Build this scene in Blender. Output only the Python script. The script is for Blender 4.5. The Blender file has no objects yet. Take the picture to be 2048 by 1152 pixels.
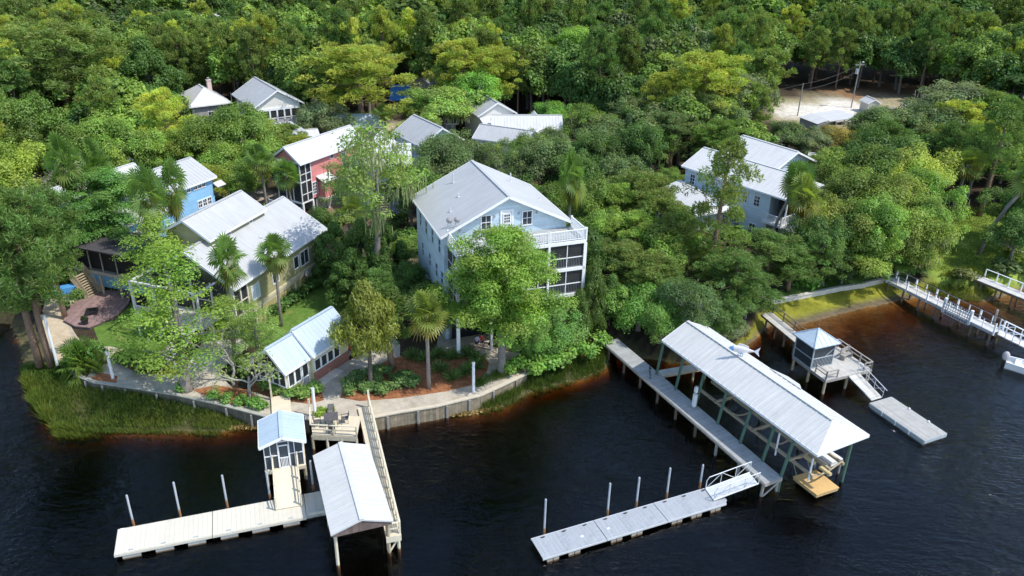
import bpy, math, random
import numpy as np
from mathutils import Vector, Matrix, Euler
PI=math.pi
scene=bpy.context.scene
COL=scene.collection
F,PITCH,ROLL,H=1613.5,math.radians(26.27),math.radians(1.28),39.0
CR,SR=math.cos(ROLL),math.sin(ROLL); CP,SP=math.cos(PITCH),math.sin(PITCH)
GZ=1.2
# ---- survey helpers: a sight line through a pixel of the 2048x1152 photo met with a level plane
def up(px,py,z=GZ):
    du,dv=px-1024,py-576
    u,v=CR*du+SR*dv,-SR*du+CR*dv
    d=(u/F, CP-v/F*SP, -SP-v/F*CP)
    t=(z-H)/d[2]
    return Vector((t*d[0],t*d[1],z))
def proj(p):
    x,y,z=p[0],p[1],p[2]-H
    yc=y*SP+z*CP; zc=y*CP-z*SP
    u=F*x/zc; v=-F*yc/zc
    return 1024+CR*u-SR*v, 576+SR*u+CR*v
def zat(p,py):
    lo,hi=0.0,38.0
    for _ in range(50):
        m=(lo+hi)/2
        if proj((p[0],p[1],m))[1]>py: lo=m
        else: hi=m
    return lo
# ---- mesh building
class MB:
    def __init__(s): s.v=[]; s.f=[]; s.m=Matrix.Identity(4)
    def add(s,vs,fs):
        n=len(s.v)
        s.v+= [tuple(s.m@Vector(v)) for v in vs]
        s.f+= [tuple(i+n for i in f) for f in fs]
        return s
    def box(s,x0,x1,y0,y1,z0,z1):
        if x1<x0:x0,x1=x1,x0
        if y1<y0:y0,y1=y1,y0
        if z1<z0:z0,z1=z1,z0
        return s.add([(x0,y0,z0),(x1,y0,z0),(x1,y1,z0),(x0,y1,z0),(x0,y0,z1),(x1,y0,z1),(x1,y1,z1),(x0,y1,z1)],
          [(0,3,2,1),(4,5,6,7),(0,1,5,4),(1,2,6,5),(2,3,7,6),(3,0,4,7)])
    def beam(s,a,b,w,h=None,upv=(0,0,1)):
        a,b=Vector(a),Vector(b); h=h or w; d=(b-a).normalized(); U=Vector(upv)
        if abs(d.dot(U))>.98: U=Vector((1,0,0))
        x=d.cross(U).normalized()*w/2; y=x.cross(d).normalized()*h/2
        vs=[a-x-y,a+x-y,a+x+y,a-x+y,b-x-y,b+x-y,b+x+y,b-x+y]
        return s.add(vs,[(0,3,2,1),(4,5,6,7),(0,1,5,4),(1,2,6,5),(2,3,7,6),(3,0,4,7)])
    def tube(s,pts,rs,n=7,cap=True):
        pts=[Vector(p) for p in pts]
        if not hasattr(rs,'__len__'): rs=[rs]*len(pts)
        vs=[];fs=[]
        pd=None
        for i,p in enumerate(pts):
            d=(pts[min(i+1,len(pts)-1)]-pts[max(i-1,0)])
            if d.length<1e-6: d=pd or Vector((0,0,1))
            d=d.normalized(); pd=d
            U=Vector((1,0,0)) if abs(d.x)<.8 else Vector((0,1,0))
            x=d.cross(U).normalized(); y=d.cross(x)
            for k in range(n):
                t=2*PI*k/n; vs.append(p+(x*math.cos(t)+y*math.sin(t))*rs[i])
        for i in range(len(pts)-1):
            for k in range(n):
                a=i*n+k;b=i*n+(k+1)%n
                fs.append((a,b,b+n,a+n))
        if cap: fs.append(tuple(range(n-1,-1,-1))); fs.append(tuple(range((len(pts)-1)*n,len(pts)*n)))
        return s.add(vs,fs)
    def cyl(s,x,y,z0,z1,r,n=10,r2=None):
        return s.tube([(x,y,z0),(x,y,z1)],[r,r2 if r2 is not None else r],n)
    def prism(s,poly,z0,z1):
        n=len(poly)
        vs=[(p[0],p[1],z0) for p in poly]+[(p[0],p[1],z1) for p in poly]
        fs=[tuple(range(n-1,-1,-1)),tuple(range(n,2*n))]+[(i,(i+1)%n,(i+1)%n+n,i+n) for i in range(n)]
        return s.add(vs,fs)
    def slab(s,a,b,c,d,t):
        a,b,c,d=[Vector(p) for p in (a,b,c,d)]
        n=(b-a).cross(d-a).normalized()*t
        return s.add([a,b,c,d,a-n,b-n,c-n,d-n],[(0,1,2,3),(7,6,5,4),(4,5,1,0),(5,6,2,1),(6,7,3,2),(7,4,0,3)])
    def ball(s,c,r,n=10,m=6,sc=(1,1,1)):
        vs=[];fs=[]
        for j in range(m+1):
            p=PI*j/m
            for i in range(n):
                t=2*PI*i/n
                vs.append((c[0]+r*sc[0]*math.sin(p)*math.cos(t),c[1]+r*sc[1]*math.sin(p)*math.sin(t),c[2]+r*sc[2]*math.cos(p)))
        for j in range(m):
            for i in range(n):
                fs.append((j*n+i,(j+1)*n+i,(j+1)*n+(i+1)%n,j*n+(i+1)%n))
        return s.add(vs,fs)
    def build(s,name,mat,parent=None,smooth=False):
        me=bpy.data.meshes.new(name); me.from_pydata(s.v,[],s.f); me.update()
        if mat: me.materials.append(mat)
        if smooth:
            for p in me.polygons: p.use_smooth=True
        o=bpy.data.objects.new(name,me); COL.objects.link(o)
        if parent: o.parent=parent
        return o
def tag(o,label,cat,group=None,kind=None):
    if label: o['label']=label
    if cat: o['category']=cat
    if group: o['group']=group
    if kind: o['kind']=kind
    return o
def thing(name,label,cat,loc=(0,0,0),rz=0,group=None):
    o=bpy.data.objects.new(name,None); COL.objects.link(o); o.location=loc; o.rotation_euler=(0,0,rz)
    o.empty_display_size=.3
    return tag(o,label,cat,group)
def copy_tree(o,parent=None):
    c=o.copy(); COL.objects.link(c)
    if parent: c.parent=parent
    for ch in list(o.children): copy_tree(ch,c)
    return c
# ---- materials
MATS={}
def N(nt,t,**k):
    n=nt.nodes.new(t)
    for a,b in k.items(): setattr(n,a,b)
    return n
def mat(name,col,rough=.6,var=.12,scale=3.0,bump=0.0,bscale=20,metal=0,lines=None,wear=None,spec=.4,coord='Object'):
    """paint/wood/concrete: base colour with two scales of mottling, optional board lines (axis, period, depth) and worn patches"""
    if name in MATS: return MATS[name]
    m=bpy.data.materials.new(name); m.use_nodes=True; nt=m.node_tree; L=nt.links
    b=nt.nodes['Principled BSDF']; b.inputs['Roughness'].default_value=rough; b.inputs['Metallic'].default_value=metal
    b.inputs['Specular IOR Level'].default_value=spec
    tc=N(nt,'ShaderNodeTexCoord')
    n1=N(nt,'ShaderNodeTexNoise'); n1.inputs['Scale'].default_value=scale; n1.inputs['Detail'].default_value=6; n1.inputs['Roughness'].default_value=.65
    L.new(tc.outputs[coord],n1.inputs['Vector'])
    mr=N(nt,'ShaderNodeMapRange'); mr.inputs[1].default_value=.3; mr.inputs[2].default_value=.7; mr.inputs[3].default_value=1-var; mr.inputs[4].default_value=1+var
    L.new(n1.outputs['Fac'],mr.inputs[0])
    mx=N(nt,'ShaderNodeMix',data_type='RGBA',blend_type='MULTIPLY'); mx.inputs[0].default_value=1
    mx.inputs[6].default_value=(*col,1); L.new(mr.outputs[0],mx.inputs[7])
    out=mx.outputs[2]
    if wear:
        n2=N(nt,'ShaderNodeTexNoise'); n2.inputs['Scale'].default_value=wear[1]; n2.inputs['Detail'].default_value=8; n2.inputs['Roughness'].default_value=.7
        L.new(tc.outputs[coord],n2.inputs['Vector'])
        r2=N(nt,'ShaderNodeMapRange'); r2.inputs[1].default_value=wear[2]; r2.inputs[2].default_value=wear[2]+.18; L.new(n2.outputs['Fac'],r2.inputs[0])
        m2=N(nt,'ShaderNodeMix',data_type='RGBA'); L.new(r2.outputs[0],m2.inputs[0]); L.new(out,m2.inputs[6]); m2.inputs[7].default_value=(*wear[0],1)
        out=m2.outputs[2]
    if name.startswith('roof_metal'):
        mp=N(nt,'ShaderNodeMapping'); mp.inputs['Scale'].default_value=(2.6,.22,.22); L.new(tc.outputs[coord],mp.inputs[0])
        n5=N(nt,'ShaderNodeTexNoise'); n5.inputs['Scale'].default_value=1.6; n5.inputs['Detail'].default_value=7; n5.inputs['Roughness'].default_value=.7; L.new(mp.outputs[0],n5.inputs['Vector'])
        r5=N(nt,'ShaderNodeMapRange'); r5.inputs[1].default_value=.36; r5.inputs[2].default_value=.66; r5.inputs[3].default_value=1.03; r5.inputs[4].default_value=.89; L.new(n5.outputs['Fac'],r5.inputs[0])
        m6=N(nt,'ShaderNodeMix',data_type='RGBA',blend_type='MULTIPLY'); m6.inputs[0].default_value=1; L.new(out,m6.inputs[6]); L.new(r5.outputs[0],m6.inputs[7]); out=m6.outputs[2]
        n7=N(nt,'ShaderNodeTexNoise'); n7.inputs['Scale'].default_value=4.5; n7.inputs['Detail'].default_value=8; n7.inputs['Roughness'].default_value=.8; L.new(tc.outputs[coord],n7.inputs['Vector'])
        r7=N(nt,'ShaderNodeMapRange'); r7.inputs[1].default_value=.63; r7.inputs[2].default_value=.72; r7.inputs[4].default_value=.55; L.new(n7.outputs['Fac'],r7.inputs[0])
        m7=N(nt,'ShaderNodeMix',data_type='RGBA'); L.new(r7.outputs[0],m7.inputs[0]); L.new(out,m7.inputs[6]); m7.inputs[7].default_value=(.24,.21,.17,1); out=m7.outputs[2]
    hsrc=None
    if lines:
        ax,per,dep,dark=lines
        sx=N(nt,'ShaderNodeSeparateXYZ'); L.new(tc.outputs[coord],sx.inputs[0])
        mo=N(nt,'ShaderNodeMath',operation='MULTIPLY'); mo.inputs[1].default_value=1/per; L.new(sx.outputs['XYZ'.index(ax)],mo.inputs[0])
        fr=N(nt,'ShaderNodeMath',operation='FRACT'); L.new(mo.outputs[0],fr.inputs[0])
        lt=N(nt,'ShaderNodeMath',operation='LESS_THAN'); lt.inputs[1].default_value=.12; L.new(fr.outputs[0],lt.inputs[0])
        # every board its own tone
        fl=N(nt,'ShaderNodeMath',operation='FLOOR'); L.new(mo.outputs[0],fl.inputs[0])
        wn=N(nt,'ShaderNodeTexWhiteNoise',noise_dimensions='1D'); L.new(fl.outputs[0],wn.inputs['W'])
        m4=N(nt,'ShaderNodeMapRange'); m4.inputs[3].default_value=1-dark*.6; m4.inputs[4].default_value=1+dark*.4; L.new(wn.outputs[0],m4.inputs[0])
        m5=N(nt,'ShaderNodeMix',data_type='RGBA',blend_type='MULTIPLY'); m5.inputs[0].default_value=1; L.new(out,m5.inputs[6]); L.new(m4.outputs[0],m5.inputs[7]); out=m5.outputs[2]
        m3=N(nt,'ShaderNodeMix',data_type='RGBA',blend_type='MULTIPLY'); L.new(lt.outputs[0],m3.inputs[0]); L.new(out,m3.inputs[6])
        m3.inputs[7].default_value=(1-dark,1-dark,1-dark,1); out=m3.outputs[2]
        hsrc=fr.outputs[0]
    L.new(out,b.inputs['Base Color'])
    if bump or hsrc:
        bp=N(nt,'ShaderNodeBump'); bp.inputs['Strength'].default_value=bump or lines[2]; bp.inputs['Distance'].default_value=.05
        if hsrc and not bump: L.new(hsrc,bp.inputs['Height'])
        else:
            n3=N(nt,'ShaderNodeTexNoise'); n3.inputs['Scale'].default_value=bscale; n3.inputs['Detail'].default_value=5
            L.new(tc.outputs[coord],n3.inputs['Vector']); L.new(n3.outputs['Fac'],bp.inputs['Height'])
        L.new(bp.outputs[0],b.inputs['Normal'])
    MATS[name]=m; return m
ROOF=mat('roof_metal_grey',(.43,.435,.43),.5,.05,.5,spec=.4,wear=((.36,.375,.39),.35,.60))
ROOFW=mat('roof_metal_white',(.55,.55,.53),.45,.05,.6,spec=.4,wear=((.43,.44,.44),.8,.6))
ROOFB=mat('roof_metal_blue_grey',(.41,.50,.57),.45,.05,.6,spec=.4,wear=((.36,.44,.50),.6,.62))
ROOFD=mat('roof_shingle_and_shade_dark',(.06,.055,.06),.9,.3,4)
TRIM=mat('white_trim',(.78,.79,.79),.5,.05,2,wear=((.55,.55,.52),1.5,.68))
RAILW=mat('white_railing',(.78,.80,.81),.5,.05,2)
LBLUE=mat('pale_blue_siding',(.53,.65,.73),.6,.06,1.2,lines=('Z',.2,.35,.16))
SKY=mat('bright_blue_siding',(.30,.57,.82),.6,.07,1.2,lines=('Z',.2,.35,.14))
OLIVE=mat('olive_siding',(.38,.36,.19),.6,.07,1.2,lines=('Z',.2,.35,.12))
SLATM=mat('olive_slats',(.42,.38,.17),.6,.1,2)
CREAM=mat('cream_siding',(.62,.57,.38),.6,.07,1.2,lines=('Z',.2,.3,.1))
PINK=mat('pink_siding',(.74,.27,.25),.6,.07,1.2,lines=('Z',.2,.35,.12))
WHITEW=mat('white_siding',(.74,.72,.66),.6,.05,1.2,lines=('Z',.2,.3,.1))
GREYW=mat('grey_blue_siding',(.60,.70,.75),.6,.06,1.2,lines=('Z',.2,.35,.12))
GREYB=mat('grey_board_wall',(.36,.35,.33),.8,.2,1.5,lines=('X',.3,.3,.2))
BRICK=mat('red_brick',(.34,.15,.11),.85,.35,9,bump=.4,bscale=30)
BRICKP=mat('brick_paving',(.27,.18,.17),.85,.28,2.4,lines=('X',.22,.3,.25),coord='Object')
GLASS=mat('window_glass',(.035,.045,.055),.08,.3,.8,spec=.8)
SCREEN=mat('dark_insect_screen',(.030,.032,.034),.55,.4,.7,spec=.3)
SCREENB=mat('grey_blue_screen',(.065,.08,.095),.5,.35,.9,spec=.3)
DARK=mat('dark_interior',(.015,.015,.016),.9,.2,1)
WOODT=mat('tan_deck_boards',(.66,.58,.43),.65,.07,1.2,lines=('X',.15,.3,.10),wear=((.50,.43,.31),1.3,.64))
WOODTL=mat('tan_rail_timber',(.62,.56,.42),.65,.12,2)
WOODG=mat('grey_weathered_boards',(.36,.37,.36),.8,.16,1.8,lines=('X',.15,.3,.22),wear=((.24,.25,.25),.9,.58))
WOODL=mat('pale_weathered_boards',(.50,.48,.43),.8,.13,1.8,lines=('X',.15,.3,.18),wear=((.38,.36,.31),1,.6))
FLOATW=mat('white_float_deck',(.60,.56,.46),.6,.05,1.2,lines=('X',.15,.2,.04),wear=((.44,.41,.33),1.0,.62))
FLOATG=mat('grey_float_deck',(.34,.36,.38),.6,.09,1.5,lines=('X',.15,.2,.08),wear=((.24,.26,.28),.7,.56))
FLOATT=mat('orange_ply',(.56,.36,.14),.6,.14,1.6,wear=((.40,.24,.09),1.5,.6))
TIMBER=mat('dark_wet_timber',(.13,.10,.07),.8,.3,3)
TIMBERG=mat('grey_timber',(.30,.28,.25),.85,.2,3)
TIMBERT=mat('tan_timber',(.36,.30,.20),.8,.2,2)
GREENP=mat('green_painted_post',(.065,.13,.095),.6,.2,2,wear=((.22,.25,.22),3,.62))
STEEL=mat('galvanised_pile',(.45,.49,.52),.45,.12,4,metal=.3,wear=((.28,.13,.06),2.2,.66))
RUST=mat('rusty_steel',(.33,.17,.08),.85,.3,6)
ALU=mat('aluminium',(.66,.68,.69),.4,.05,3,metal=.3)
CONC=mat('concrete',(.50,.47,.41),.85,.12,1.2,wear=((.36,.34,.30),.9,.6))
BLACK=mat('black_metal',(.025,.025,.027),.5,.2,3)
BARK=mat('grey_bark',(.19,.17,.15),.9,.3,5,bump=.5,bscale=14)
BARKD=mat('dark_bark',(.10,.085,.07),.9,.3,5,bump=.5,bscale=14)
BARKP=mat('pine_bark',(.20,.13,.09),.9,.3,5,bump=.5,bscale=12)
BARKW=mat('pale_bark',(.33,.31,.28),.9,.25,6,bump=.5,bscale=14)
WHITEP=mat('white_post_paint',(.76,.77,.77),.5,.06,2)
SKIN=mat('skin',(.55,.33,.24),.5,.05,5)
HAIR=mat('brown_hair',(.06,.035,.02),.6,.2,20)
RED=mat('red_cloth',(.50,.035,.04),.8,.1,8)
NAVY=mat('navy_cloth',(.03,.045,.11),.8,.1,8)
LILAC=mat('lilac_cloth',(.42,.44,.62),.8,.2,10)
BLUEP=mat('bright_blue_paint',(.09,.33,.68),.55,.1,2)
BLUET=mat('blue_tarp',(.05,.25,.62),.45,.2,1.2)
GREYC=mat('grey_fabric',(.40,.38,.38),.8,.15,5)
FLOWER=mat('red_flowers',(.60,.05,.07),.7,.4,14)
YELLOW=mat('yellow_paint',(.62,.47,.06),.6,.1,4)
BLUFISH=mat('blue_fish_paint',(.16,.36,.70),.45,.2,5,wear=((.75,.76,.78),2.2,.50))
PINKFISH=mat('white_fish_paint',(.76,.72,.72),.45,.1,5,wear=((.55,.25,.30),3.2,.60))
STONE=mat('grey_stone',(.33,.31,.28),.9,.3,6,bump=.5)
def ground_mat(name,c1,c2,scale,c3=None,bump=.3,th=.5,rough=.95):
    if name in MATS: return MATS[name]
    m=bpy.data.materials.new(name); m.use_nodes=True; nt=m.node_tree; L=nt.links; b=nt.nodes['Principled BSDF']; b.inputs['Roughness'].default_value=rough; b.inputs['Specular IOR Level'].default_value=.15
    tc=N(nt,'ShaderNodeTexCoord')
    n=N(nt,'ShaderNodeTexNoise'); n.inputs['Scale'].default_value=scale; n.inputs['Detail'].default_value=9; n.inputs['Roughness'].default_value=.72
    L.new(tc.outputs['Object'],n.inputs['Vector'])
    r=N(nt,'ShaderNodeValToRGB'); r.color_ramp.elements[0].position=.36; r.color_ramp.elements[1].position=.64; r.color_ramp.elements[0].color=(*c1,1); r.color_ramp.elements[1].color=(*c2,1)
    L.new(n.outputs['Fac'],r.inputs[0]); out=r.outputs[0]
    if c3:
        n2=N(nt,'ShaderNodeTexNoise'); n2.inputs['Scale'].default_value=scale*.28; n2.inputs['Detail'].default_value=7; n2.inputs['Roughness'].default_value=.65
        L.new(tc.outputs['Object'],n2.inputs['Vector'])
        r2=N(nt,'ShaderNodeMapRange'); r2.inputs[1].default_value=th; r2.inputs[2].default_value=th+.14; L.new(n2.outputs['Fac'],r2.inputs[0])
        mx=N(nt,'ShaderNodeMix',data_type='RGBA'); L.new(r2.outputs[0],mx.inputs[0]); L.new(out,mx.inputs[6]); mx.inputs[7].default_value=(*c3,1); out=mx.outputs[2]
    L.new(out,b.inputs['Base Color'])
    bp=N(nt,'ShaderNodeBump'); bp.inputs['Strength'].default_value=bump; bp.inputs['Distance'].default_value=.1; L.new(n.outputs['Fac'],bp.inputs['Height']); L.new(bp.outputs[0],b.inputs['Normal'])
    MATS[name]=m; return m
PATH=ground_mat('path_sand_concrete',(.36,.31,.24),(.50,.45,.37),1.1,(.28,.25,.21),.15,.56)
MULCH=ground_mat('pine_straw',(.19,.075,.035),(.36,.16,.075),3,(.13,.055,.03),.4,.55)
SANDP=ground_mat('sand_path',(.42,.34,.23),(.56,.47,.35),1.2,(.34,.27,.18),.2,.58)
LAWN=ground_mat('lawn_grass',(.07,.14,.025),(.13,.22,.04),1.6,(.20,.22,.06),.4,.58)
def leaf_mat(name,trans=.35,attr_only=False):
    m=bpy.data.materials.new(name); m.use_nodes=True; nt=m.node_tree; L=nt.links
    for n in list(nt.nodes): nt.nodes.remove(n)
    out=N(nt,'ShaderNodeOutputMaterial')
    at=N(nt,'ShaderNodeAttribute',attribute_name='tint')
    col=at.outputs['Color']
    if not attr_only:
        oi=N(nt,'ShaderNodeObjectInfo')
        mx=N(nt,'ShaderNodeMix',data_type='RGBA',blend_type='MULTIPLY'); mx.inputs[0].default_value=1; L.new(oi.outputs['Color'],mx.inputs[6]); L.new(col,mx.inputs[7]); col=mx.outputs[2]
    d=N(nt,'ShaderNodeBsdfDiffuse'); t=N(nt,'ShaderNodeBsdfTranslucent'); L.new(col,d.inputs[0])
    hs=N(nt,'ShaderNodeMix',data_type='RGBA',blend_type='MULTIPLY'); hs.inputs[0].default_value=1; L.new(col,hs.inputs[6]); hs.inputs[7].default_value=(1.15,1.2,.5,1); L.new(hs.outputs[2],t.inputs[0])
    ms=N(nt,'ShaderNodeMixShader'); ms.inputs[0].default_value=trans; L.new(d.outputs[0],ms.inputs[1]); L.new(t.outputs[0],ms.inputs[2])
    g=N(nt,'ShaderNodeBsdfGlossy'); g.inputs['Roughness'].default_value=.45; g.inputs['Color'].default_value=(.6,.6,.6,1)
    m2=N(nt,'ShaderNodeMixShader'); m2.inputs[0].default_value=.025; L.new(ms.outputs[0],m2.inputs[1]); L.new(g.outputs[0],m2.inputs[2])
    L.new(m2.outputs[0],out.inputs[0]); MATS[name]=m; return m
LEAF=leaf_mat('leaf',.42); LEAFA=leaf_mat('leaf_tinted',.42,True)
# ================= ground, water =================
def pip(poly,X,Y):
    inside=np.zeros(X.shape,bool); n=len(poly)
    for i in range(n):
        x0,y0=poly[i];x1,y1=poly[(i+1)%n]
        c=((y0>Y)!=(y1>Y)); xi=(x1-x0)*(Y-y0)/((y1-y0) if y1!=y0 else 1e-9)+x0
        inside^=c&(X<xi)
    return inside
def pdist(poly,X,Y,closed=True):
    D=np.full(X.shape,1e9); n=len(poly)
    for i in range(n if closed else n-1):
        x0,y0=poly[i];x1,y1=poly[(i+1)%n]
        dx,dy=x1-x0,y1-y0; t=np.clip(((X-x0)*dx+(Y-y0)*dy)/(dx*dx+dy*dy+1e-9),0,1)
        D=np.minimum(D,np.hypot(X-x0-t*dx,Y-y0-t*dy))
    return D
def pxpoly(l,z): return [tuple(up(x,y,z)[:2]) for x,y in l]
# water's edge
SHORE_PX=[(60,640),(20,655),(35,690),(42,730),(48,770),(75,815),(112,866),(200,862),(300,866),(440,866),(505,850),(540,842),(620,846),(745,846),(800,838),(870,828),(940,830),(1010,815),(1060,785),(1110,772),(1160,760),(1215,738),(1225,705),(1262,716),(1310,722),(1370,728),(1450,715),(1500,690),(1545,648),(1580,655),(1640,640),(1720,618),(1790,603),(1850,592),(1890,585),(1920,596),(1975,602),(2048,578),(2200,540)]
shore=pxpoly(SHORE_PX,0.0)
SHORE=shore+[(260,90),(400,420),(-400,420),(-400,120),(-90,75)]
PLAT_PX=[(70,640),(100,690),(118,728),(143,743),(187,764),(280,777),(350,789),(430,806),(530,832),(620,838),(745,834),(800,824),(870,813),(960,791),(1052,749),(1085,722),(1120,708),(1165,690),(1215,662),(1245,655),(1300,690),(1370,705),(1440,690),(1490,660),(1535,602),(1600,590),(1680,574),(1722,568),(1768,556),(1830,556),(1900,562),(1960,570),(2048,556),(2200,520)]
PLAT=pxpoly(PLAT_PX,GZ)+[(262,95),(400,420),(-400,420),(-400,128),(-92,80)]
xs=np.concatenate([np.linspace(-420,-72,24)[:-1],np.arange(-72,80,.6),np.linspace(80,420,24)])
ys=np.concatenate([[-80,-40,0,20],np.arange(30,112,.6),np.linspace(112.5,430,60)])
X,Y=np.meshgrid(xs,ys)
ins=pip(SHORE,X,Y); inp=pip(PLAT,X,Y)
ds=pdist(SHORE,X,Y); dp=pdist(PLAT,X,Y)
rng=np.random.RandomState(5)
def vnoise(X,Y,s,seed):
    r=np.random.RandomState(seed); Z=np.zeros(X.shape)
    for k in range(5):
        a=r.rand()*6.28; f=s*(1+k*.7); Z+=np.sin(X*f*math.cos(a)+Y*f*math.sin(a)+r.rand()*6.28)/(1+k*.5)
    return Z/3
SHR=np.where((X>1.2)&(X<26)&(Y<78),1.15,.75)
Zb=np.where(ins,.05+SHR*ds/(ds+dp+1e-6)*np.minimum(1,ds/np.where(X>18,2.5,6)),-.03-ds*np.where((X>27)&(Y>54),.075,.42+.08*vnoise(X,Y,.12,41))-np.where((X>27)&(Y>54),.06,.75)*(1-np.exp(-ds/1.4)))
Zb=np.where(~ins,Zb+.10*vnoise(X,Y,.9,3)*np.minimum(1,ds/2),Zb)
Zb=np.maximum(Zb,-3.4)
inw=inp&(dp>.32)
Z=np.where(inw,GZ,Zb)
Z=np.where(inw&(Y>115),GZ+.12*vnoise(X,Y,.12,4),Z)
nv=X.size; V=np.stack([X.ravel(),Y.ravel(),Z.ravel()],1)
ny,nx=X.shape; I=np.arange(nv).reshape(ny,nx)
Q=np.stack([I[:-1,:-1],I[:-1,1:],I[1:,1:],I[1:,:-1]],-1).reshape(-1,4)
def npmesh(name,V,Q,mat,cols=None,smooth=False,parent=None):
    me=bpy.data.meshes.new(name); k=Q.shape[1]
    me.vertices.add(len(V)); me.vertices.foreach_set('co',V.astype(np.float32).ravel())
    me.loops.add(Q.size); me.loops.foreach_set('vertex_index',Q.astype(np.int32).ravel())
    me.polygons.add(len(Q)); me.polygons.foreach_set('loop_start',np.arange(0,Q.size,k,dtype=np.int32))
    me.polygons.foreach_set('loop_total',np.full(len(Q),k,np.int32))
    if smooth: me.polygons.foreach_set('use_smooth',np.ones(len(Q),bool))
    if cols is not None:
        a=me.color_attributes.new('tint','FLOAT_COLOR','POINT'); c=np.ones((len(V),4),np.float32); c[:,:3]=cols; a.data.foreach_set('color',c.ravel())
    me.update(calc_edges=True); me.materials.append(mat)
    o=bpy.data.objects.new(name,me); COL.objects.link(o)
    if parent: o.parent=parent
    return o
# what the ground is made of, zone by zone
G=np.zeros((ny,nx,3)); G[:]=(.055,.042,.028)             # leaf litter
nz=vnoise(X,Y,.5,9)[...,None]
def zone(px,col,soft=1.0,z=GZ):
    global G
    p=pxpoly(px,z); d=pdist(p,X,Y); i=pip(p,X,Y)
    sd=np.where(i,d,-d)+.5*vnoise(X,Y,1.1,17)*soft
    w=np.clip(sd/soft+.5,0,1)[...,None]; G=G*(1-w)+np.array(col)*w
zone([(1540,196),(1640,192),(1760,190),(1900,180),(1960,215),(1800,262),(1745,300),(1700,285),(1590,262),(1535,250)],(.30,.26,.16),3)
zone([(1550,216),(1640,204),(1700,200),(1722,214),(1762,232),(1758,250),(1712,240),(1640,232),(1600,232),(1550,236)],(.62,.58,.50),1.5)
zone([(1640,180),(1760,172),(1900,170),(1900,190),(1700,196)],(.22,.13,.07),2)
zone([(640,236),(700,232),(812,248),(835,262),(800,290),(740,300),(640,300)],(.46,.38,.28),1.5)
zone([(800,270),(850,268),(850,300),(800,300)],(.24,.12,.06),1.5)
zone([(400,360),(470,372),(540,380),(600,400),(580,430),(500,400),(400,420)],(.30,.26,.22),1.2)
zone([(1180,300),(1240,315),(1370,352),(1370,372),(1250,350),(1170,330)],(.50,.38,.25),1.5)
zone([(1130,228),(1170,222),(1180,250),(1130,262)],(.50,.36,.26),1.5)
zone([(640,380),(820,395),(840,560),(800,560),(760,470),(640,440)],(.20,.15,.10),1.5)
zone([(1840,600),(1856,552),(1880,470),(1930,425),(2060,400),(2110,560),(1960,566)],(.20,.265,.05),1.2)
zone([(1520,600),(1600,560),(1760,540),(1830,545),(1772,560),(1535,606)],(.07,.12,.03),1.0)
bz=np.clip((Z-.02)/.25,0,1)*(ins&~inp); 
right=(X>18)
alg=np.stack([np.full(X.shape,.19),np.full(X.shape,.19),np.full(X.shape,.025)],-1)
alg=alg*(1+.35*vnoise(X,Y,.8,21)[...,None])
w=(np.clip((Z-.07)/.14,0,1)*(ins&~inp)*right)[...,None]
mud=np.array((.12,.095,.065))
G=np.where((ins&~inp)[...,None],mud,G); G=G*(1-w)+alg*w
wl=((ins&~inp)*(~right))[...,None]; G=np.where(wl>0,np.array((.10,.09,.045)),G)
bed=np.array((.21,.135,.055))*(1+.3*vnoise(X,Y,.7,33)[...,None])*(1+.25*vnoise(X,Y,2.6,37)[...,None])
G=np.where((~ins)[...,None],bed,G)
G=np.clip(G*(1+.12*nz),0.005,1)
gm=bpy.data.materials.new('ground_soil'); gm.use_nodes=True; nt=gm.node_tree; b=nt.nodes['Principled BSDF']; b.inputs['Roughness'].default_value=.95; b.inputs['Specular IOR Level'].default_value=.1
at=N(nt,'ShaderNodeAttribute',attribute_name='tint'); tc=N(nt,'ShaderNodeTexCoord')
n1=N(nt,'ShaderNodeTexNoise'); n1.inputs['Scale'].default_value=1.3; n1.inputs['Detail'].default_value=10; n1.inputs['Roughness'].default_value=.75
nt.links.new(tc.outputs['Object'],n1.inputs['Vector'])
mr=N(nt,'ShaderNodeMapRange'); mr.inputs[1].default_value=.3; mr.inputs[2].default_value=.7; mr.inputs[3].default_value=.6; mr.inputs[4].default_value=1.45; nt.links.new(n1.outputs['Fac'],mr.inputs[0])
mx=N(nt,'ShaderNodeMix',data_type='RGBA',blend_type='MULTIPLY'); mx.inputs[0].default_value=1; nt.links.new(at.outputs['Color'],mx.inputs[6]); nt.links.new(mr.outputs[0],mx.inputs[7]); nt.links.new(mx.outputs[2],b.inputs['Base Color'])
bp=N(nt,'ShaderNodeBump'); bp.inputs['Strength'].default_value=.5; bp.inputs['Distance'].default_value=.15; nt.links.new(n1.outputs['Fac'],bp.inputs['Height']); nt.links.new(bp.outputs[0],b.inputs['Normal'])
ground=npmesh('ground',V,Q,gm,G.reshape(-1,3),True); tag(ground,'land with leaf litter, lawns and a muddy shore',None,kind='structure')
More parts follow.
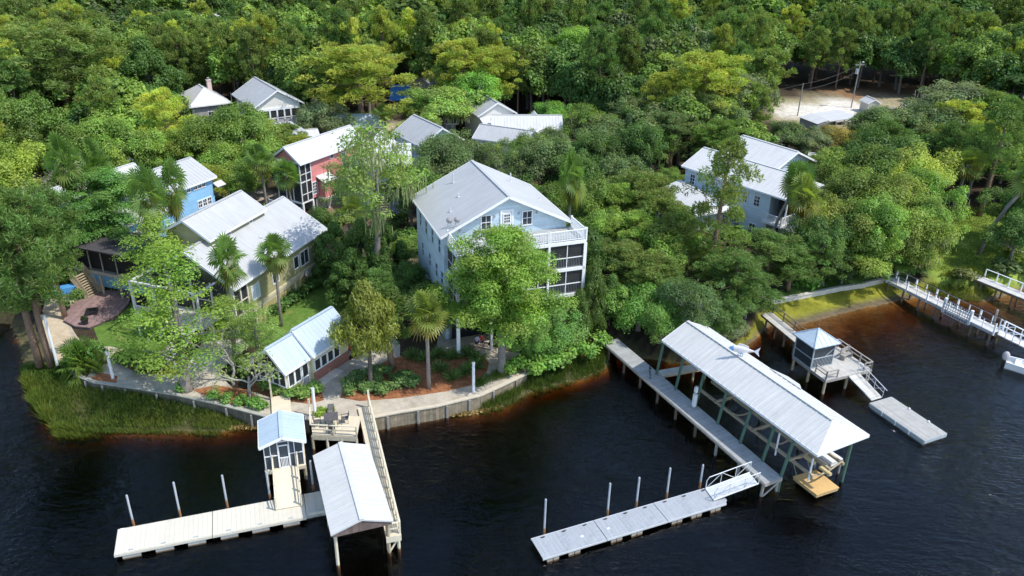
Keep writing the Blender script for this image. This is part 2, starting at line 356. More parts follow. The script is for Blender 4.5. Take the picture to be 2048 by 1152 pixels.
# water body: clear surface over tannin-brown water
wm=bpy.data.materials.new('river_water'); wm.use_nodes=True; nt=wm.node_tree; L=nt.links
for n in list(nt.nodes): nt.nodes.remove(n)
out=N(nt,'ShaderNodeOutputMaterial'); tr=N(nt,'ShaderNodeBsdfTransparent'); gl=N(nt,'ShaderNodeBsdfGlossy'); gl.inputs['Roughness'].default_value=.03
tr.inputs[0].default_value=(.90,.84,.74,1); gl.inputs['Color'].default_value=(1,1,1,1)
fr=N(nt,'ShaderNodeFresnel'); fr.inputs['IOR'].default_value=1.33
ms=N(nt,'ShaderNodeMixShader'); L.new(fr.outputs[0],ms.inputs[0]); L.new(tr.outputs[0],ms.inputs[1]); L.new(gl.outputs[0],ms.inputs[2]); L.new(ms.outputs[0],out.inputs[0])
tc=N(nt,'ShaderNodeTexCoord')
def wnoise(rot,sx,sy,scale,detail):
    mp=N(nt,'ShaderNodeMapping'); mp.inputs['Rotation'].default_value=(0,0,rot); mp.inputs['Scale'].default_value=(sx,sy,1); L.new(tc.outputs['Object'],mp.inputs[0])
    n=N(nt,'ShaderNodeTexNoise'); n.inputs['Scale'].default_value=scale; n.inputs['Detail'].default_value=detail; n.inputs['Distortion'].default_value=.6; L.new(mp.outputs[0],n.inputs['Vector']); return n
a=wnoise(.5,.4,1.3,3.6,4); c=wnoise(-.35,.5,1.2,1.1,3); g=wnoise(0.2,1,1,.055,3)
ad=N(nt,'ShaderNodeMath',operation='MULTIPLY_ADD'); L.new(c.outputs['Fac'],ad.inputs[0]); ad.inputs[1].default_value=1.6; L.new(a.outputs['Fac'],ad.inputs[2])
gs=N(nt,'ShaderNodeMapRange'); gs.inputs[1].default_value=.38; gs.inputs[2].default_value=.62; gs.inputs[3].default_value=.14; gs.inputs[4].default_value=.6; L.new(g.outputs['Fac'],gs.inputs[0])
bp=N(nt,'ShaderNodeBump'); bp.inputs['Distance'].default_value=.22; L.new(gs.outputs[0],bp.inputs['Strength']); L.new(ad.outputs[0],bp.inputs['Height'])
L.new(bp.outputs[0],gl.inputs['Normal']); L.new(bp.outputs[0],fr.inputs['Normal'])
va=N(nt,'ShaderNodeVolumeAbsorption'); va.inputs['Color'].default_value=(.52,.28,.10,1); va.inputs['Density'].default_value=3.2; L.new(va.outputs[0],out.inputs['Volume'])
wb=MB().box(-415,415,-78,150,-4.2,0.0); water=wb.build('water',wm); tag(water,'dark tannin-stained river with small ripples',None,kind='structure')
# flat sheets
def sheet(name,px,z,m,label=None,kind='structure',zz=None):
    p=pxpoly(px,z); q=MB(); q.prism(p,z-.05,z)
    o=q.build(name,m); tag(o,label,None,kind=kind); return o
# ================= trees =================
def rdirs(r,n,zmin=-1):
    v=r.normal(size=(n*3+20,3)); v/=np.linalg.norm(v,axis=1)[:,None]; v=v[v[:,2]>zmin]; return v[:n]
def quads(C,Nn,ln,w,r,axis=None):
    """pointed leaf faces: centres C, normals Nn, half length ln, half width w"""
    n=len(C); t=r.normal(size=(n,3)) if axis is None else axis
    t=t-Nn*(t*Nn).sum(1)[:,None]; t/=np.linalg.norm(t,axis=1)[:,None]+1e-9
    b=np.cross(Nn,t); ln=np.broadcast_to(ln,n)[:,None]; w=np.broadcast_to(w,n)[:,None]
    V=np.stack([C-t*ln,C-b*w+t*ln*.15,C+t*ln,C+b*w+t*ln*.15],1)
    return V.reshape(-1,3)
def cluster_leaves(r,cen,rad,n,ln,w,flat=.75,up=.9,var=.25,base=(1,1,1),zmin=-.6):
    Vs=[];Cs=[]
    for c,rr in zip(cen,rad):
        k=max(8,int(n*(rr/np.mean(rad))**2)); d=rdirs(r,k,zmin); f=r.rand(len(d))**.33
        P=c+d*rr*f[:,None]*np.array([1,1,flat])
        P+=r.normal(size=P.shape)*.16*rr
        nn=d+np.array([0,0,up])+r.normal(size=d.shape)*.45; nn/=np.linalg.norm(nn,axis=1)[:,None]
        s=.7+.6*r.rand(len(d))
        Vs.append(quads(P,nn,ln*s,w*s,r))
        cc=np.array(base)*(1+var*(r.rand()-.5)*2)*np.array([1+.25*(r.rand()-.5),1,1+.2*(r.rand()-.5)])
        c4=cc[None]*(1+.35*(r.rand(len(d),1)-.5))
        Cs.append(np.repeat(c4,4,0))
    return np.concatenate(Vs),np.concatenate(Cs)
def leafmesh(name,V,C,m=None):
    Q=np.arange(len(V)).reshape(-1,4); return npmesh(name,V,Q,m or LEAF,C)
def limb(q,r,p0,p1,r0,r1,n=5,wob=.12,sag=0):
    p0,p1=np.array(p0,float),np.array(p1,float); L=np.linalg.norm(p1-p0); pts=[];rs=[]
    for i in range(n):
        t=i/(n-1); p=p0+(p1-p0)*t
        if 0<i<n-1: p=p+r.normal(size=3)*wob*L*.25
        p[2]+=-sag*L*4*t*(1-t)
        pts.append(p); rs.append(r0+(r1-r0)*t)
    q.tube(pts,rs,6,cap=False); return pts
PROTO={}
class Proto: pass
def finish(kind,seed,trunkMB,bark,V,C,extra=None):
    root=bpy.data.objects.new('tree',None); COL.objects.link(root)
    if trunkMB is not None: trunkMB.build('trunk',bark,root,True)
    if extra is not None:
        t_=extra[2]/extra[2].max()
        V=np.concatenate([V,extra[1]]); C=np.concatenate([C,t_*np.array([1.9,1.4,3.8])])
    o=leafmesh('crown',V,C); o.parent=root
    PROTO.setdefault(kind,[]).append(root); return root
def oak(kind,seed,h=10,R=4.6,ncl=52,n=150,ln=.26,w=.15,low=.25,bark=None,limbs=16,moss=0,flat=.8,cr=(.6,1.45),base=(1,1,1),var=.28):
    r=np.random.RandomState(seed); q=MB()
    zc=h*(.5+low*.45); hz=h-zc
    cen=[];rad=[]
    d=rdirs(r,ncl,-.75)
    sq=1+.30*np.sin(np.arctan2(d[:,1],d[:,0])*3+r.rand()*6)+.12*np.sin(np.arctan2(d[:,1],d[:,0])*5+r.rand()*6)
    f=.38+.62*r.rand(len(d))**.7
    rad=cr[0]+(cr[1]-cr[0])*r.rand(len(d))
    cen=np.stack([d[:,0]*R*f*sq,d[:,1]*R*f*sq,zc+d[:,2]*(hz-.6)*f*(.9+.2*r.rand(len(d)))],1)
    cen[:,2]=np.maximum(cen[:,2],h*low)
    V,C=cluster_leaves(r,cen,rad,n,ln,w,flat=flat,var=var,base=base)
    lean=r.normal(size=2)*.4
    tp=np.array([lean[0],lean[1],zc*.85]); q.tube([(0,0,-.4),(0,0,.25),(lean[0]*.5,lean[1]*.5,zc*.45),tuple(tp)],[.42,.30,.24,.17],8)
    for k in r.choice(len(cen),min(limbs,len(cen)),replace=False): limb(q,r,tp*(.55+.45*r.rand()),cen[k],.13,.03,5,.2)
    ex=None
    if moss:
        pts=cen[r.choice(len(cen),moss)]; P=[];
        P=np.repeat(pts,26,0)+r.normal(size=(moss*26,3))*np.array([.6,.6,.35])-np.array([0,0,.9])
        nn=r.normal(size=P.shape)*np.array([1,1,.1]); nn/=np.linalg.norm(nn,axis=1)[:,None]
        mv=quads(P,nn,.55,.06,r,axis=np.tile(np.array([0,0,1.]),(len(P),1))); mc=np.repeat(np.array([[.30,.31,.27]])*(.8+.4*r.rand(len(P),1)),4,0)
        mc=mc*3.0
        ex=('moss',mv,mc)
    return finish(kind,seed,q,bark or BARK,V,C,ex)
def pine(kind,seed,h=14,R=3.2,low=.42,nl=26,n=46,ln=.30,w=.06,bark=None,tufts=4,round_top=.75,base=(1,1,1)):
    r=np.random.RandomState(seed); q=MB()
    b=r.normal(size=2)*.35
    tr=[np.array([b[0]*t*t,b[1]*t*t,-.4 if t==0 else t*h*.95]) for t in np.linspace(0,1,8)]
    q.tube(tr,[.27*(1-.8*t)+.03 for t in np.linspace(0,1,8)],8)
    Vs=[];Cs=[]
    for i in range(nl):
        t=low+(1-low)*((i+r.rand())/nl)**.8
        a=i*2.4+r.rand()*.9; prof=math.sin(min(1,(t-low)/(1-low)*.9+.12)*PI)**.6*round_top+(1-round_top)*(1-(t-low)/(1-low))+.18
        L=R*prof*(.55+.6*r.rand())
        k=min(6,int(t*7)); p0=tr[k]+(tr[k+1]-tr[k])*(t*7-k); p0=p0*np.array([1,1,1])
        end=p0+np.array([math.cos(a)*L,math.sin(a)*L,L*(.12+.5*r.rand())*(1 if t>.6 else .5)])
        limb(q,r,p0,end,.075*(1.2-t),.02,5,.14)
        for j in range(tufts):
            s=.45+.6*r.rand() if j else 1.0
            c=p0+(end-p0)*s+r.normal(size=3)*np.array([.42,.42,.34])*min(1.4,L*.45)
            m=int(n*(.6+.8*r.rand())); d=rdirs(r,m,-.35); d[:,2]+=.25; d/=np.linalg.norm(d,axis=1)[:,None]
            rr=(.42+.45*r.rand())
            off=rdirs(r,m,-.6)*rr*.9*np.array([1,1,.85])
            P=c+off+d*ln*.5
            nn=np.cross(d,r.normal(size=d.shape)); nn/=np.linalg.norm(nn,axis=1)[:,None]+1e-9
            Vs.append(quads(P,nn,ln*(.7+.5*r.rand(m)),w,r,axis=d))
            cc=np.array(base)*(1+.28*(r.rand()-.5)*2)*np.array([1+.3*(r.rand()-.5),1,1]); Cs.append(np.repeat(cc[None]*(1+.3*(r.rand(m,1)-.5)),4,0))
    return finish(kind,seed,q,bark or BARKP,np.concatenate(Vs),np.concatenate(Cs))
def cypress(kind,seed,h=12,R=3.6,nl=34,n=70,ln=.20,w=.11,low=.22,bark=None,gap=.0,shape=.6,moss=0):
    r=np.random.RandomState(seed); q=MB()
    q.tube([(0,0,-.4),(0,0,.3),(.1,0,h*.3),(r.normal()*.2,r.normal()*.2,h*.65),(r.normal()*.2,0,h*.97)],[.5,.34,.24,.14,.03],8)
    cen=[];rad=[]
    for i in range(nl):
        t=low+(1-low)*((i+r.rand())/nl)**.9; a=i*2.4+r.rand()*1.2
        prof=(1-(t-low)/(1-low))**shape*(.75+.5*r.rand()); 
        if t<low+.12: prof*=.8
        L=R*max(.18,prof); p0=np.array([0,0,t*h]); end=p0+np.array([math.cos(a)*L,math.sin(a)*L,.10*L*(r.rand()-.2)+.25])
        limb(q,r,p0,end,.07*(1.2-t)+.01,.015,5,.12)
        m=max(2,int(L/.62))
        for j in range(m):
            if r.rand()<gap: continue
            s=(j+1)/m; c=p0+(end-p0)*s+r.normal(size=3)*np.array([.28,.28,.12]); cen.append(c); rad.append((.55+.45*r.rand())*(.75+.35*s))
    V,C=cluster_leaves(r,np.array(cen),np.array(rad),n,ln,w,flat=.55,up=.8,var=.22)
    ex=None
    if moss:
        cn=np.array(cen); pts=cn[r.choice(len(cn),moss)]; P=np.repeat(pts,22,0)+r.normal(size=(moss*22,3))*np.array([.45,.45,.3])-np.array([0,0,.85])
        nn=r.normal(size=P.shape)*np.array([1,1,.1]); nn/=np.linalg.norm(nn,axis=1)[:,None]
        ex=('moss',quads(P,nn,.5,.05,r,axis=np.tile(np.array([0,0,1.]),(len(P),1))),np.repeat(np.array([[.9,.93,.8]])*(.7+.5*r.rand(len(P),1)),4,0))
    return finish(kind,seed,q,bark or BARK,V,C,ex)
def juniper(kind,seed,h=8,R=2.6,n=9000,ln=.22,w=.08,bark=None,low=.25,col=1.0,power=.75,ncl=60):
    r=np.random.RandomState(seed); q=MB(); q.tube([(0,0,-.3),(0,0,.2),(.1,.05,h*.35),(0,0,h*.8)],[.26,.2,.15,.04],8)
    cen=[];rad=[]
    for i in range(ncl):
        t=r.rand(); z=h*(low+(1-low)*t*.95); pr=R*(math.sin(min(1,.22+t*.9)*PI)**power)*(.85 if t<.1 else 1)
        a=r.rand()*6.28; f=.55+.45*r.rand(); cen.append((math.cos(a)*pr*f,math.sin(a)*pr*f,z)); rad.append(.55+.55*r.rand())
        if i%4==0: limb(q,r,(0,0,z*.8),cen[-1],.05,.015,4,.1)
    cen=np.array(cen);rad=np.array(rad); Vs=[];Cs=[]
    for c,rr in zip(cen,rad):
        k=n//ncl; d=rdirs(r,k,-.6); P=c+d*rr*(r.rand(k,1)**.4)*np.array([.8,.8,1.25])
        ax=d*.6+np.array([0,0,1.])+r.normal(size=d.shape)*.25; ax/=np.linalg.norm(ax,axis=1)[:,None]
        nn=d+r.normal(size=d.shape)*.4; nn/=np.linalg.norm(nn,axis=1)[:,None]
        Vs.append(quads(P,nn,ln*(.7+.6*r.rand(k)),w,r,axis=ax)); cc=np.array([1,1,1])*(1+.22*(r.rand()-.5)*2); Cs.append(np.repeat(cc[None]*(1+.3*(r.rand(k,1)-.5)),4,0))
    return finish(kind,seed,q,bark or BARKD,np.concatenate(Vs),np.concatenate(Cs))
def fan_crown(r,nf=44,R=2.0,ztop=0,dead=9,boots=True,blades=15):
    Vs=[];Cs=[];stems=[]
    for i in range(nf+dead):
        isd=i>=nf
        el=(-1.15-.3*r.rand()) if isd else (1.45-2.35*(i/nf)**.85+.25*r.normal())
        az=i*2.4+r.rand()*.5
        d=np.array([math.cos(az)*math.cos(el),math.sin(az)*math.cos(el),math.sin(el)])
        pl=R*(.42+.22*r.rand())*(.75 if isd else .38 if i%5==2 and i<30 else 1); hub=np.array([0,0,ztop])+d*pl; hub[2]-=.07*pl*pl
        stems.append((np.array([0,0,ztop-.15*(i/nf)]),hub))
        side=np.cross(d,[0,0,1.]); side/=np.linalg.norm(side)+1e-9; nrm=np.cross(side,d); ro_=r.normal()*.75; side=side*math.cos(ro_)+nrm*math.sin(ro_); nrm=np.cross(side,d)
        col=np.array([.38,.28,.20])*2.6 if isd else np.array([.85+.7*max(0,(i/nf)-.65)*2.4,1,.8])*(.7+.65*r.rand())
        fl=R*(.50+.12*r.rand())
        for k in range(blades):
            th=(k/(blades-1)-.5)*4.0
            bd=d*math.cos(th)+side*math.sin(th); 
            mid=hub+bd*fl*.55+np.array([0,0,-.03]); tip=hub+bd*fl*(1-.12*abs(th)/2)+np.array([0,0,-.20*fl*(.4+abs(math.cos(th))*.6)-.12*r.rand()])+nrm*.05
            ww=np.cross(bd,nrm); ww/=np.linalg.norm(ww)+1e-9; ww=ww*.055*R/2*1.3
            Vs.append(np.array([hub,mid-ww,tip,mid+ww])); Cs.append(np.repeat(col[None]*(.85+.3*r.rand()),4,0))
    return np.concatenate(Vs),np.concatenate(Cs),stems
def palm(kind,seed,h=8,R=2.0,lean=(0,0),nf=31,dead=6,trunk=True,rt=.17):
    r=np.random.RandomState(seed); q=MB()
    top=np.array([lean[0],lean[1],h-R*.75])
    if trunk:
        pts=[(0,0,-.3),(lean[0]*.12,lean[1]*.12,top[2]*.3),(lean[0]*.5,lean[1]*.5,top[2]*.65),(top[0],top[1],top[2]-.35)]; q.tube(pts,[rt*1.25,rt,rt*.92,rt*.95],9)
        for k in range(12):
            a=r.rand()*6.28; z=top[2]-.8-.7*r.rand(); q.beam((top[0]+math.cos(a)*.14,top[1]+math.sin(a)*.14,z),(top[0]+math.cos(a)*.34,top[1]+math.sin(a)*.34,z+.35),.09,.04)
    V,C,st=fan_crown(r,nf,R,0,dead); V=V+top
    sa=np.array([a for a,b in st])+top; sb=np.array([b for a,b in st])+top; dd=sb-sa; ln_=np.linalg.norm(dd,axis=1); dd/=ln_[:,None]; nn=np.cross(dd,r.normal(size=dd.shape)); nn/=np.linalg.norm(nn,axis=1)[:,None]
    V=np.concatenate([V,quads((sa+sb)/2,nn,ln_/2,.03,r,axis=dd)]); C=np.concatenate([C,np.full((len(sa)*4,3),.9)])
    return finish(kind,seed,q,mat('palm_bark',(.24,.21,.18),.9,.3,6,bump=.5,bscale=14),V,C)
def bare(kind,seed,h=7,R=3,leaf=.25,bark=None,dep=4):
    r=np.random.RandomState(seed); q=MB(); tips=[]
    def rec(p,d,L,rad,k):
        e=p+d*L; limb(q,r,p,e,rad,rad*.6,4,.12)
        tips.append(e)
        if k==0: return
        for j in range(3 if k>1 else 2+r.randint(2)):
            nd=d+r.normal(size=3)*np.array([.75,.75,.4]); nd[2]+=.1; nd/=np.linalg.norm(nd); rec(p+d*L*(.45+.55*r.rand()),nd,L*(.62+.2*r.rand()),rad*.55,k-1)
    rec(np.array([0,0,-.3]),np.array([r.normal()*.1,r.normal()*.1,1.]),h*.36,.17,dep)
    tips=np.array(tips)[4:]; keep=tips[r.rand(len(tips))<leaf]
    if len(keep)<3: keep=tips[:3]
    V,C=cluster_leaves(r,keep,np.full(len(keep),.42),16,.13,.06,var=.3)
    return finish(kind,seed,q,bark or BARKW,V,C)
def shrub(kind,seed,R=.6,h=.8,n=420,ln=.10,w=.055,spiky=False):
    r=np.random.RandomState(seed); q=MB(); q.tube([(0,0,-.05),(0,0,h*.4)],[.04,.02],5)
    if spiky:
        d=rdirs(r,n//3,0.15); d[:,2]*=.9; P=d*h*.5; nn=np.cross(d,r.normal(size=d.shape)); nn/=np.linalg.norm(nn,axis=1)[:,None]
        V=quads(P,nn,h*.5,.035,r,axis=d); C=np.repeat(np.ones((len(P),3))*(.8+.4*r.rand(len(P),1)),4,0)
    else:
        k=9; cen=np.stack([(r.rand(k)-.5)*R*1.3,(r.rand(k)-.5)*R*1.3,h*(.35+.4*r.rand(k))],1)
        V,C=cluster_leaves(r,cen,np.full(k,R*.5),n//k,ln,w,var=.25)
    return finish(kind,seed,q,BARKD,V,C)
# near kinds (fine leaves) and far kinds (coarser)
for s in range(3): oak('oak',s+1,10,4.9,72,300,.135,.085,low=.28,moss=14 if s==1 else 5)
for s in range(3): oak('oakfar',s+11,11,4.4,54,190,.26,.16,low=.25,limbs=5)
for s in range(2): oak('mossoak',s+31,11,4.4,50,270,.13,.075,low=.30,moss=26,bark=BARK)
for s in range(2): oak('willow',s+41,6,3.4,46,380,.12,.055,low=.08,flat=.9,cr=(.5,1.2))
for s in range(3): pine('pine',s+51,14,3.4,.38,34,120,.22,.042)
for s in range(3): pine('pinefar',s+61,15,3.3,.36,32,70,.34,.08)
for s in range(2): pine('pinethin',s+71,14,2.5,.28,24,120,.21,.040,tufts=3,round_top=.4)
for s in range(3): cypress('cypress',s+81,12,3.9,50,350,.085,.047,low=.31 if s else .38,shape=.6 if s else .42)
cypress('cypressthin',91,12,3.3,40,170,.085,.05,low=.2,gap=.45)
cypress('cypressthin',92,12,3.3,40,170,.085,.05,low=.2,gap=.45)
cypress('highcypress',95,13,3.6,34,85,.11,.06,low=.54,gap=.42,shape=.45,moss=22)
cypress('highcypress',96,13,3.6,34,85,.11,.06,low=.5,gap=.42,shape=.45,moss=20)
for s in range(2): juniper('juniper',s+101,8,2.6,17000,.15,.05,low=.44,ncl=60)
juniper('column',111,8,1.5,13000,.19,.045,low=.04,power=.5)
for s in range(2): juniper('cedar',s+121,12,3.4,30000,.16,.07,low=.12,power=.6,ncl=110)
for s in range(3): palm('palm',s+131,8,2.0,(.3*(s-1),.2*s))
palm('palmlean',141,10,2.1,(2.6,.8)); palm('palmlow',151,2.6,2.4,(0,0),60,4,True,.22)
palm('palmlow',152,2.6,2.4,(0,0),60,4,True,.22)
for s in range(3): bare('bare',s+161,7,3,.3)
for s in range(3): shrub('shrub',s+171)
for s in range(2): shrub('spiky',s+181,.6,.9,330,spiky=True)
PHEIGHT=dict(oak=10,oakfar=11,mossoak=11,willow=6,pine=14,pinefar=15,pinethin=14,cypress=12,cypressthin=12,highcypress=13,juniper=8,column=8,cedar=12,palm=8,palmlean=10,palmlow=2.6,bare=7,shrub=.8,spiky=.9)
PRAD=dict(oak=4.6,oakfar=4.6,mossoak=4.4,willow=3.4,pine=3.2,pinefar=3.3,pinethin=2.5,cypress=3.6,cypressthin=3.2,highcypress=3.4,juniper=2.5,column=1.4,cedar=3.2,palm=2.35,palmlean=2.35,palmlow=2.6,bare=3,shrub=.6,spiky=.5)
USED={k:0 for k in PROTO}
NAMEOF=dict(oak='oak_tree',oakfar='broadleaf_tree',mossoak='oak_tree',willow='bushy_tree',pine='pine_tree',pinefar='pine_tree',pinethin='pine_tree',cypress='cypress_tree',cypressthin='cypress_tree',highcypress='cypress_tree',juniper='juniper_tree',column='juniper_tree',cedar='cedar_tree',palm='palm_tree',palmlean='palm_tree',palmlow='palm_shrub',bare='bare_tree',shrub='shrub',spiky='grass_clump')
rt=random.Random(11)
def plant(kind,pos,h,width,color,label,group=None,cat=None,rz=None,proto=None,tilt=None):
    ps=PROTO[kind]; p=ps[USED[kind]%len(ps)] if proto is None else ps[proto]; USED[kind]+=1
    r=copy_tree(p); r.name=NAMEOF[kind]
    r.location=pos; sz=h/PHEIGHT[kind]; sx=width/2/PRAD[kind] if width else sz
    r.scale=(sx,sx,sz); r.rotation_euler=(tilt[0] if tilt else 0,tilt[1] if tilt else 0,rt.random()*6.28 if rz is None else rz)
    for c in r.children:
        nm=c.name.split('.')[0]
        if nm=='crown': c.color=(*[color[0]*2.25,color[1]*2.08,color[2]*2.35],1)
        elif nm=='moss': c.color=(.33,.33,.33,1)
        c.name=nm
    tag(r,label,cat or ('shrub' if kind in('shrub','palmlow') else 'plant' if kind=='spiky' else 'tree'),group)
    return r
def tree_top(kind,px,py,h,wpx,color,label,group=None,z0=GZ,**k):
    """a tree whose top shows at (px,py): stands below that point, h tall"""
    for _ in range(40):
        top=up(px,py,z0+h*.93); a_=np.array([top.x]); b_=np.array([top.y])
        if pip(PLAT,a_,b_)[0] and pdist(PLAT,a_,b_)[0]>.7: break
        h*=.94
    top=up(px,py,z0+h*.93); d=(top-Vector((0,0,H))).length
    w=wpx*d/F if wpx else None
    return plant(kind,(top.x,top.y,z0),h,w,color,label,group,**k)
def tree_at(kind,px,py,yd,wpx,color,label,group=None,**k):
    lo,hi=1.5,30.0
    for _ in range(40):
        m=(lo+hi)/2
        if up(px,py,m).y>yd: lo=m
        else: hi=m
    h=(lo-GZ)/.93; top=up(px,py,lo); d=(top-Vector((0,0,H))).length
    return plant(kind,(top.x,top.y,GZ),h,wpx*d/F,color,label,group,**k)
def tree_base(kind,bx,by,py,wpx,color,label,group=None,z0=GZ,**k):
    b=up(bx,by,z0); h=(zat(b,py)-z0)/.97; d=(b+Vector((0,0,h*.6-H))).length
    return plant(kind,(b.x,b.y,z0),h,wpx*d/F if wpx else None,color,label,group,**k)
# ================= buildings =================
class House:
    """local frame: x along the ridge from the front (0) to the back (L), y to the left, z up from the ground"""
    def __init__(s,name,label,cat,x,y,yaw,zb=GZ):
        s.root=thing(name,label,cat,(x,y,zb),yaw); s.zb=zb
    def part(s,name,mb,m,parent=None): return mb.build(name,m,parent or s.root)
    def place(s,mb,side,pl,a0,a1,z0,z1,d0,d1):
        """box on a face: side F/B/L/R at plane coordinate pl, from a0..a1 along it, d0..d1 outward"""
        if side=='F': mb.box(pl-d1,pl-d0,a0,a1,z0,z1)
        elif side=='B': mb.box(pl+d0,pl+d1,a0,a1,z0,z1)
        elif side=='L': mb.box(a0,a1,pl+d0,pl+d1,z0,z1)
        else: mb.box(a0,a1,pl-d1,pl-d0,z0,z1)
    def window(s,side,pl,a,z,w,h,nx=2,nz=2,name='window',frame=None,glass=None,fw=.10):
        q=MB(); f=.09
        s.place(q,side,pl,a-w/2-f,a-w/2,z-f,z+h+f,0,.07); s.place(q,side,pl,a+w/2,a+w/2+f,z-f,z+h+f,0,.07)
        s.place(q,side,pl,a-w/2,a+w/2,z-f,z,0,.07); s.place(q,side,pl,a-w/2,a+w/2,z+h,z+h+f,0,.07)
        for i in range(1,nx): s.place(q,side,pl,a-w/2+w*i/nx-.02,a-w/2+w*i/nx+.02,z,z+h,.012,.055)
        for i in range(1,nz): s.place(q,side,pl,a-w/2,a+w/2,z+h*i/nz-.022,z+h*i/nz+.022,.012,.06)
        fo=s.part(name,q,frame or TRIM)
        g=MB(); s.place(g,side,pl,a-w/2,a+w/2,z,z+h,.004,.010); s.part('pane',g,glass or GLASS,fo)
        return fo
    def gable_wall(s,L0,L1,W,z0,ze,zr,m,inset=(.4,.4,.4),name='wall',cy=0,slope_drop=.12):
        ix0,ix1,iy=inset; hw=W/2-iy; zw=ze+(zr-ze)*iy/(W/2)-slope_drop; zt=zr-slope_drop
        x0,x1=L0+ix0,L1-ix1; q=MB()
        sec=[(-hw,z0),(hw,z0),(hw,zw),(0,zt),(-hw,zw)]
        vs=[(x0,cy+y,z) for y,z in sec]+[(x1,cy+y,z) for y,z in sec]
        q.add(vs,[(4,3,2,1,0),(5,6,7,8,9),(0,1,6,5),(1,2,7,6),(2,3,8,7),(3,4,9,8),(4,0,5,9)])
        return s.part(name,q,m)
    def gable_roof(s,L0,L1,W,ze,zr,m,ribs=.45,t=.12,name='roof',cy=0,hipF=0,hipB=0,fascia=True,parent=None,ribh=.02):
        q=MB(); hw=W/2
        rf,rb=L0+hipF,L1-hipB
        A,B=(rf,cy,zr),(rb,cy,zr)
        for sgn in (1,-1):
            e0,e1=(L0,cy+sgn*hw,ze),(L1,cy+sgn*hw,ze)
            if sgn>0: q.slab(A,B,e1,e0,-t)if False else q.slab(e0,e1,B,A,-t) if False else None
            vs=[A,B,e1,e0]; dn=Vector((0,0,-t)); lo=[Vector(p)+dn for p in vs]
            fs=[(0,1,2,3),(7,6,5,4),(3,2,6,7),(0,3,7,4),(2,1,5,6)]
            if sgn<0: fs=[tuple(reversed(f)) for f in fs]
            q.add([*vs,*[tuple(p) for p in lo]],fs)
            if ribs:
                n=int((L1-L0)/ribs)
                for i in range(1,n):
                    x=L0+i*(L1-L0)/n; sl=(zr-ze)/hw
                    f0=1.0
                    if hipF and x<rf: f0=(x-L0)/hipF
                    if hipB and x>rb: f0=(L1-x)/hipB
                    p0=Vector((x,cy+sgn*hw,ze+.012)); p1=Vector((x,cy+sgn*hw*(1-f0),ze+(zr-ze)*f0+.012))
                    q.beam(p0,p1,.05,ribh)
        if hipF: q.add([(L0,cy+hw,ze),(L0,cy-hw,ze),A,(L0,cy+hw,ze-t),(L0,cy-hw,ze-t)],[(2,0,1),(0,3,4,1)])
        if hipB: q.add([(L1,cy+hw,ze),(L1,cy-hw,ze),B,(L1,cy+hw,ze-t),(L1,cy-hw,ze-t)],[(2,1,0),(1,4,3,0)])
        q.beam((rf,cy,zr+.02),(rb,cy,zr+.02),.28,.05)
        o=s.part(name,q,m,parent)
        if fascia:
            q=MB()
            for sgn in (1,-1):
                q.beam((L0,cy+sgn*(hw+.02),ze-.1),(L1,cy+sgn*(hw+.02),ze-.1),.04,.2)
                for xx,hip in ((L0-.025,hipF),(L1+.025,hipB)):
                    if not hip: q.beam((xx,cy+sgn*hw,ze-.10),(xx,cy,zr-.10),.04,.22)
                    else: q.beam((xx,cy+sgn*hw,ze-.1),(xx,cy,ze-.1),.04,.2)
            s.part('fascia',q,TRIM,o)
        return o
    def rail(s,p0,p1,h=1.0,bal=.14,post=True,m=None,name='railing',parent=None,pw=.12):
        p0,p1=Vector(p0),Vector(p1); q=MB(); n=max(1,int((p1-p0).length/bal)); U=Vector((0,0,1))
        q.beam(p0+U*h,p1+U*h,.10,.07); q.beam(p0+U*.12,p1+U*.12,.06,.07)
        for i in range(1,n): c=p0+(p1-p0)*i/n; q.beam(c+U*.12,c+U*h,.045,.045)
        if post:
            k=max(1,int((p1-p0).length/2.6))
            for i in range(k+1): c=p0+(p1-p0)*i/k; q.beam(c-U*.1,c+U*(h+.12),pw,pw)
        return s.part(name,q,m or RAILW,parent)
def vent(house,x,y,z,h=.5,r=.06,parent=None):
    q=MB(); q.cyl(x,y,z-.2,z+h,r,8); q.cyl(x,y,z-.05,z+.06,r*2.2,8); house.part('vent_pipe',q,ALU,parent)

# ---- main pale blue house
hs=House('blue_gabled_house','tall pale blue house with grey gable roof and stacked white porches over the water','house',-.42,66.94,1.93)
zz=lambda z:z-GZ
ze,zr=zz(11.78),zz(14.91); L=10.9; W=12.6
hs.gable_wall(0,L,W,0,ze,zr,LBLUE,(.55,.4,.45))
ro=hs.gable_roof(0,L,W,ze,zr,ROOF,ribs=0)
for u,v in ((8.6,2.6),(5.2,3.1),(3.4,4.4)): vent(hs,u,v,zr-(zr-ze)*abs(v)/(W/2),.35 if u<8 else .9,parent=ro)
vent(hs,7.6,-2.9,zr-(zr-ze)*2.9/6.3,.9,parent=ro); vent(hs,4.4,-4.7,zr-(zr-ze)*4.7/6.3,.3,parent=ro)
F0=.55; f4,f3,f2,f1=zz(11.1),zz(8.5),zz(5.9),zz(3.3)
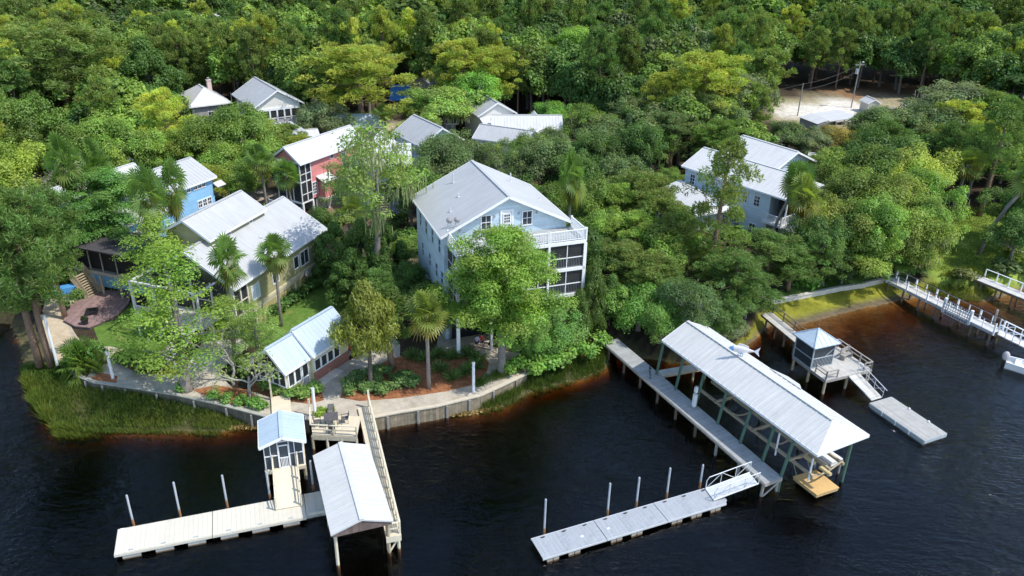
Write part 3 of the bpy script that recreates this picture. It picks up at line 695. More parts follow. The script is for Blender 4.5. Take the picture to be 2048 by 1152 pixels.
# gable door and windows
q=MB(); hs.place(q,'F',F0,-.62,-.47,f4,f4+2.25,0,.08); hs.place(q,'F',F0,.47,.62,f4,f4+2.25,0,.08); hs.place(q,'F',F0,-.62,.62,f4+2.25,f4+2.4,0,.08); fr_=hs.part('door_frame',q,TRIM)
q=MB(); hs.place(q,'F',F0,-.46,.46,f4+.02,f4+2.24,.0,.05); d_=hs.part('door',q,WHITEP)
hs.window('F',F0-.05,0,f4+1.15,.55,.8,3,3,glass=GLASS); 
for a in (1.95,-1.95): hs.window('F',F0,a,f4+.75,.85,1.25,2,2)
for a,z in ((1.15,1.8),(-1.15,1.8),(2.85,1.75),(-2.85,1.7),(4.4,.8)):
    q=MB(); hs.place(q,'F',F0,a-.07,a+.07,f4+z,f4+z+.2,0,.14); hs.part('wall_lamp',q,GREYC)
# porch stack: decks, columns, railings, screens
PX=-2.7; VR=-6.45; VL=5.6
cols=[VL,2.4,.7,-1.0,-2.9,VR]
for f in (f4,f3,f2):
    q=MB(); q.box(PX,F0-.005,VR,VL,f-.32,f-.02); hs.part('porch_floor',q,TRIM)
    q=MB(); q.box(PX+.1,F0-.006,VR+.1,VL-.1,f-.015,f+.01); hs.part('deck_boards',q,WOODG)
q=MB()
for v in cols: q.box(PX+.0,PX+.2,v-.1 if v!=VL else v-.2,v+.1 if v!=VR else v+.2,0,f4-.32)
hs.part('porch_columns',q,TRIM)
for i in range(len(cols)-1):
    a,b=cols[i+1],cols[i]
    hs.rail((PX+.1,a+(.1 if i<len(cols)-2 else 0),f4),(PX+.1,b,f4),1.0,.15,True,pw=.14)
    for f in (f3,f2):
        top=(f4 if f==f3 else f3)-.34
        q=MB(); q.box(PX+.16,PX+.17,a+.11,b-.11,f+.01,top); sc=hs.part('screen_panel',q,SCREEN)
        q=MB(); q.box(PX+.09,PX+.15,a+.1,b-.1,f+.92,f+.99); q.box(PX+.09,PX+.15,(a+b)/2-.035,(a+b)/2+.035,f,top)
        hs.part('screen_frame',q,RAILW,sc)
        n=int((b-a)/.16); q=MB()
        for k in range(1,n): q.box(PX+.175,PX+.20,a+(b-a)*k/n-.016,a+(b-a)*k/n+.016,f+.05,f+.92)
        q.box(PX+.10,PX+.155,a+.11,b-.11,f+.04,f+.09)
        for k in range(1,n): q.box(PX+.105,PX+.125,a+(b-a)*k/n-.013,a+(b-a)*k/n+.013,f+.09,f+.92)
        hs.part('balusters',q,mat('screened_grey',(.20,.22,.24),.6,.1,2),sc)
for v in (VL-.1,VR+.1):
    hs.rail((PX+.2,v,f4),(F0-.1,v,f4),1.0,.15,True,pw=.14)
    for f in (f3,f2):
        top=(f4 if f==f3 else f3)-.34
        q=MB(); q.box(PX+.2,F0-.01,v-.005,v+.005,f+.01,top); sc=hs.part('screen_panel',q,SCREEN)
        q=MB(); q.box(PX+.2,F0-.01,v-.03,v+.03,f+.92,f+.99); q.box(-1.1,-1.03,v-.03,v+.03,f,top); hs.part('screen_frame',q,RAILW,sc)
# near-black sheet painting the shade below the porches, outside stair and handrails
q=MB(); q.box(F0-.1,F0-.05,VR+.3,VL-.3,.02,f1+1.0); hs.part('lower_shade_sheet',q,DARK)
q=MB(); 
for k in range(9): q.box(-2.9-.28*(k+1),-2.9-.28*k,-3.6,-2.2,1.9-.21*(k+1),1.96-.21*(k+1))
q.beam((-2.8,-3.65,1.9),(-5.5,-3.65,0),.08,.25); q.beam((-2.8,-2.15,1.9),(-5.5,-2.15,0),.08,.25); st=hs.part('stair',q,RAILW)
for v in (-3.65,-2.15):
    q=MB(); q.beam((-2.9,v,2.95),(-5.5,v,1.0),.09,.07)
    for k in range(14): t=k/13; x=-2.9-2.6*t; z=1.9-1.9*t; q.beam((x,v,z),(x,v,z+1.0),.045)
    hs.part('stair_railing',q,RAILW,st)
WL=W/2-.45
for u in (1.9,4.3,6.6,8.8): hs.window('L',WL,u,f3+1.0,.7,1.35,1,2,frame=LBLUE)
for u in (1.2,3.1,5.5,8.2): hs.window('L',WL,u,f2+.7,.7,1.35,1,2,frame=LBLUE)
for u in (2.2,6.8): hs.window('L',WL,u,f1+.3,.7,1.2,1,2)
for u in (2,5,8): hs.window('R',-WL,u,f3+.9,.8,1.3,2,2)
# dishes on the left roof edge
for nm,(u,v) in (('satellite_dish',(0.9,5.2)),('satellite_dish',(.25,4.7))):
    zt=zr-(zr-ze)*v/(W/2)
    t=thing(nm,'grey satellite dish on tripod arms on the grey roof of the tall blue house' if u>.5 else 'pale round satellite dish at the eave edge of the tall blue house roof','satellite dish')
    t.location=hs.root.matrix_world@Vector((0,0,0)); 
    M=Matrix.Translation(hs.root.location)@Matrix.Rotation(1.93,4,'Z'); t.location=M@Vector((u,v,zt))
    q=MB(); q.tube([(0,0,-.1),(0,0,.5)],.03,6); q.tube([(.35,.1,-.05),(0,0,.45)],.02,5); q.tube([(-.1,-.3,.1),(0,0,.45)],.02,5); q.build('mast',STEEL,t)
    q=MB(); n=14; vs=[(0,-.12,.6)]; fs=[]
    for ring,(rr,dd) in enumerate(((.16,-.06),(.30,0))):
        for k in range(n): a=2*PI*k/n; vs.append((rr*math.cos(a),dd,.6+rr*math.sin(a)))
    for k in range(n): fs.append((0,1+k,1+(k+1)%n)); fs.append((1+k,1+n+k,1+n+(k+1)%n,1+(k+1)%n))
    q.add(vs,fs); q.add([(x,y-.02,z) for x,y,z in vs],[tuple(reversed(f)) for f in fs]); q.build('dish',GREYC if u>.5 else GREYC,t)
    q=MB(); q.tube([(0,0,.25),(.1,.5,.45)],.02,5); q.ball((.1,.52,.46),.06,8,5); q.build('receiver_arm',ALU,t)

# ---- olive house on the left
hs=House('olive_house','olive green house with wide grey metal roof above slatted ground floor','house',-29.43,65.65,1.24)
ze,zr=zz(6.62),zz(9.49); L=15.62; W=10
w0=zz(3.55)
hs.gable_wall(0,L,W,w0,ze,zr,OLIVE,(2.3,.4,.45))
ro=hs.gable_roof(0,L,W,ze,zr,ROOF,ribs=0); vent(hs,8.0,-2.3,zr-2.87*2.3/5,.12,.12,ro)
# raised clerestory roof on the left half
cy=1.75; U0,U1=2.4,11.2; cw=5.6; cze,czr=zz(9.75),zz(11.35)
q=MB(); hw=cw/2-.35; q.add([(x,cy+y,z) for x in (U0+.4,U1) for y,z in ((-hw,zz(6.9)),(hw,zz(6.9)),(hw,cze+.12),(0,czr-.1),(-hw,cze+.12))],[(4,3,2,1,0),(5,6,7,8,9),(0,1,6,5),(1,2,7,6),(2,3,8,7),(3,4,9,8),(4,0,5,9)]); hs.part('clerestory_wall',q,OLIVE)
hs.gable_roof(U0,U1,cw,cze,czr,ROOF,ribs=0,cy=cy)
for a in (5.0,5.5,8.9): hs.window('R',cy-hw,a,cze-.62,.42,.52,2,2)
WR=-(W/2-.45)
q=MB(); hs.place(q,'R',WR,0.2,L-.4,w0-.3,w0,-.1,.14); hs.place(q,'R',WR,.2,L-.4,w0-.62,w0-.34,-.2,.06); hs.part('floor_band',q,mat('cream_band',(.55,.50,.36),.6,.06,2))
hs.window('R',WR,3.4,w0+.55,1.1,1.35,2,1,glass=GREYW); hs.window('R',WR,6.6,w0+.75,.9,1.1,2,1)
hs.window('R',WR,10.2,w0+.75,.75,1.2,1,1); hs.window('R',WR,11.7,w0+.6,1.4,1.45,2,1); hs.window('R',WR,14.2,w0+.6,1.3,1.45,2,1)
q=MB(); 
for a in (.25,1.25,2.25): hs.place(q,'R',WR,a-.08,a+.08,w0,ze-.02,-.02,.1)
for a in (-4.4,-2.2,0,2.2,4.4): hs.place(q,'F',.3,a-.08,a+.08,w0,ze+.05,-.02,.1)
hs.place(q,'R',WR,.25,2.25,w0+1.2,w0+1.28,0,.08); hs.place(q,'F',.3,WR,4.4,w0+1.2,w0+1.28,0,.08)
pf=hs.part('porch_frame',q,mat('cream_trim',(.66,.62,.50),.6,.06,2))
q=MB(); hs.place(q,'R',WR,.3,2.3,w0,ze+.05,-.06,-.03); hs.part('screen_panel',q,SCREEN); q=MB(); hs.place(q,'F',.3,WR+.1,4.4,w0,ze+.05,-.06,-.03); hs.part('screen_panel',q,SCREEN)
q=MB(); q.box(.25,2.4,WR,-WR,w0-.35,w0-.05); hs.part('porch_floor',q,MATS['cream_trim'])
q=MB(); 
for v in (WR+.15,-1.5,1.5,-WR-.2): q.box(.3,.55,v-.12,v+.12,-.1,w0-.35)
for u in (3,6.4,9.6,12.6,15): q.box(u-.12,u+.12,WR-.08,WR+.16,-.1,w0-.62)
hs.part('support_posts',q,MATS['cream_trim'])
q=MB()
for a0,a1 in ((3.12,6.28),(6.52,9.48),(9.72,12.48),(12.72,14.88)):
    for k in range(15): hs.place(q,'R',WR,a0,a1,.05+.125*k,.05+.125*k+.075,-.02,.03)
    hs.place(q,'R',WR,(a0+a1)/2-.03,(a0+a1)/2+.03,.0,1.95,-.06,-.025)
hs.part('slat_screen',q,SLATM)
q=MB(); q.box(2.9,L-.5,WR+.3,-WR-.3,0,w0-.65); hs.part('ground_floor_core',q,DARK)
# front pergola-like porch with pale frame
q=MB(); 
for v in (-3.0,-.6,1.8,4.2): q.box(-2.6,-2.42,v-.09,v+.09,-.1,zz(7.0))
for z in (zz(3.5),zz(7.0)): q.box(-2.62,-2.4,-3.1,4.3,z-.16,z); 
for v in (-3.0,4.2): q.box(-2.4,.2,v-.07,v+.07,zz(3.5)-.16,zz(3.5)); q.box(-2.4,.2,v-.07,v+.07,zz(7)-.16,zz(7))
hs.part('porch_posts',q,mat('grey_white_frame',(.55,.56,.55),.6,.1,2))
q=MB(); q.box(-2.6,.22,-3.0,4.2,zz(3.5)-.02,zz(3.5)+.04); hs.part('porch_deck',q,WOODL)
hs.rail((-2.5,-3,zz(3.5)),(-2.5,4.2,zz(3.5)),1.0,.16,False,MATS['grey_white_frame'])
q=MB()
for k in range(12): q.box(-2.7-.27*(k+1),-2.7-.27*k,-2.2,-.8,2.15-.19*(k+1),2.2-.19*(k+1))
q.beam((-2.6,-2.25,2.2),(-5.9,-2.25,0),.07,.25); q.beam((-2.6,-.75,2.2),(-5.9,-.75,0),.07,.25); hs.part('front_stair',q,MATS['grey_white_frame'])
q=MB(); q.ball((11.2,WR-.5,w0-.25),.36,12,8,(1,.3,1)); q.tube([(11.2,WR,w0-.5),(11.2,WR-.4,w0-.3)],.03,5); hs.part('satellite_dish',q,GREYC)

# ---- bright blue house
hs=House('bright_blue_house','bright sky blue house with clustered white windows under grey and white roofs','house',-43.45,77.87,1.11)
ze,zr=zz(8.88),zz(10.56); W=7.5
hs.gable_wall(7.4,13.44,W,0,ze,zr,SKY,(.35,.4,.4)); hs.gable_roof(6.9,13.44,W,ze,zr,ROOF,ribs=.5)
hs.gable_wall(0,7.6,9.6,0,zz(7.8),zz(10.3),SKY,(.5,.0,.5)); hs.gable_roof(-.3,6.88,9.8,zz(7.75),zz(10.42),ROOF,ribs=.5)
WR=-(W/2-.4)
for a in (8.6,9.5,10.5,11.1,11.7): hs.window('R',WR,a,ze-.75,.42,.5,2,2)
for a in (10.8,11.5,12.2): hs.window('R',WR,a,ze-3.0,.5,.75,2,2)
for a in (8.6,9.4): hs.window('R',WR,a,ze-4.6,.6,.8,2,2)
for a in (1.6,3.4,5.6): hs.window('R',-4.3,a,zz(4.6),.9,1.2,2,2)
for a in (-1.5,1.5): hs.window('F',.5,a,zz(5.0),.8,1.1,2,2)
q=MB(); q.slab((10.4,WR,ze-3.3),(11.6,WR,ze-3.3),(11.6,WR-.7,ze-3.6),(10.4,WR-.7,ze-3.6),.08); hs.part('door_canopy',q,ROOF)
q=MB(); q.slab((13.0,WR-.75,ze-1.2),(13.0,WR,ze-.8),(14.3,WR,ze-.8),(14.3,WR-.75,ze-1.2),.1); hs.part('side_canopy',q,ROOFW)
q=MB(); q.slab((.8,-4.3,zz(6.5)),(3.2,-4.3,zz(6.5)),(3.2,-5.2,zz(6.1)),(.8,-5.2,zz(6.1)),.1); hs.part('window_canopy',q,ROOFW)
# white roofed wing on the left
q=MB(); q.add([(x,y,z) for x in (-3.0,12.2) for y,z in ((4.95,0),(12.6,0),(12.6,zz(6.4)),(8.8,zz(8.4)),(4.95,zz(6.5)))],[(0,1,2,3,4)[::-1],(5,6,7,8,9),(0,1,6,5),(1,2,7,6),(2,3,8,7),(3,4,9,8),(4,0,5,9)]); hs.part('wing_wall',q,SKY)
hs.gable_roof(-3.5,12.6,8.4,zz(6.5),zz(8.7),ROOFW,ribs=.5,cy=8.8)
# ---- timber deck and screened porch before it
ORG=Vector((0,0,0))
dk=thing('timber_deck','raised dark timber porch on tall posts with grey stair beside the brick patio','deck')
zd=4.0
A=up(137,531,zd);B=up(262,556,zd); bk=Vector((.45,.89,0)); 
A3=A+bk*5; B3=B+bk*5
q=MB(); q.slab(A3,A,B,B3,-.22) if False else None
q=MB(); q.prism([(p.x,p.y) for p in (A,B,B3,A3)],zd-.35,zd); q.build('deck_floor',TIMBERG,dk)
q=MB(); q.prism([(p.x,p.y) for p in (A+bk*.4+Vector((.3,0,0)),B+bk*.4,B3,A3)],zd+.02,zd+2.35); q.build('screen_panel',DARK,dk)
q=MB(); o_=bk*-.5; q.prism([(p.x,p.y) for p in (A+o_,B+o_,B3,A3)],zd+2.4,zd+2.55); q.build('porch_roof',ROOFD,dk)  # tree shade is painted into this roof by the dark colour
for i,t in enumerate((.1,.3,.5,.8,1.0)):
    p=A.lerp(B,t); q=MB(); q.cyl(p.x,p.y,GZ-.3,zd-.35,.13,8); q.build('post',TIMBERT,dk)
for t in (.15,.35,.55,.78): p=A.lerp(B,t)+bk*.15; q=MB(); q.beam((p.x,p.y,zd),(p.x,p.y,zd+2.4),.1); q.build('porch_post',TIMBERG,dk)
q=MB(); q.prism([(p.x,p.y) for p in (A+bk*1.8,B+bk*1.8,B+bk*1.9,A+bk*1.9)],GZ-.1,zd-.36); q.build('lower_wall',SKY,dk)
q=MB(); p=A.lerp(B,.72)+bk*1.7; q.beam((p.x-.6,p.y-.05,GZ+1.5),(p.x+.6,p.y+.25,GZ+1.5),.06,.9); q.build('white_panel',GREYC,dk)
s0=up(141,556,3.9); s1=up(178,602,GZ); sd=up(204,588,GZ)-s1
q=MB()
for k in range(11):
    t=(k+.5)/11; c=s0.lerp(s1,t); q.beam(c,c+sd,.27,.05)
q.beam(s0,s1,.07,.28); q.beam(s0+sd,s1+sd,.07,.28); st=q.build('stair',TIMBERT,dk)
for off in (Vector((0,0,0)),sd):
    q=MB(); U=Vector((0,0,1)); q.beam(s0+off+U,s1+off+U,.09,.07); q.beam(s0+off+U*.3,s1+off+U*.3,.05)
    for k in range(12): c=s0.lerp(s1,k/11)+off; q.beam(c,c+U,.05 if k%11 else .12)
    q.build('stair_railing',TIMBERT,st)
# flag on the corner post
fl=thing('flag','small striped red white and blue flag hanging on the corner of the timber porch','flag',tuple(A+Vector((.05,-.2,.2))),.4)
q=MB(); q.tube([(0,0,-.6),(.35,-.3,.55)],.02,6); q.build('flag_pole',ALU,fl)
fx=lambda i,j:(.33-.06*j-.05*math.sin(i*.9),-.28-.02*i+.04*math.sin(i*1.3),.5-.13*i-.04*j)
for k,(m,j0,j1) in enumerate(((RED,0,1),(WHITEP,1,2),(RED,2,3),(WHITEP,3,4),(RED,4,5))):
    q=MB(); vs=[];fs=[]
    for i in range(8):
        for j in (j0,j1): a,b,c=fx(i,j); vs.append((a-.01*j,b,c))
    for i in range(7): fs.append((2*i,2*i+1,2*i+3,2*i+2))
    n=len(vs); vs+=[(x,y-.008,z) for x,y,z in vs]; fs+=[tuple(n+i for i in reversed(f)) for f in fs]
    q.add(vs,fs); q.build('stripe',m,fl)
q=MB(); 
vs=[];fs=[]
for i in range(4):
    for j in (0,2.6): a,b,c=fx(i,j); vs.append((a,b-.015,c+.002))
for i in range(3): fs.append((2*i,2*i+1,2*i+3,2*i+2))
n=len(vs); vs+=[(x,y-.01,z) for x,y,z in vs]; fs+=[tuple(n+i for i in reversed(f)) for f in fs]; q.add(vs,fs); q.build('canton',NAVY,fl)

# ---- pink house
hs=House('pink_house','coral pink two storey house with white metal roof and dark screened corner porches','house',-28.37,95.86,1.06)
ze,zr=zz(8.43),zz(10.2); W=4.6; L=12.5; b0=zz(3.3)
hs.gable_wall(0,L,W,b0,ze,zr,PINK,(2.0,.3,.35)); hs.gable_roof(0,L,W+.3,ze,zr,ROOFW,ribs=.5)
q=MB(); hw=W/2-.35; q.add([(x,y,z) for x in (.35,.45) for y,z in ((-hw,ze-.0),(hw,ze-.0),(0,zr-.2))],[(0,2,1),(3,4,5),(0,1,4,3),(1,2,5,4),(2,0,3,5)]); hs.part('gable_panel',q,PINK)
q=MB()
for z in (b0-.25,b0+2.45,ze-.2): q.box(.3,2.35,-hw,hw,z,z+.22)
for u in (.3,1.3,2.2):
    for v in (-hw,hw): q.box(u,u+.12,v-.06,v+.06,b0,ze)
for v in (-.6,.6): q.box(.3,.42,v-.05,v+.05,b0,ze)
for f in (b0,b0+2.6):
    for v in (-hw,hw): q.box(.3,2.3,v-.05,v+.05,f+.9,f+.97)
hs.part('porch_frame',q,TRIM)
for f in (b0,b0+2.6):
    for v in (-hw,hw): 
        q=MB(); q.box(.42,2.25,v-.02 if v>0 else v,v if v>0 else v+.02,f,f+2.4); hs.part('screen_panel',q,SCREEN)
    q=MB(); q.box(.4,.42,-hw+.05,hw-.05,f,f+2.4); hs.part('screen_panel',q,SCREEN)
q=MB()
for u in (.4,2.2,5,8,11): 
    for v in (-hw,hw): q.box(u-.12,u+.12,v-.12,v+.12,-.1,b0-.2)
hs.part('support_posts',q,TRIM)
q=MB(); q.box(3,L-.5,-hw+.2,hw-.2,0,b0); hs.part('ground_floor_wall',q,GREYB)
hs.window('R',-hw,6.3,ze-.85,.6,.55,1,1); hs.window('R',-hw,2.75,b0+.5,.8,1.5,3,4); hs.window('R',-hw,8.5,b0+3.3,.7,1.1,2,2)
q=MB(); q.box(3.4,5.2,-hw-1.1,-hw,b0-.1,b0+1.9); ent=hs.part('entry_bay',q,PINK)
q=MB(); q.slab((3.1,-hw-1.4,b0+2.0),(5.5,-hw-1.4,b0+2.0),(5.5,-hw,b0+2.7),(3.1,-hw,b0+2.7),.1); hs.part('bay_roof',q,ROOFW,ent)
q=MB(); q.box(3.3,5.3,-hw-1.2,-hw+.1,b0-.35,b0-.1); hs.part('bay_base',q,TRIM,ent)
q=MB(); q.box(-1.6,.3,-hw+.3,hw,b0-.9,b0-.7); hs.part('side_deck',q,WOODG); hs.rail((-1.5,-hw+.4,b0-.7),(-1.5,hw,b0-.7),.9,.15,True,MATS['grey_white_frame'])

# ---- pale blue cottage behind the mossy cypress
hs=House('pale_blue_cottage','pale blue cottage with crossed white roofs half hidden by a mossy cypress','house',-19.8,98.8,1.39)
hs.gable_wall(0,9.5,4.9,0,zz(7.0),zz(9.2),LBLUE,(.5,.3,.3)); hs.gable_roof(0,9.7,4.9,zz(7.0),zz(9.2),ROOFW,ribs=.5)
hs.window('F',.5,0,zz(5.6),.8,1.2,2,2)
q=MB(); c_,s_=math.cos(.14-1.39),math.sin(.14-1.39)
def sub(x,y): 
    X_,Y_=-19.3+x*math.cos(.14)-y*math.sin(.14)+19.8, 99.3+x*math.sin(.14)+y*math.cos(.14)-98.8
    return X_*math.cos(1.39)+Y_*math.sin(1.39), -X_*math.sin(1.39)+Y_*math.cos(1.39)
hw=2.35
sec=[(-hw,0),(hw,0),(hw,zz(7.9)),(0,zz(9.65)),(-hw,zz(7.9))]
q.add([(*sub(x,y),z) for x in (.2,5.9) for y,z in sec],[(4,3,2,1,0),(5,6,7,8,9),(0,1,6,5),(1,2,7,6),(2,3,8,7),(3,4,9,8),(4,0,5,9)]); hs.part('wing_wall',q,LBLUE)
q=MB()
for sg in (1,-1):
    a=[(*sub(0,0),zz(9.84)),(*sub(6.1,0),zz(9.84)),(*sub(6.1,sg*2.75),zz(7.75)),(*sub(0,sg*2.75),zz(7.75))]; 
    fs=[(0,1,2,3),(7,6,5,4),(3,2,6,7),(0,3,7,4),(2,1,5,6)]
    if sg<0: fs=[tuple(reversed(f)) for f in fs]
    q.add(a+[(x,y,z-.12) for x,y,z in a],fs)
    for i in range(1,12): x=6.1*i/12; q.beam((*sub(x,0),zz(9.85)),(*sub(x,sg*2.75),zz(7.76)),.05,.045)
hs.part('wing_roof',q,ROOFW)
q=MB(); p_=[sub(1.5,-2.6),sub(3.0,-2.6)]
for k in range(10):
    a=sub(1.6,-2.6-.28*k); b=sub(3.0,-2.6-.28*k); q.beam((*a,zz(3.6)-.22*k),(*b,zz(3.6)-.22*k),.26,.05)
q.beam((*sub(1.55,-2.5),zz(3.7)),(*sub(1.55,-5.4),zz(1.4)),.08,.26); q.beam((*sub(3.05,-2.5),zz(3.7)),(*sub(3.05,-5.4),zz(1.4)),.08,.26); hs.part('stair',q,TIMBERT)
q=MB()
for u in (1.5,3.1,4.6): a=sub(u,-2.5); q.beam((*a,0),(*a,zz(7.6)),.14)
hs.part('porch_posts',q,TRIM)

# ---- small cream boathouse cottage with brick wall by the path
hs=House('cream_cottage','small cream cottage with pale blue metal roof and brick wainscot beside the shore path','cottage',-18.22,58.31,1.06)
W1=4.3; W2=3.7; ze1,zr1=zz(3.95),zz(5.85); ze2,zr2=zz(3.8),zz(5.55); LF=-3.0; LB=5.0
hs.gable_wall(.15,LB,W1,0,ze1,zr1,CREAM,(0,.35,.35)); hs.gable_roof(0,LB,W1,ze1,zr1,ROOFB,ribs=.45)
hs.gable_wall(LF,.2,W2,0,ze2,zr2,CREAM,(.4,0,.3),name='porch_wall'); hs.gable_roof(LF,.05,W2,ze2,zr2,ROOFB,ribs=.45)
wr1=-(W1/2-.35); wr2=-(W2/2-.3)
q=MB(); hs.place(q,'R',wr1,.2,LB-.4,0,.95,0,.06); hs.part('brick_wainscot',q,BRICK)
for a in (.75,1.55,2.35,3.15): hs.window('R',wr1,a,1.1,.62,.95,1,1,glass=SCREEN)
for a in (-2.1,-1.35): hs.window('R',wr2,a,.95,.58,1.2,1,1,glass=SCREEN)
q=MB(); hs.place(q,'R',wr2,-.85,-.15,.05,2.15,0,.04); dr=hs.part('screen_door',q,SCREEN)
q=MB(); 
for a in (-.85,-.15): hs.place(q,'R',wr2,a-.05,a+.05,.02,2.2,0,.07)
hs.place(q,'R',wr2,-.8,-.2,.9,.98,.04,.07); hs.place(q,'R',wr2,-.8,-.2,2.12,2.2,.0,.07)
for k in range(1,5): a=-.8+.6*k/5; hs.place(q,'R',wr2,a-.03,a+.03,.1,.9,.045,.065)
hs.part('door_frame',q,TRIM,dr)
for a in (-1.1,-.37,.37,1.1): hs.window('F',LF+.4,a,1.0,.62,1.3,1,1,glass=SCREEN)
q=MB(); q.add([(LF+.36,-1.45,2.55),(LF+.36,1.45,2.55),(LF+.36,0,zr2-.5),(LF+.39,-1.45,2.55),(LF+.39,1.45,2.55),(LF+.39,0,zr2-.5)],[(0,2,1),(3,4,5),(0,1,4,3),(1,2,5,4),(2,0,3,5)]); hs.part('gable_screen',q,SCREEN)
vent(hs,3.0,.9,zr1-1.9*.9/2.15,.35)

# ---- pale grey blue house on the right
hs=House('grey_blue_house','long grey blue two storey house with white roof behind palms on the right','house',34.96,91.07,2.26)
ze,zr=zz(7.45),zz(9.2); L=16.0; W=8.4
hs.gable_wall(0,L,W,0,ze,zr-.1,GREYW,(2.6,.4,.45)); hs.gable_roof(0,L,W,ze,zr,ROOFW,ribs=.5,hipF=2.2)
wl=W/2-.45
for a,w_ in ((14.3,.7),(6.1,.65),(4.4,.75)): hs.window('L',wl,a,ze-2.1,w_,1.25,2,3)
q=MB(); hs.place(q,'L',wl,8.6,9.5,ze-2.7,ze-.5,0,.04); hs.part('balcony_door',q,GLASS)
q=MB(); q.box(8.0,10.2,wl,wl+1.1,ze-3.0,ze-2.85); hs.part('small_balcony',q,TRIM); hs.rail((8.0,wl+1.05,ze-2.85),(10.2,wl+1.05,ze-2.85),.9,.14,False)
fl_=zz(4.2)
q=MB(); q.box(.2,2.9,-wl,wl+.8,fl_-.25,fl_); hs.part('porch_floor',q,TRIM); hs.rail((.3,-wl,fl_),(.3,wl+.7,fl_),.95,.14,True); hs.rail((.3,wl+.7,fl_),(2.8,wl+.7,fl_),.95,.14,True)
q=MB()
for v in (-wl+.1,-1.2,1.2,wl): q.box(.25,.4,v-.07,v+.07,-.1,ze)
hs.part('porch_posts',q,TRIM)
q=MB(); q.box(1.4,1.44,-wl+.1,wl-.05,fl_,ze); hs.part('screen_panel',q,SCREEN)
q=MB(); q.slab((-1.0,wl,fl_-.9),(-1.0,-wl,fl_-.9),(.2,-wl,fl_-.35),(.2,wl,fl_-.35),.1); hs.part('lower_canopy',q,ROOFW)
hs.window('F',2.6,-1.5,.8,.9,1.2,2,1); hs.window('F',2.6,1.5,.8,.9,1.2,2,1)
hs.window('L',wl,4.5,.6,.8,1.2,2,2); hs.window('L',wl,6.8,.6,.8,1.2,2,2)
h2=House('white_roof_annex','low grey blue annex with bright white roof in front of the long grey blue house','house',25.3,92.3,2.03)
h2.gable_wall(0,9,7.6,0,zz(4.5),zz(5.55),GREYW,(.6,.3,.5)); h2.gable_roof(0,9,7.6,zz(4.5),zz(5.6),ROOFW,ribs=.5,hipF=1.5)
for v in (-2.4,-1.2): h2.window('F',.6,v,1.3,.9,1.2,3,3)
h2.window('F',.6,1.6,1.3,.9,1.2,2,2)
for u in (1.6,3.4): h2.window('R',-3.3,u,1.2,.9,1.2,2,2)
h3=House('white_gable_house','white roofed house standing behind the long grey blue house','house',30.5,106.5,-.95)
h3.gable_wall(0,8.5,8.4,0,zz(8.2),zz(10.0),GREYW); h3.gable_roof(0,9,8.6,zz(8.2),zz(10.1),ROOFW,ribs=.5); h3.window('F',.4,0,zz(6),.9,1.3)
def simple_house(name,label,x,y,yaw,L,W,ze,zr,wm,rm,ribs=.6,cat='house',hip=0,wins=(),over=(.4,.4,.4),chim=None,wmname='wall'):
    h=House(name,label,cat,x,y,yaw)
    h.gable_wall(0,L,W,0,zz(ze),zz(zr),wm,over) if not hip else h.part('wall',MB().box(.5,L-.5,-W/2+.5,W/2-.5,0,zz(ze)+.1),wm)
    ro=h.gable_roof(0,L,W,zz(ze),zz(zr),rm,ribs=ribs,hipF=hip,hipB=hip,ribh=.05 if ribs and ribs<=.5 else .02)
    for s,a,z,w,hh in wins:
        pl={'F':over[0],'B':L-over[1],'L':W/2-over[2],'R':-(W/2-over[2])}[s]
        h.window(s,pl,a,z,w,hh)
    if chim:
        u,v,m,ht=chim; q=MB(); zc=zz(zr)-(zr-ze)*abs(v)/(W/2); q.box(u-.4,u+.4,v-.35,v+.35,zc-.6,zc+ht); q.box(u-.47,u+.47,v-.42,v+.42,zc+ht,zc+ht+.12); c=h.part('chimney',q,m,ro)
        q=MB(); q.cyl(u,v,zc+ht+.1,zc+ht+.4,.14,8); q.box(u-.22,u+.22,v-.22,v+.22,zc+ht+.42,zc+ht+.46); h.part('chimney_cap',q,STEEL,c)
    return h
h=simple_house('white_porch_house','white gabled house with screened upper porch at the forest edge',-38.4,129.92,2.17,11.5,8.4,6.9,9.4,WHITEW,ROOF,wins=(),over=(.5,.4,.6))
f=zz(4.0); q=MB()
h.place(q,'F',.5,-3.6,3.6,f+2.1,f+2.5,.0,.16); h.place(q,'F',.5,-3.6,3.6,f-.25,f,0,.16); h.place(q,'F',.5,-3.6,3.6,f+.78,f+.88,0,.16)
for v in (-3.5,-2.0,-.9,.3,1.5,3.4): h.place(q,'F',.5,v-.12,v+.12,f,f+2.1,0,.16)
h.part('porch_frame',q,WHITEP)
for a,b in ((-3.4,-2.1),(-1.9,-1.0),(-.8,.2),(.4,1.4),(1.6,3.3)):
    q=MB(); h.place(q,'F',.5,a,b,f+.9,f+2.08,.01,.05); h.part('screen_panel',q,SCREEN)
    q=MB(); h.place(q,'F',.5,a,b,f+.05,f+.76,.01,.04); n=int((b-a)/.2)
    h.part('railing_panel',q,GREYC)
q=MB(); 
for k in range(8): h.place(q,'L',4.2-.6,1.2+k*.9,1.3+k*.9,f,f+2.3,.0,.12)
h.part('side_screen_frame',q,WHITEP); q=MB(); h.place(q,'L',3.6,1.1,8.0,f,f+2.3,.01,.05); h.part('screen_panel',q,SCREEN)
for v in (-.3,.6): h.window('F',.5,v,.9,.5,.9,1,1)
h=simple_house('hip_roof_house','grey house with white hip roof and pinkish chimney at the forest edge',-52.4,137.5,2.17,9.5,7.2,4.9,7.2,GREYB,ROOFW,hip=3.2,chim=(6.6,-1.8,mat('pink_chimney',(.62,.48,.44),.8,.1,4),1.6))
h.window('L',3.1,2.0,1.2,.8,1.2); h.window('L',3.1,4.6,1.2,.8,1.2); h.window('F',.5,0,1.2,.9,1.2)
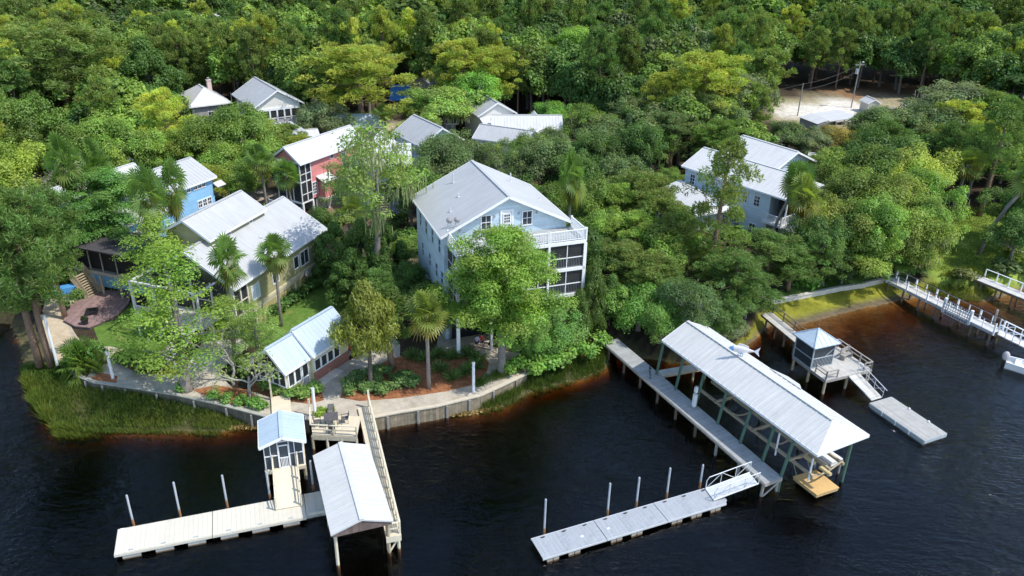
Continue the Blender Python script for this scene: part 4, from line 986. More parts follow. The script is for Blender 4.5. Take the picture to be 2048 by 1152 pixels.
h=simple_house('chimney_house','white house with grey gable roof and white chimney beyond the long white roof',-3.0,132.3,1.97,8,7.0,5.6,7.6,WHITEW,ROOF,chim=(6.6,.6,WHITEP,1.5),wins=(('F',0,2.6,.9,1.0),))
q=MB(); q.slab((-2.2,3.2,3.4),(-2.2,-3.2,3.4),(.5,-3.2,4.2),(.5,3.2,4.2),.1); h.part('porch_roof',q,ROOFW)
q=MB()
for v in (-3,-1,1,3): q.box(-2.1,-1.95,v-.07,v+.07,-.1,3.35)
h.part('porch_posts',q,TRIM)
h=simple_house('white_roof_house','long house with ribbed bright white metal roof and small gable vent',-3.87,126.9,.06,11.2,5.9,5.4,6.95,WHITEW,ROOFW,ribs=.5,wins=(('R',2,1.6,.9,1.2),('R',8,1.6,.9,1.2)))
q=MB(); q.add([(6.1,-.2,zz(6.7)),(7.5,-.2,zz(6.7)),(6.8,-.2,zz(7.5)),(6.1,.9,zz(6.7)),(7.5,.9,zz(6.7)),(6.8,.9,zz(7.5))],[(0,1,2),(5,4,3),(1,0,3,4),(2,1,4,5),(0,2,5,3)]); h.part('roof_vent',q,ROOFW)
h=simple_house('ribbed_roof_house','low house with ribbed grey metal roof in front of the long white roof',-5.39,121.4,-.40,11.5,5.8,5.4,6.9,WHITEW,ROOF,ribs=.42,wins=(('R',3,1.5,.9,1.2),('R',8,1.5,.9,1.2)))
q=MB(); q.add([(8.4,-.9,zz(6.2)),(10.4,-.9,zz(6.2)),(9.4,-.9,zz(7.2)),(8.4,1.2,zz(6.2)),(10.4,1.2,zz(6.2)),(9.4,1.2,zz(7.2))],[(0,1,2),(5,4,3),(1,0,3,4),(2,1,4,5),(0,2,5,3)]); h.part('dormer',q,ROOFW)
simple_house('grey_gable_house','house under a pale grey gable roof wrapped by oak crowns behind the tall blue house',-10.62,115.6,2.18,9,7.4,5.4,7.7,LBLUE,ROOF,wins=(('F',0,1.8,.9,1.2),))
h=simple_house('old_shed','old shed with faded grey roof and rusty brown gable behind the bright blue house',-50.47,101.93,2.57,7,5.1,4.6,6.5,GREYB,mat('faded_tin',(.30,.30,.31),.7,.15,1,wear=((.25,.10,.06),.7,.58)),cat='shed',wins=(('F',0,2.0,.5,.6),))
simple_house('dark_roof_house','low house with dark shingle roof behind cabbage palms',*up(815,240,3.5)[:2],.12,8.5,5,3.5,5.0,GREYB,ROOFD,ribs=0,wins=(('R',2,.9,.8,1.0),('R',6,.9,.8,1.0)))
simple_house('pale_blue_roof_house','long house with pale blue metal roof behind the tall yellow pine',*up(665,246,3.5)[:2],.10,9,5.0,3.5,5.0,GREYB,ROOFB,ribs=.6,wins=(('R',2,.9,.8,1.0),('R',6,.9,.8,1.0)))
simple_house('small_barn','small tan barn with white gambrel roof at the forest edge',*up(841,210,GZ)[:2],1.30,6,4.6,5.2,6.9,mat('tan_siding',(.46,.40,.32),.7,.08,2,lines=('Y',.3,.2,.1)),ROOFW,cat='barn',wins=(('F',-.5,3.4,.35,.6),('F',.5,3.4,.35,.6)))
simple_house('white_shed_roof','white roofed garage showing between oaks on the right',*up(1615,318,3.6)[:2],-.35,9,5,3.4,4.6,WHITEW,ROOFW,cat='garage',wins=(('R',3,.8,.8,1.0),))
simple_house('white_lean_to','small building with bright white roof below the screened white porch',*up(520,283,3.2)[:2],.45,9,5,3.0,4.4,WHITEW,ROOFW,cat='outbuilding',wins=(('R',3,.8,.8,.8),))
simple_house('grey_side_roof','small grey roofed outbuilding tucked behind the pink house',*up(590,285,5)[:2],1.9,6,5,4.8,6.6,WHITEW,ROOF,cat='outbuilding',wins=(('F',0,1.5,.7,.9),))
simple_house('far_white_building','white building glimpsed through pines at top left',*up(352,48,3)[:2],.1,14,8,4,6,WHITEW,ROOFW,cat='building')
simple_house('far_pale_building','pale building glimpsed through pines left of centre at the top',*up(655,45,3)[:2],.1,10,8,4,6,WHITEW,ROOFW,cat='building')
# blue tarpaulin shelter
b0=up(778,207,GZ); t=thing('tarp_shelter','bright blue tarpaulin shelter at the forest edge beside the small barn','shelter',tuple(b0))
q=MB(); q.add([(0,0,.6),(7,.6,.6),(7,4,2.9),(0,3.6,2.9),(0,0,.55),(7,.6,.55),(7,4,2.85),(0,3.6,2.85)],[(0,1,2,3),(7,6,5,4),(0,4,5,1),(1,5,6,2),(2,6,7,3),(3,7,4,0)]); q.build('tarp_cover',BLUET,t)
q=MB(); 
for x,y,z in ((.1,.1,.6),(6.9,.65,.6),(6.9,3.9,2.85),(.1,3.5,2.85)): q.cyl(x,y,-.1,z,.05,6)
q.build('shelter_posts',STEEL,t)
# carport building, sheds and the utility poles by the gravel road
h=House('carport','grey metal shed with wide sloping white carport roof beside the gravel road','carport',57.76,141.12,1.92)
q=MB(); q.slab((0,3.0,2.55),(0,-3.4,2.9),(5.6,-3.4,2.9),(5.6,3.0,2.55),.1); q.slab((0.2,5.4,2.2),(.2,3.0,2.75),(5.2,3.0,2.75),(5.2,5.4,2.2),.08); h.part('roof',q,ROOFW)
for u in (.2,5.4):
    for v in (2.9,-.4,-3.3): q=MB(); q.box(u-.05,u+.05,v-.05,v+.05,-.1,2.6); h.part('post',q,STEEL)
q=MB(); q.box(.3,5.1,3.05,5.2,0,2.25); h.part('shed_body',q,mat('grey_metal_wall',(.33,.38,.42),.5,.08,2,lines=('X',.3,.3,.15)))
q=MB(); q.box(1.4,1.46,3.0,3.04,.1,2.0); h.part('shed_door',q,DARK)
t=thing('parked_boat','small white boat on a trailer under the carport roof','boat',tuple(up(1680,247,GZ)),.5)
q=MB(); q.add([(-2,-.7,.6),(-2,.7,.6),(1,.8,.6),(2.2,0,.8),(1,-.8,.6),(-2,-.8,1.2),(-2,.8,1.2),(1,.95,1.25),(2.5,0,1.45),(1,-.95,1.25)],[(0,1,2,3,4)[::-1],(0,5,6,1),(1,6,7,2),(2,7,8,3),(3,8,9,4),(4,9,5,0),(5,6,7,8,9)]); q.build('hull',WHITEP,t)
q=MB(); q.box(-.4,.3,-.4,.4,1.25,1.8); q.build('console',GREYC,t); q=MB(); q.box(-2.35,-2,-.2,.2,.7,1.9); q.build('outboard_motor',BLACK,t)
q=MB(); q.box(-1.8,2.4,-.6,-.5,.35,.5); q.box(-1.8,2.4,.5,.6,.35,.5); q.cyl(-.6,-.85,.0,.01,.3); q.build('trailer',STEEL,t)
for y_ in (-.85,.75): q=MB(); q.m=Matrix.Translation((-.6,y_,.3))@Matrix.Rotation(PI/2,4,'X'); q.cyl(0,0,-.1,.1,.3,12); q.build('wheel',BLACK,t)
def small_shed(name,label,px,py,yaw,wm,rm,a=3.0,b=2.4,hh=2.1):
    p=up(px,py,GZ); h=House(name,label,'shed',p.x,p.y,yaw); h.gable_wall(0,a,b+.4,0,hh,hh+.7,wm,(.15,.15,.2)); h.gable_roof(0,a,b+.4,hh,hh+.75,rm,ribs=0)
    q=MB(); h.place(q,'F',.15,-.4,.4,.05,1.8,0,.04); h.part('door',q,mat('shed_door_paint',(.42,.41,.38),.6,.1,2)); return h
small_shed('garden_shed','small pale grey garden shed with white roof beside the gravel road',1745,228,1.75,mat('pale_grey_wall',(.50,.50,.46),.6,.06,2),ROOFW)
small_shed('low_shed','low pale shed half behind bushes right of the garden shed',1822,232,1.2,MATS['pale_grey_wall'],ROOFW,3.4,3.0,1.6)
q=MB(); b0=up(1772,221,GZ)
r_=random.Random(3)
t=thing('log_pile','heap of cut logs and brush beside the garden shed','log pile',tuple(b0))
for i in range(16): a=r_.random()*3; q.tube([(r_.uniform(-1,1),r_.uniform(-.5,.5),.15+.1*(i%4)),(r_.uniform(.5,3),r_.uniform(-.6,.6),.2+.12*(i%4))],.13,6)
q.build('logs',TIMBERG,t)
def pole(bx,by,ty,label,transformer=False,arm=True,rad=.13):
    b=up(bx,by,GZ); h=zat(b,ty)-GZ; t=thing('utility_pole',label,'utility pole',tuple(b))
    q=MB(); q.cyl(0,0,-.5,h,rad,8,rad*.7); q.build('pole',TIMBERG,t)
    if arm: q=MB(); q.box(-.9,.9,-.06,.06,h-.5,h-.38); q.build('crossarm',TIMBERG,t)
    if transformer:
        q=MB(); q.cyl(-.35,0,h-2.2,h-1.2,.28,10); q.build('transformer',STEEL,t); q=MB(); q.tube([(0,0,h-.9),(.3,-.5,h+.2)],.03,5); q.ball((.3,-.55,h+.2),.22,8,5,(1,1.3,.5)); q.build('lamp',ALU,t)
    return b+Vector((0,0,h))
P1=pole(1702,216,125,'tall utility pole with grey transformer beside the gravel road',True)
P2=pole(1595,231,167,'slim utility pole behind the carport',arm=False)
P3=pole(468,235,185,'short bare utility pole between the two houses at the forest edge',arm=False,rad=.1)
P4=pole(1009,222,176,'thin dark utility pole beside the house with white chimney',arm=False,rad=.1)
P5=up(1300,205,9)
def wire(a,b,sag,label):
    q=MB(); pts=[]
    for i in range(13): t=i/12; p=a.lerp(b,t); pts.append(p-Vector((0,0,sag*4*t*(1-t))))
    q.tube(pts,.022,4,cap=False); o=q.build('power_line',BLACK); tag(o,label,'power line')
wire(P1-Vector((0,0,.4)),P2-Vector((0,0,.1)),.5,'upper power line from the transformer pole to the slim pole')
wire(P1-Vector((0,0,1.6)),P2-Vector((0,0,1.2)),.6,'lower power line from the transformer pole to the slim pole')
wire(P2-Vector((0,0,.1)),P5,.8,'power line running left from the slim pole into the forest')
# right edge: white arched shelter and trailers
p=up(2030,214,GZ); t=thing('arched_shelter','white arched vehicle shelter at the right forest edge','shelter',(p.x,p.y,GZ),2.6)
q=MB(); n=12; vs=[];fs=[]
for x in (-3.5,3.5):
    for k in range(n+1): a=PI*k/n; vs.append((x,2.2*math.cos(a),.7+2.2*math.sin(a)))
for k in range(n): fs.append((k,k+1,n+2+k,n+1+k))
m_=len(vs); vs+=[(x,y*.97,.7+(z-.7)*.97) for x,y,z in vs]; fs+=[tuple(m_+i for i in reversed(f)) for f in fs]
q.add(vs,fs); q.build('arched_cover',WHITEP,t); q=MB(); q.box(-3.4,3.4,2.05,2.12,-.05,.7); q.box(-3.4,3.4,-2.12,-2.05,-.05,.7); q.build('side_panels',WHITEP,t)
q=MB(); q.box(-3.3,-3.2,-2,2,0,2.4); q.build('dark_opening',DARK,t)
for (px,py,lab,L_) in ((2058,252,'white camper roof nearest the yellow tree at the right edge',8),(2062,236,'long white trailer between the arched shelter and the camper',9)):
    p=up(px,py,GZ); t=thing('white_trailer',lab,'trailer',(p.x,p.y,GZ),2.5)
    q=MB(); q.box(-L_/2,L_/2,-1.3,1.3,.5,2.9); q.build('body',WHITEP,t); q=MB(); q.box(-L_/2+.1,L_/2-.1,-1.35,1.35,2.92,3.02); q.build('roof',ROOFW,t)
    for x in (-1,1): q=MB(); q.box(x-.5,x+.5,1.3,1.33,1.4,2.2); q.build('window',GLASS,t)
    q=MB(); q.m=Matrix.Translation((0,1.1,.4))@Matrix.Rotation(PI/2,4,'X'); q.cyl(0,0,-.1,.1,.4,12); q.build('wheel',BLACK,t)
# ================= docks =================
def frame(root_name,label,cat,p,dirv,z=0,group=None):
    a=math.atan2(dirv[1],dirv[0]); t=thing(root_name,label,cat,(p[0],p[1],z),a,group); t['_a']=a; return t
def lenxy(a,b): return math.hypot(b[0]-a[0],b[1]-a[1])
class D:
    """local frame of a dock: x along, y left"""
    def __init__(s,name,label,cat,p0,p1,z=0,group=None):
        s.a=math.atan2(p1[1]-p0[1],p1[0]-p0[0]); s.o=Vector((p0[0],p0[1],0)); s.L=lenxy(p0,p1)
        s.root=thing(name,label,cat,(p0[0],p0[1],z),s.a,group); s.z=z
    def to(s,px,py,z):
        p=up(px,py,z)-s.o; c,q=math.cos(s.a),math.sin(s.a); return c*p.x+q*p.y,-q*p.x+c*p.y
    def w(s,x,y,z): c,q=math.cos(s.a),math.sin(s.a); return Vector((s.o.x+c*x-q*y,s.o.y+q*x+c*y,z))
    def part(s,n,q,m,parent=None): return q.build(n,m,parent or s.root)
    def boards(s,q,x0,x1,y0,y1,z,per=.3,gap=.012,th=.05,along='x'):
        if along=='x':
            n=max(1,round((x1-x0)/per)); d=(x1-x0)/n
            for i in range(n): q.box(x0+i*d+gap/2,x0+(i+1)*d-gap/2,y0+.01*random.random(),y1-.01*random.random(),z-th,z)
        else:
            n=max(1,round((y1-y0)/per)); d=(y1-y0)/n
            for i in range(n): q.box(x0,x1,y0+i*d+gap/2,y0+(i+1)*d-gap/2,z-th,z)
def rail2(q,pts,h=1.0,posts=1.6,w=.1,mid=(.5,),zb=0):
    for a,b in zip(pts[:-1],pts[1:]):
        a,b=Vector(a),Vector(b); U=Vector((0,0,1)); q.beam(a+U*h,b+U*h,.12,.05)
        for m in mid: q.beam(a+U*m*h,b+U*m*h,.05,.09)
        n=max(1,round((b-a).length/posts))
        for i in range(n+1): c=a+(b-a)*i/n; q.beam(c-U*zb,c+U*h,w,w)
def piles(name,px,group,lab,r=.075):
    for i,(bx,by,ty) in enumerate(px):
        b=up(bx,by,0); h=zat(b,ty); t=thing(name,lab[i],'piling',(b.x,b.y,0),0,group)
        q=MB(); q.cyl(0,0,.62,h,r,10); q.cyl(0,0,h,h+.05,r*.6,8); q.build('pole',STEEL,t)
        q=MB(); q.cyl(0,0,-2.6,.62,r*1.12,10); q.build('rusty_base',RUST,t)
# ---- left dock: floating sections
zf=.48
a=up(234.8,1059.7,zf); b=up(640,983,zf); u1=up(425,1022.5,zf); u2=up(607,989,zf)
d=(b-a).normalized(); La=(b-a).length; W=2.33
cuts=[0,(u1-a).dot(d),(u2-a).dot(d),La+.7]
labs=['cream floating dock section farthest left, with marks on its end','cream floating dock section where the tan ramp lands','tan floating dock section tucked beside the white boat roof']
for i in range(3):
    x0,x1=cuts[i]+.02,cuts[i+1]-.02; p=a+d*x0
    t=D('floating_dock',labs[i],'floating dock',p,p+d,0,'sections of the cream floating dock'); Ls=x1-x0
    w=W if i<2 else W*.86
    q=MB(); t.boards(q,0,Ls,-w,0,zf,.14 if i==2 else .3,.006); t.part('deck',q,FLOATW if i<2 else mat('tan_float_deck',(.56,.53,.44),.7,.08,1.2,lines=('X',.15,.2,.12)))
    q=MB(); q.box(0,Ls,-w-.06,-w-.01,zf-.2,zf-.01); q.box(0,Ls,.01,.06,zf-.2,zf-.01); q.box(-.0,.05,-w,0,zf-.2,zf-.06); q.box(Ls-.05,Ls,-w,0,zf-.2,zf-.06); t.part('fascia',q,FLOATW)
    q=MB(); n=max(2,int(Ls/1.6))
    for k in range(n): xx=Ls*(k+.5)/n; q.box(xx-.55,xx+.55,-w+.02,-.05,-.12,zf-.21)
    t.part('floats',q,mat('grey_plastic',(.42,.42,.39),.6,.15,2))
    for k_ in range(3): xx=Ls*(k_+.5)/3; q=MB(); q.box(xx-.14,xx+.14,-w+.12,-w+.17,zf+.03,zf+.07); q.box(xx-.05,xx+.05,-w+.11,-w+.18,zf+.002,zf+.03); t.part('cleat',q,STEEL)
    if i==0: q=MB(); q.box(.15,.4,-w-.05,.03,zf+.004,zf+.03); t.part('edge_board',q,WHITEP)
piles('mooring_pile',[(268,1052,991),(361,1033,965),(455,1014,951),(541,1002,944),(627,981,922)],'steel piles along the cream floating dock',
 ['leftmost grey steel pile at the far end of the cream floating dock','second steel pile from the left on the cream floating dock','third steel pile from the left, left of the screened pavilion','steel pile just left of the tan ramp','steel pile between the ramp and the white boat roof'])
# pavilion
hs=House('screened_pavilion','small screened pavilion with pale blue metal roof standing over the water above the ramp','pavilion',-15.95+.0,46.03,1.87,0)
zp=1.45; L=2.9; W=3.05; ze,zr=3.79,4.42
q=MB(); q.box(.0,L+.4,-W/2+.1,W/2-.1,zp-.3,zp); hs.part('platform',q,WOODTL)
hs.gable_roof(-.3,L+.1,W+.15,ze,zr,ROOFB,ribs=.4)
x0,x1=.15,L-.1; y=W/2-.2
q=MB()
for xx in (x0,x1):
    for yy in (-y,-.75,0 if xx==x1 else -.38,.38,.9,y): q.box(xx-.03,xx+.03,yy-.03,yy+.03,zp,ze+.05)
    q.box(xx-.03,xx+.03,-y,y,ze-.1,ze-.02); q.box(xx-.025,xx+.025,-y,y,zp+.9,zp+.96) if xx==x1 else None
    if xx==x0: q.box(xx-.025,xx+.025,.4,y,zp+1.1,zp+1.16); q.box(xx-.025,xx+.025,-y,-.4,zp+1.1,zp+1.16)
for yy in (-y,y):
    q.box(x0,x1,yy-.025,yy+.025,zp+.9,zp+.96); q.box(x0,x1,yy-.025,yy+.025,ze-.1,ze-.02)
    for xx in (.9,1.8): q.box(xx-.03,xx+.03,yy-.03,yy+.03,zp,ze)
q.beam((x0,-y,ze),(x0,0,zr-.15),.05); q.beam((x0,y,ze),(x0,0,zr-.15),.05)
fr_=hs.part('screen_frame',q,TRIM)
q=MB(); q.box(x0+.035,x0+.045,-y+.03,y-.03,zp,ze); q.box(x1-.045,x1-.035,-y+.03,y-.03,zp,ze)
q.box(x0+.06,x1-.06,-y+.03,-y+.04,zp,ze); q.box(x0+.06,x1-.06,y-.04,y-.03,zp,ze); q.add([(x0+.04,-y,ze),(x0+.04,y,ze),(x0+.04,0,zr-.14),(x0+.06,-y,ze),(x0+.06,y,ze),(x0+.06,0,zr-.14)],[(0,2,1),(3,4,5),(0,1,4,3),(1,2,5,4),(2,0,3,5)]); hs.part('screen_panel',q,SCREENB)
q=MB(); 
for yy in (-.36,.36): q.box(x0-.06,x0-.03,yy-.06,yy+.06,zp,zp+2.0)
q.box(x0-.06,x0-.03,-.36,.36,zp+1.9,zp+2.0); q.box(x0-.06,x0-.03,-.36,.36,zp+.85,zp+.93); q.box(x0-.06,x0-.03,-.36,.36,zp,zp+.1)
for k in range(1,6): yy=-.3+.6*k/6; q.box(x0-.055,x0-.035,yy-.025,yy+.025,zp+.1,zp+.85)
dr=hs.part('screen_door',q,WHITEP)
q=MB()
for xx in (.3,L):
    for yy in (-y,y): q.cyl(xx,yy,-2.6,zp-.3,.12,8)
hs.part('support_piles',q,TIMBERT)
# short walk to the shore
pvb=hs.root.location; dirp=Vector((math.cos(1.87),math.sin(1.87),0))
p0=Vector((pvb.x,pvb.y,0))+dirp*(L+.42); t=D('shore_walk','short tan boardwalk from the shore path to the back of the screened pavilion','boardwalk',p0,p0+dirp,0); 
ln=6.3; q=MB(); t.boards(q,0,ln,-.75,.75,zp-.01,.14); t.part('deck',q,WOODT)
q=MB(); q.box(0,ln,-.72,-.6,zp-.3,zp-.07); q.box(0,ln,.6,.72,zp-.3,zp-.07); 
for x in (1.2,3.6): q.cyl(x,-.66,-2.4,zp-.3,.1,8); q.cyl(x,.66,-2.4,zp-.3,.1,8)
t.part('joists',q,WOODTL)
q=MB(); q.box(.4,.52,.62,.74,zp,zp+1.3); q.box(ln-.2,ln-.06,.62,.76,zp,zp+1.9); t.part('posts',q,WOODTL)
# ramp
r0=(up(549.7,940.4,1.5)+up(594,930.4,1.5))/2; r1=(up(554.6,1017.8,.55)+up(602.4,1012,.55))/2
t=D('dock_ramp','tan wooden ramp with rails from the screened pavilion down to the cream floating dock','ramp',r0,r1,0)
Lr=t.L; w=(up(554.6,1017.8,.55)-up(602.4,1012,.55)).length/2; s=(1.46-.57)/Lr
q=MB(); q.slab((0,-w,1.46),(Lr,-w,.57),(Lr,w,.57),(0,w,1.46),.06); t.part('deck',q,mat('tan_ramp_board',(.64,.57,.43),.65,.05,1.2,lines=('X',.2,.2,.04)))
q=MB()
for sg in (-1,1):
    q.beam((-.1,sg*(w+.04),1.44),(Lr+.05,sg*(w+.04),.54),.07,.22); q.beam((-.05,sg*(w+.05),2.45),(Lr,sg*(w+.05),1.35),.08,.10)
    q.beam((-.02,sg*(w+.05),1.95),(Lr,sg*(w+.05),.95),.05,.06)
    for k in range(4): x=Lr*k/3; z=1.46-s*x; q.box(x-.05,x+.05,sg*(w+.05)-.05,sg*(w+.05)+.05,z-.05,z+(1.05 if k else 1.3))
t.part('railings',q,WOODTL)
# patio platform and long walk
zp=1.4
B0=up(743.7,828.6,zp); B1=up(802.4,1068,zp)
t=D('boat_walkway','long tan boardwalk with slatted rail running beside the white boat roof','boardwalk',B0,B1,0)
Lw=t.L; ww=1.75
sgn=1 if t.w(1,1,0).x<t.w(1,-1,0).x else -1   # deck lies to the left (west) of its right edge
q=MB(); ya,yb=(0,sgn*-ww) if False else (min(0,-ww*-1*0-ww),0)
yy=[t.to(771.7,1072,zp)[1],0]; y0,y1=min(yy),max(yy)
q=MB(); t.boards(q,-1.2,Lw,y0,y1,zp,.14); t.part('deck',q,WOODT)
q=MB(); q.box(-1,Lw,y0+.02,y0+.12,zp-.35,zp-.06); q.box(-1,Lw,y1-.12,y1-.02,zp-.35,zp-.06); q.box(Lw+.005,Lw+.06,y0,y1,zp-.5,zp-.02)
for x in np.linspace(1.5,Lw-.3,6):
    for y in (y0+.15,y1-.15): q.cyl(x,y,-2.6,zp-.3,.11,8)
q.beam((Lw-.1,y0+.2,.0),(Lw-.1,y1-.2,zp-.4),.06,.12); t.part('joists_and_piles',q,WOODTL)
ye=y1-.06 if abs(y1)<abs(y0) else y0+.06
q=MB(); rail2(q,[(-1.1,ye,zp),(Lw-.1,ye,zp)],1.0,1.15,.11,(.25,.5,.75))
for k in range(11): x=Lw*(k+.5)/11; q.box(x-.05,x+.05,ye-.06,ye+.06,zp-.4,zp)
q.box(-1.3,-1.15,ye-.08,ye+.08,zp-.3,zp+1.5); t.part('railing',q,WOODTL)
yo=y0+.06 if ye==y1-.06 else y1-.06
q=MB(); rail2(q,[(Lw-1.2,yo,zp),(Lw-.1,yo,zp),(Lw-.1,ye,zp)],.95,1.1,.1,(.5,)); t.part('end_railing',q,WOODTL)
# platform with patio set
C=[up(625,838,zp),up(622,868,zp),up(714,872,zp),up(722,832,zp)]
C[0]=up(620,832,zp)
pl=thing('patio_platform','square tan deck over the water holding the patio table and chairs','platform',(0,0,0))
ctr=sum(C,Vector())/4; pl.location=(ctr.x,ctr.y,0)
loc=[c-ctr for c in C]
q=MB(); q.prism([(p.x,p.y) for p in loc][::-1],zp-.06,zp-.004); q.build('deck',WOODT,pl)
q=MB(); q.beam((loc[1].x,loc[1].y,zp-.30),(loc[2].x,loc[2].y,zp-.30),.06,.42); q.beam((loc[0].x,loc[0].y,zp-.30),(loc[1].x,loc[1].y,zp-.30),.06,.42)
for i,j in ((1,2),(0,1)):
    for k in range(4): p=loc[i].lerp(loc[j],k/3); q.cyl(p.x*.96,p.y*.96,-2.5,zp-.3,.11,8)
q.build('skirt_and_piles',WOODTL,pl)
q=MB(); rail2(q,[(loc[0].x*.98,loc[0].y*.98,zp),(loc[1].x*.98,loc[1].y*.98,zp),(loc[2].x*.98,loc[2].y*.98,zp)],.85,1.5,.1,(.5,),.3); q.box(loc[0].x-.05,loc[0].x+.08,loc[0].y-.05,loc[0].y+.08,zp,zp+1.6); q.build('railing',WOODTL,pl)
tp=up(663,848,zp)
tb=thing('patio_table','dark square patio table with patterned top on the tan platform','table',tuple(tp),.25)
q=MB(); q.box(-.55,.55,-.55,.55,.68,.72); 
for k in range(6): q.box(-.5+.18*k,-.44+.18*k,-.5,.5,.722,.735)
q.build('tabletop',mat('dark_table',(.10,.09,.09),.6,.3,6),tb)
for x in (-.48,.48):
    for y in (-.48,.48): q=MB(); q.beam((x,y,0),(x*.9,y*.9,.68),.045); q.build('leg',BLACK,tb)
def chair(x,y,rz,label):
    c=thing('patio_chair',label,'chair',(tp.x+x,tp.y+y,zp),rz,'chairs round the patio table')
    q=MB(); q.box(-.25,.25,-.25,.25,.40,.44); q.build('seat',mat('dark_mesh',(.16,.15,.14),.7,.2,5),c)
    q=MB(); q.slab((-.25,-.27,.45),(.25,-.27,.45),(.25,-.38,.95),(-.25,-.38,.95),.03); q.build('backrest',MATS['dark_mesh'],c)
    for sx in (-.24,.24):
        for sy in (-.24,.24): q=MB(); q.beam((sx,sy,0),(sx,sy,.4 if sy<0 else .62),.035); q.build('leg',BLACK,c)
        q=MB(); q.beam((sx,-.3,.62),(sx,.27,.62),.04); q.build('armrest',BLACK,c)
chair(-.2,1.0,PI+.25,'patio chair on the shore side of the table, back to the path'); chair(1.0,.25,PI/2+.25,'patio chair at the right of the table nearest the boardwalk'); chair(-1.0,-.25,-PI/2+.25,'patio chair at the left of the table'); chair(.25,-1.0,.25,'patio chair on the water side of the table')
# boat roof
hs=House('boat_roof','white ribbed metal boat roof on timber posts beside the long tan boardwalk','boat shelter',-9.03,38.59,1.93,0)
L=8.28;W=3.94;ze,zr=2.95,3.64
hs.gable_roof(0,L,W,ze,zr,ROOFW,ribs=.22,ribh=.03,fascia=False)
q=MB(); 
for x in (.07,L-.13): 
    a_=[(-W/2+.1,ze-.30),(W/2-.1,ze-.30),(W/2-.1,ze-.14),(0,zr-.15),(-W/2+.1,ze-.14)]
    q.add([(x,y,z) for y,z in a_]+[(x+.06,y,z) for y,z in a_],[(4,3,2,1,0),(5,6,7,8,9),(0,1,6,5),(1,2,7,6),(2,3,8,7),(3,4,9,8),(4,0,5,9)])
hs.part('gable_panel',q,mat('dark_gable_boards',(.15,.11,.10),.85,.3,2,lines=('Y',.15,.3,.35)))
for x in (.45,L/2,L-.4):
    for y in (-W/2+.3,W/2-.3): q=MB(); q.cyl(x,y,-2.6,ze-.1,.11,9); hs.part('post',q,TIMBERT if y<0 else WOODTL)
q=MB()
for y in (-W/2+.3,W/2-.3): q.box(.2,L-.2,y-.06,y+.06,ze-.32,ze-.14)
for x in (.45,L/2,L-.4): q.box(x-.06,x+.06,-W/2+.3,W/2-.3,ze-.3,ze-.16)
hs.part('beams',q,TIMBERG)

# ---- right boathouse dock
zb=1.35
p0=(up(1207,683.5,zb)+up(1233,677,zb))/2; p1=(up(1528.7,967.5,zb)+up(1565,953.7,zb))/2
t=D('boathouse_walkway','long grey weathered boardwalk from the shore alongside the white boathouse roof','boardwalk',p0,p1,0)
Lw=t.L; hw=.82
q=MB(); t.boards(q,0,Lw,-hw,hw,zb,.15,.014); t.part('deck',q,WOODG)
q=MB()
for y in (-hw+.06,hw-.06): q.box(0,Lw,y-.05,y+.05,zb-.3,zb-.055)
q.box(Lw,Lw+.06,-hw,hw,zb-.3,zb-.03); q.box(0,Lw,-hw-.06,-hw-.0,zb-.2,zb-.06); t.part('joists',q,TIMBERG)
for x in np.linspace(1.0,Lw-.2,9):
    q=MB(); q.cyl(x,-hw+.12,-2.8,zb-.3,.12,8); q.cyl(x,hw-.12,-2.8,zb-.3,.12,8); t.part('pile_pair',q,TIMBER if x<Lw*.75 else TIMBERG)
q=MB(); q.beam((Lw-.05,-hw+.1,.1),(Lw-.05,hw-.1,zb-.35),.06,.14); t.part('end_brace',q,TIMBERG)
bw=t
# boathouse
hx,hy,ha,HL,HW=23.43,45.95,2.063,17.4,5.09
hs=House('boathouse','long open boathouse with ribbed white metal roof on dark green posts','boathouse',hx,hy,ha,0)
ze,zr=4.7,5.95
ro=hs.gable_roof(0,HL,HW,ze,zr,ROOFW,ribs=.5,hipF=1.3,ribh=.07)
def bl(px,py,z):
    p=up(px,py,z); c,s_=math.cos(ha),math.sin(ha); dx,dy=p.x-hx,p.y-hy; return c*dx+s_*dy,-s_*dx+c*dy
lx=[]
for px,py in ((1313,748),(1351,779),(1390,812),(1435,847),(1480,886),(1525,922),(1562,952)): lx.append(bl(px,py,zb))
for i,(x,y) in enumerate(lx):
    q=MB(); yt=HW/2-.2; xt=x+.0; q.tube([(x,y,-2.6),(x,y,zb),(x+.0,yt if abs(yt-y)<1.2 else y,ze-.1)],.12,9); hs.part('post',q,GREENP)
for x in (.9,5.2,9.5,13.2,16.6): q=MB(); q.cyl(x,-HW/2+.45,-2.6,ze-.05,.12,9); hs.part('post',q,GREENP)
q=MB()
for y in (HW/2-.2,-HW/2+.45): q.box(.3,HL-.3,y-.07,y+.07,ze-.34,ze-.13)
for x in (.9,3.6,6.4,9.5,12.4,15.2): q.box(x-.05,x+.05,-HW/2+.4,HW/2-.2,ze-.3,ze-.12)
hs.part('roof_beams',q,TIMBER)
q=MB(); q.slab((6.2,-2.2,4.91),(9.6,-2.2,4.91),(8.6,-3.25,4.42),(7.3,-3.25,4.42),.06); hs.part('side_roof',q,ROOFW,ro)
q=MB()
for y,z in ((1.35,1.75),(-.3,1.8),(-1.7,1.8)): q.box(.8,13.8,y-.09,y+.09,z-.1,z+.1)
hs.part('lift_beams',q,TIMBERT)
for k,x in enumerate((1.0,3.1,5.0,7.1,9.2,11.4)):
    q=MB(); pts=[(x,1.5,1.95),(x+.05,.9,1.55),(x,.2,1.45),(x+.03,-.6,1.5),(x,-1.8,1.95)]; q.tube(pts,.07,6)
    if k%2: q.box(x-.35,x-.2,-1.9,1.7,1.86,1.98)
    hs.part('lift_cradle',q,TIMBERT)
